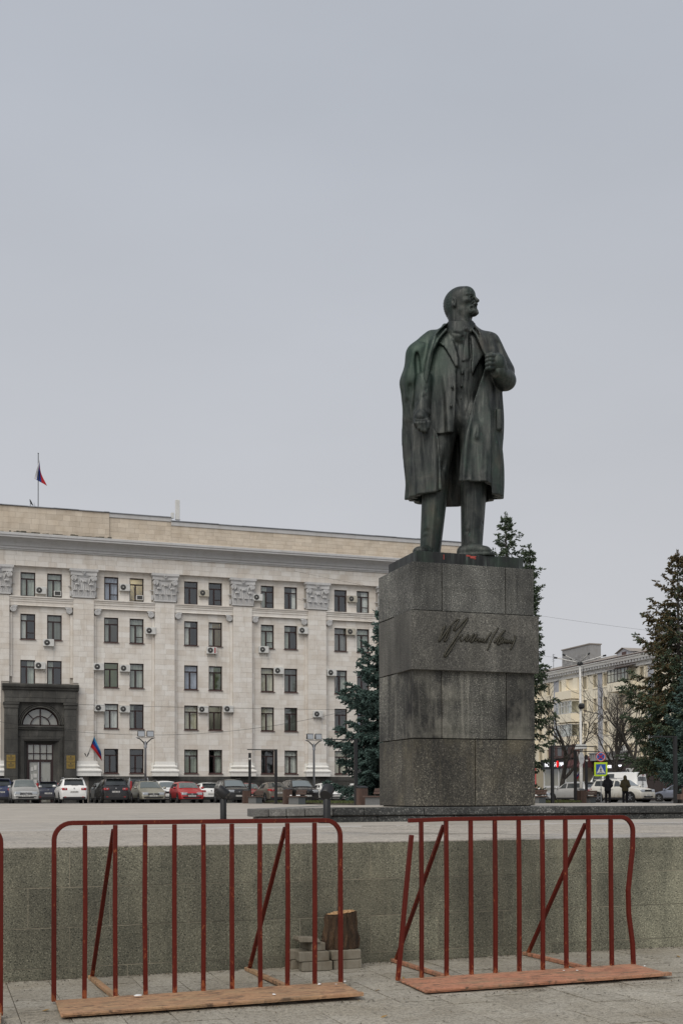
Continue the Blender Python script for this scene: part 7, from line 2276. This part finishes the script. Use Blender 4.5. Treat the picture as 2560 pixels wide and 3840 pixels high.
# advert board with a red frame
ad = empty('advert_board', (48.6,92.0,zg(48,92)), R(-28), 'small advert board with a red frame behind the white cars', 'advert board')
MB().box(-.95,0,1.2,.95,.08,3.0).build('frame', M['signred'], ad, bev=.03)
MB().box(-.85,-.01,1.3,.85,.0,2.9).build('poster', M['plate'], ad)
MB().box(-.85,-.014,2.1,-.35,-.01,2.9).build('poster_patch', plain('ochre print',(.5,.27,.05),.6), ad)
o = text('СКИДКИ', .30, M['ink'], 'poster_text', ad, .002); o.location = (-.25,-.016,2.42); o.rotation_euler = (R(90),0,0)
o = text('-50', .42, M['ink'], 'poster_text', ad, .002); o.location = (-.25,-.016,1.55); o.rotation_euler = (R(90),0,0)
for s in (-1,1): MB().bar((s*.7,.04,0),(s*.7,.04,1.25),.06).build('leg', M['darkmetal'], ad)

# overhead wires
def wire(label, a, b, sag, r=.012):
    pts = [Vector(a).lerp(Vector(b), i/24) - Vector((0,0,sag*4*(i/24)*(1-i/24))) for i in range(25)]
    tag(MB().tube(pts, r, 4).build('overhead_wire', M['black_rough'], smooth=True, fix=False), label, 'wire', 'wires strung across the square')
wire('thin cable sagging across the facade from above the entrance to the spruce', (-1.0,90.5,8.3), (31.0,88.0,8.4), 2.1, .016)
wire('second thin cable along the facade between the third and second floor windows', (10.0,91.4,8.62), (31.0,90.8,8.62), .05, .014)
wire('upper thin cable crossing the sky between pedestal and right spruce', (24.0,80,17.6), (46,68,12.6), .3, .007)
wire('lower thin cable crossing the sky between pedestal and right spruce', (24.0,82,16.2), (55,78,11.6), 1.2, .007)

# ---------------------------------------------------------------- people
M['skin'] = plain('skin', (.40,.25,.18), .6); M['hair'] = plain('dark hair', (.015,.012,.01), .8)
def person(label, x, y, rz, jacket, trousers, hood=None, hat=None, bag=False, beard=False, H=1.76, z=None):
    t = empty('person', (x,y,zg(x,y) if z is None else z), rz, label, 'person')
    s = H/1.76
    def F(lo, hi, h=.018): return Field([v*s for v in lo], [v*s for v in hi], h)
    def p(*a): return tuple(v*s for v in a)
    # figure faces +y; one continuous body: head, neck, torso, arms bent to the front, legs, hands with fingers
    f = F((-.42,-.32,-.01), (.42,.42,1.80), .0165)
    f.d = f.ell(p(0,.01,1.655), p(.078,.098,.118)); f.add(f.ell(p(0,.035,1.60), p(.062,.075,.075)), .03)
    f.add(f.ell(p(0,.115,1.64), p(.014,.022,.026)), .012)
    for sg in (-1,1):
        f.cut(f.ell(p(sg*.034,.105,1.668), p(.020,.018,.012)), .008); f.add(f.ell(p(sg*.08,0,1.645), p(.014,.022,.034)), .006)
    f.add(f.cap(p(-.025,.098,1.585), p(.025,.098,1.585), .009*s), .008)
    f.add(f.cap(p(0,-.01,1.58), p(0,-.02,1.46), .058*s), .03)
    f.add(f.ell(p(0,-.01,1.25), p(.165,.105,.26)), .05); f.add(f.ell(p(0,-.01,.98), p(.16,.11,.14)), .06)
    for sg in (-1,1):
        f.add(f.cap(p(sg*.17,-.01,1.41), p(sg*.235,-.03,1.14), .058*s, .046*s), .05)
        f.add(f.cap(p(sg*.235,-.03,1.14), p(sg*.13,.17,1.06), .044*s, .032*s), .02)
        f.add(f.ell(p(sg*.105,.195,1.055), p(.045,.045,.032)), .015)
        for k in range(4): f.add(f.cap(p(sg*.085,.215,1.075-.014*k), p(sg*.045,.225-.004*k,1.07-.016*k), .0095*s), .004)
        f.add(f.cap(p(sg*.10,.20,1.085), p(sg*.065,.215,1.10), .011*s), .006)
        f.add(f.cap(p(sg*.09,0,.95), p(sg*.105,.01,.50), .088*s, .06*s), .04); f.add(f.cap(p(sg*.105,.01,.50), p(sg*.11,-.02,.09), .058*s, .04*s), .02)
        f.add(f.cap(p(sg*.11,-.03,.045), p(sg*.125,.13,.04), .042*s, .036*s), .02)
    f.obj('body', M['skin'], t)
    # jacket
    f = F((-.46,-.34,.70), (.46,.36,1.62), .017)
    f.d = f.ell(p(0,-.01,1.24), p(.215,.155,.33)); f.add(np.maximum(f.cap(p(0,-.01,1.15), p(0,-.01,.86), .19*s, .205*s), -f.z+.80*s), .05)
    for sg in (-1,1):
        f.add(f.cap(p(sg*.165,-.015,1.42), p(sg*.262,-.03,1.13), .088*s, .078*s), .05); f.add(f.cap(p(sg*.26,-.03,1.12), p(sg*.15,.15,1.045), .074*s, .056*s), .03)
        for k in range(3): f.ridge([p(sg*.30,.06-.03*k,1.06+.10*k), p(sg*.25,-.11,1.10+.09*k)], .022, -.012)
    f.add(f.cap(p(-.05,-.02,1.485), p(.05,-.02,1.485), .085*s), .04)
    for k in range(4): f.ridge([p(-.2,-.15,1.30-.11*k), p(0,-.19,1.28-.11*k), p(.2,-.15,1.30-.11*k)], .02, -.010)
    f.cut(f.cap(p(0,.0,1.60), p(0,.02,1.52), .066*s), .01)
    f.cut(f.rbox(p(0,0,.72), p(.5,.5,.085), .005), .01)
    f.obj('jacket', jacket, t)
    # trousers
    f = F((-.30,-.24,.05), (.30,.24,1.0), .017)
    f.d = f.ell(p(0,-.01,.90), p(.18,.13,.13))
    for sg in (-1,1):
        f.add(f.cap(p(sg*.09,-.005,.90), p(sg*.106,.01,.50), .105*s, .080*s), .03); f.add(f.cap(p(sg*.106,.01,.50), p(sg*.112,-.02,.10), .078*s, .070*s), .03)
        f.ridge([p(sg*.17,.0,.52), p(sg*.06,-.08,.46)], .025, -.012); f.ridge([p(sg*.17,.0,.20), p(sg*.06,-.08,.16)], .02, -.012)
    f.obj('trousers', trousers, t)
    for sg in (-1,1):
        f = F((-.26,-.16,-.01), (.26,.26,.16), .013)
        f.d = np.maximum(f.cap(p(sg*.112,-.045,.05), p(sg*.128,.15,.042), .056*s, .048*s), -f.z); f.add(f.cap(p(sg*.112,-.03,.05), p(sg*.112,-.025,.11), .055*s), .02)
        f.obj('shoe', M['black_rough'], t)
    if hood is not None:
        f = F((-.2,-.24,1.42), (.2,.2,1.83), .0135)
        f.d = f.ell(p(0,-.01,1.655), p(.112,.135,.145)); f.add(f.cap(p(0,-.05,1.56), p(0,-.03,1.48), .105*s, .12*s), .04); f.add(f.ell(p(0,-.10,1.70), p(.05,.05,.06)), .05)
        f.cut(f.ell(p(0,.16,1.63), p(.075,.11,.10)), .02)
        f.obj('hood', hood, t)
    else:
        f = F((-.14,-.15,1.58), (.14,.14,1.84), .0125)
        f.d = np.maximum(f.ell(p(0,-.008,1.672), p(.092,.11,.122)), -(f.y-.04*s)*0 + (1.66*s-f.z) - np.maximum(0,-f.y)*1.2)
        f.d = np.maximum(f.d, (f.y-.06*s)-(f.z-1.70*s)*1.0)
        f.obj('hat' if hat else 'hair', hat or M['hair'], t)
    if beard:
        f = F((-.09,.0,1.50), (.09,.16,1.64), .0095); f.d = np.maximum(f.ell(p(0,.05,1.585), p(.066,.07,.06)), f.z-1.605*s); f.obj('beard', M['hair'], t)
    if bag:
        MB().tube([p(-.17,.02,1.46), p(-.10,-.16,1.36), p(.10,-.205,1.12), p(.225,-.08,.98)], .016, 4).build('bag_strap', M['black_rough'], t)
    return t
jk_black = fabric('black quilted jacket', (.011,.012,.016)); tr_black = fabric('black trousers', (.009,.009,.012)); jk_olive = fabric('olive padded jacket', (.050,.042,.022)); jk_dark = fabric('dark coat', (.016,.016,.017)); hat_blue = fabric('blue knitted hat', (.02,.035,.16))
person('person in a black hooded jacket and black trousers standing with back turned', 38.9, 62.95, R(-50), jk_black, tr_black, hood=jk_black, H=1.78, z=1.02)
person('person in an olive hooded jacket with a strap across the back, facing the muddy car', 40.35, 63.3, R(-26), jk_olive, tr_black, hood=jk_olive, bag=True, H=1.76, z=1.01)
person('person with dark hair and beard in a dark coat, behind the white saloon', 44.6, 87.2, R(150), jk_dark, tr_black, beard=True, H=1.78, z=1.05)
person('person in a blue knitted hat beside the pedestal, behind the white saloon', 44.0, 89.5, R(165), jk_dark, tr_black, hat=hat_blue, H=1.70, z=1.05)
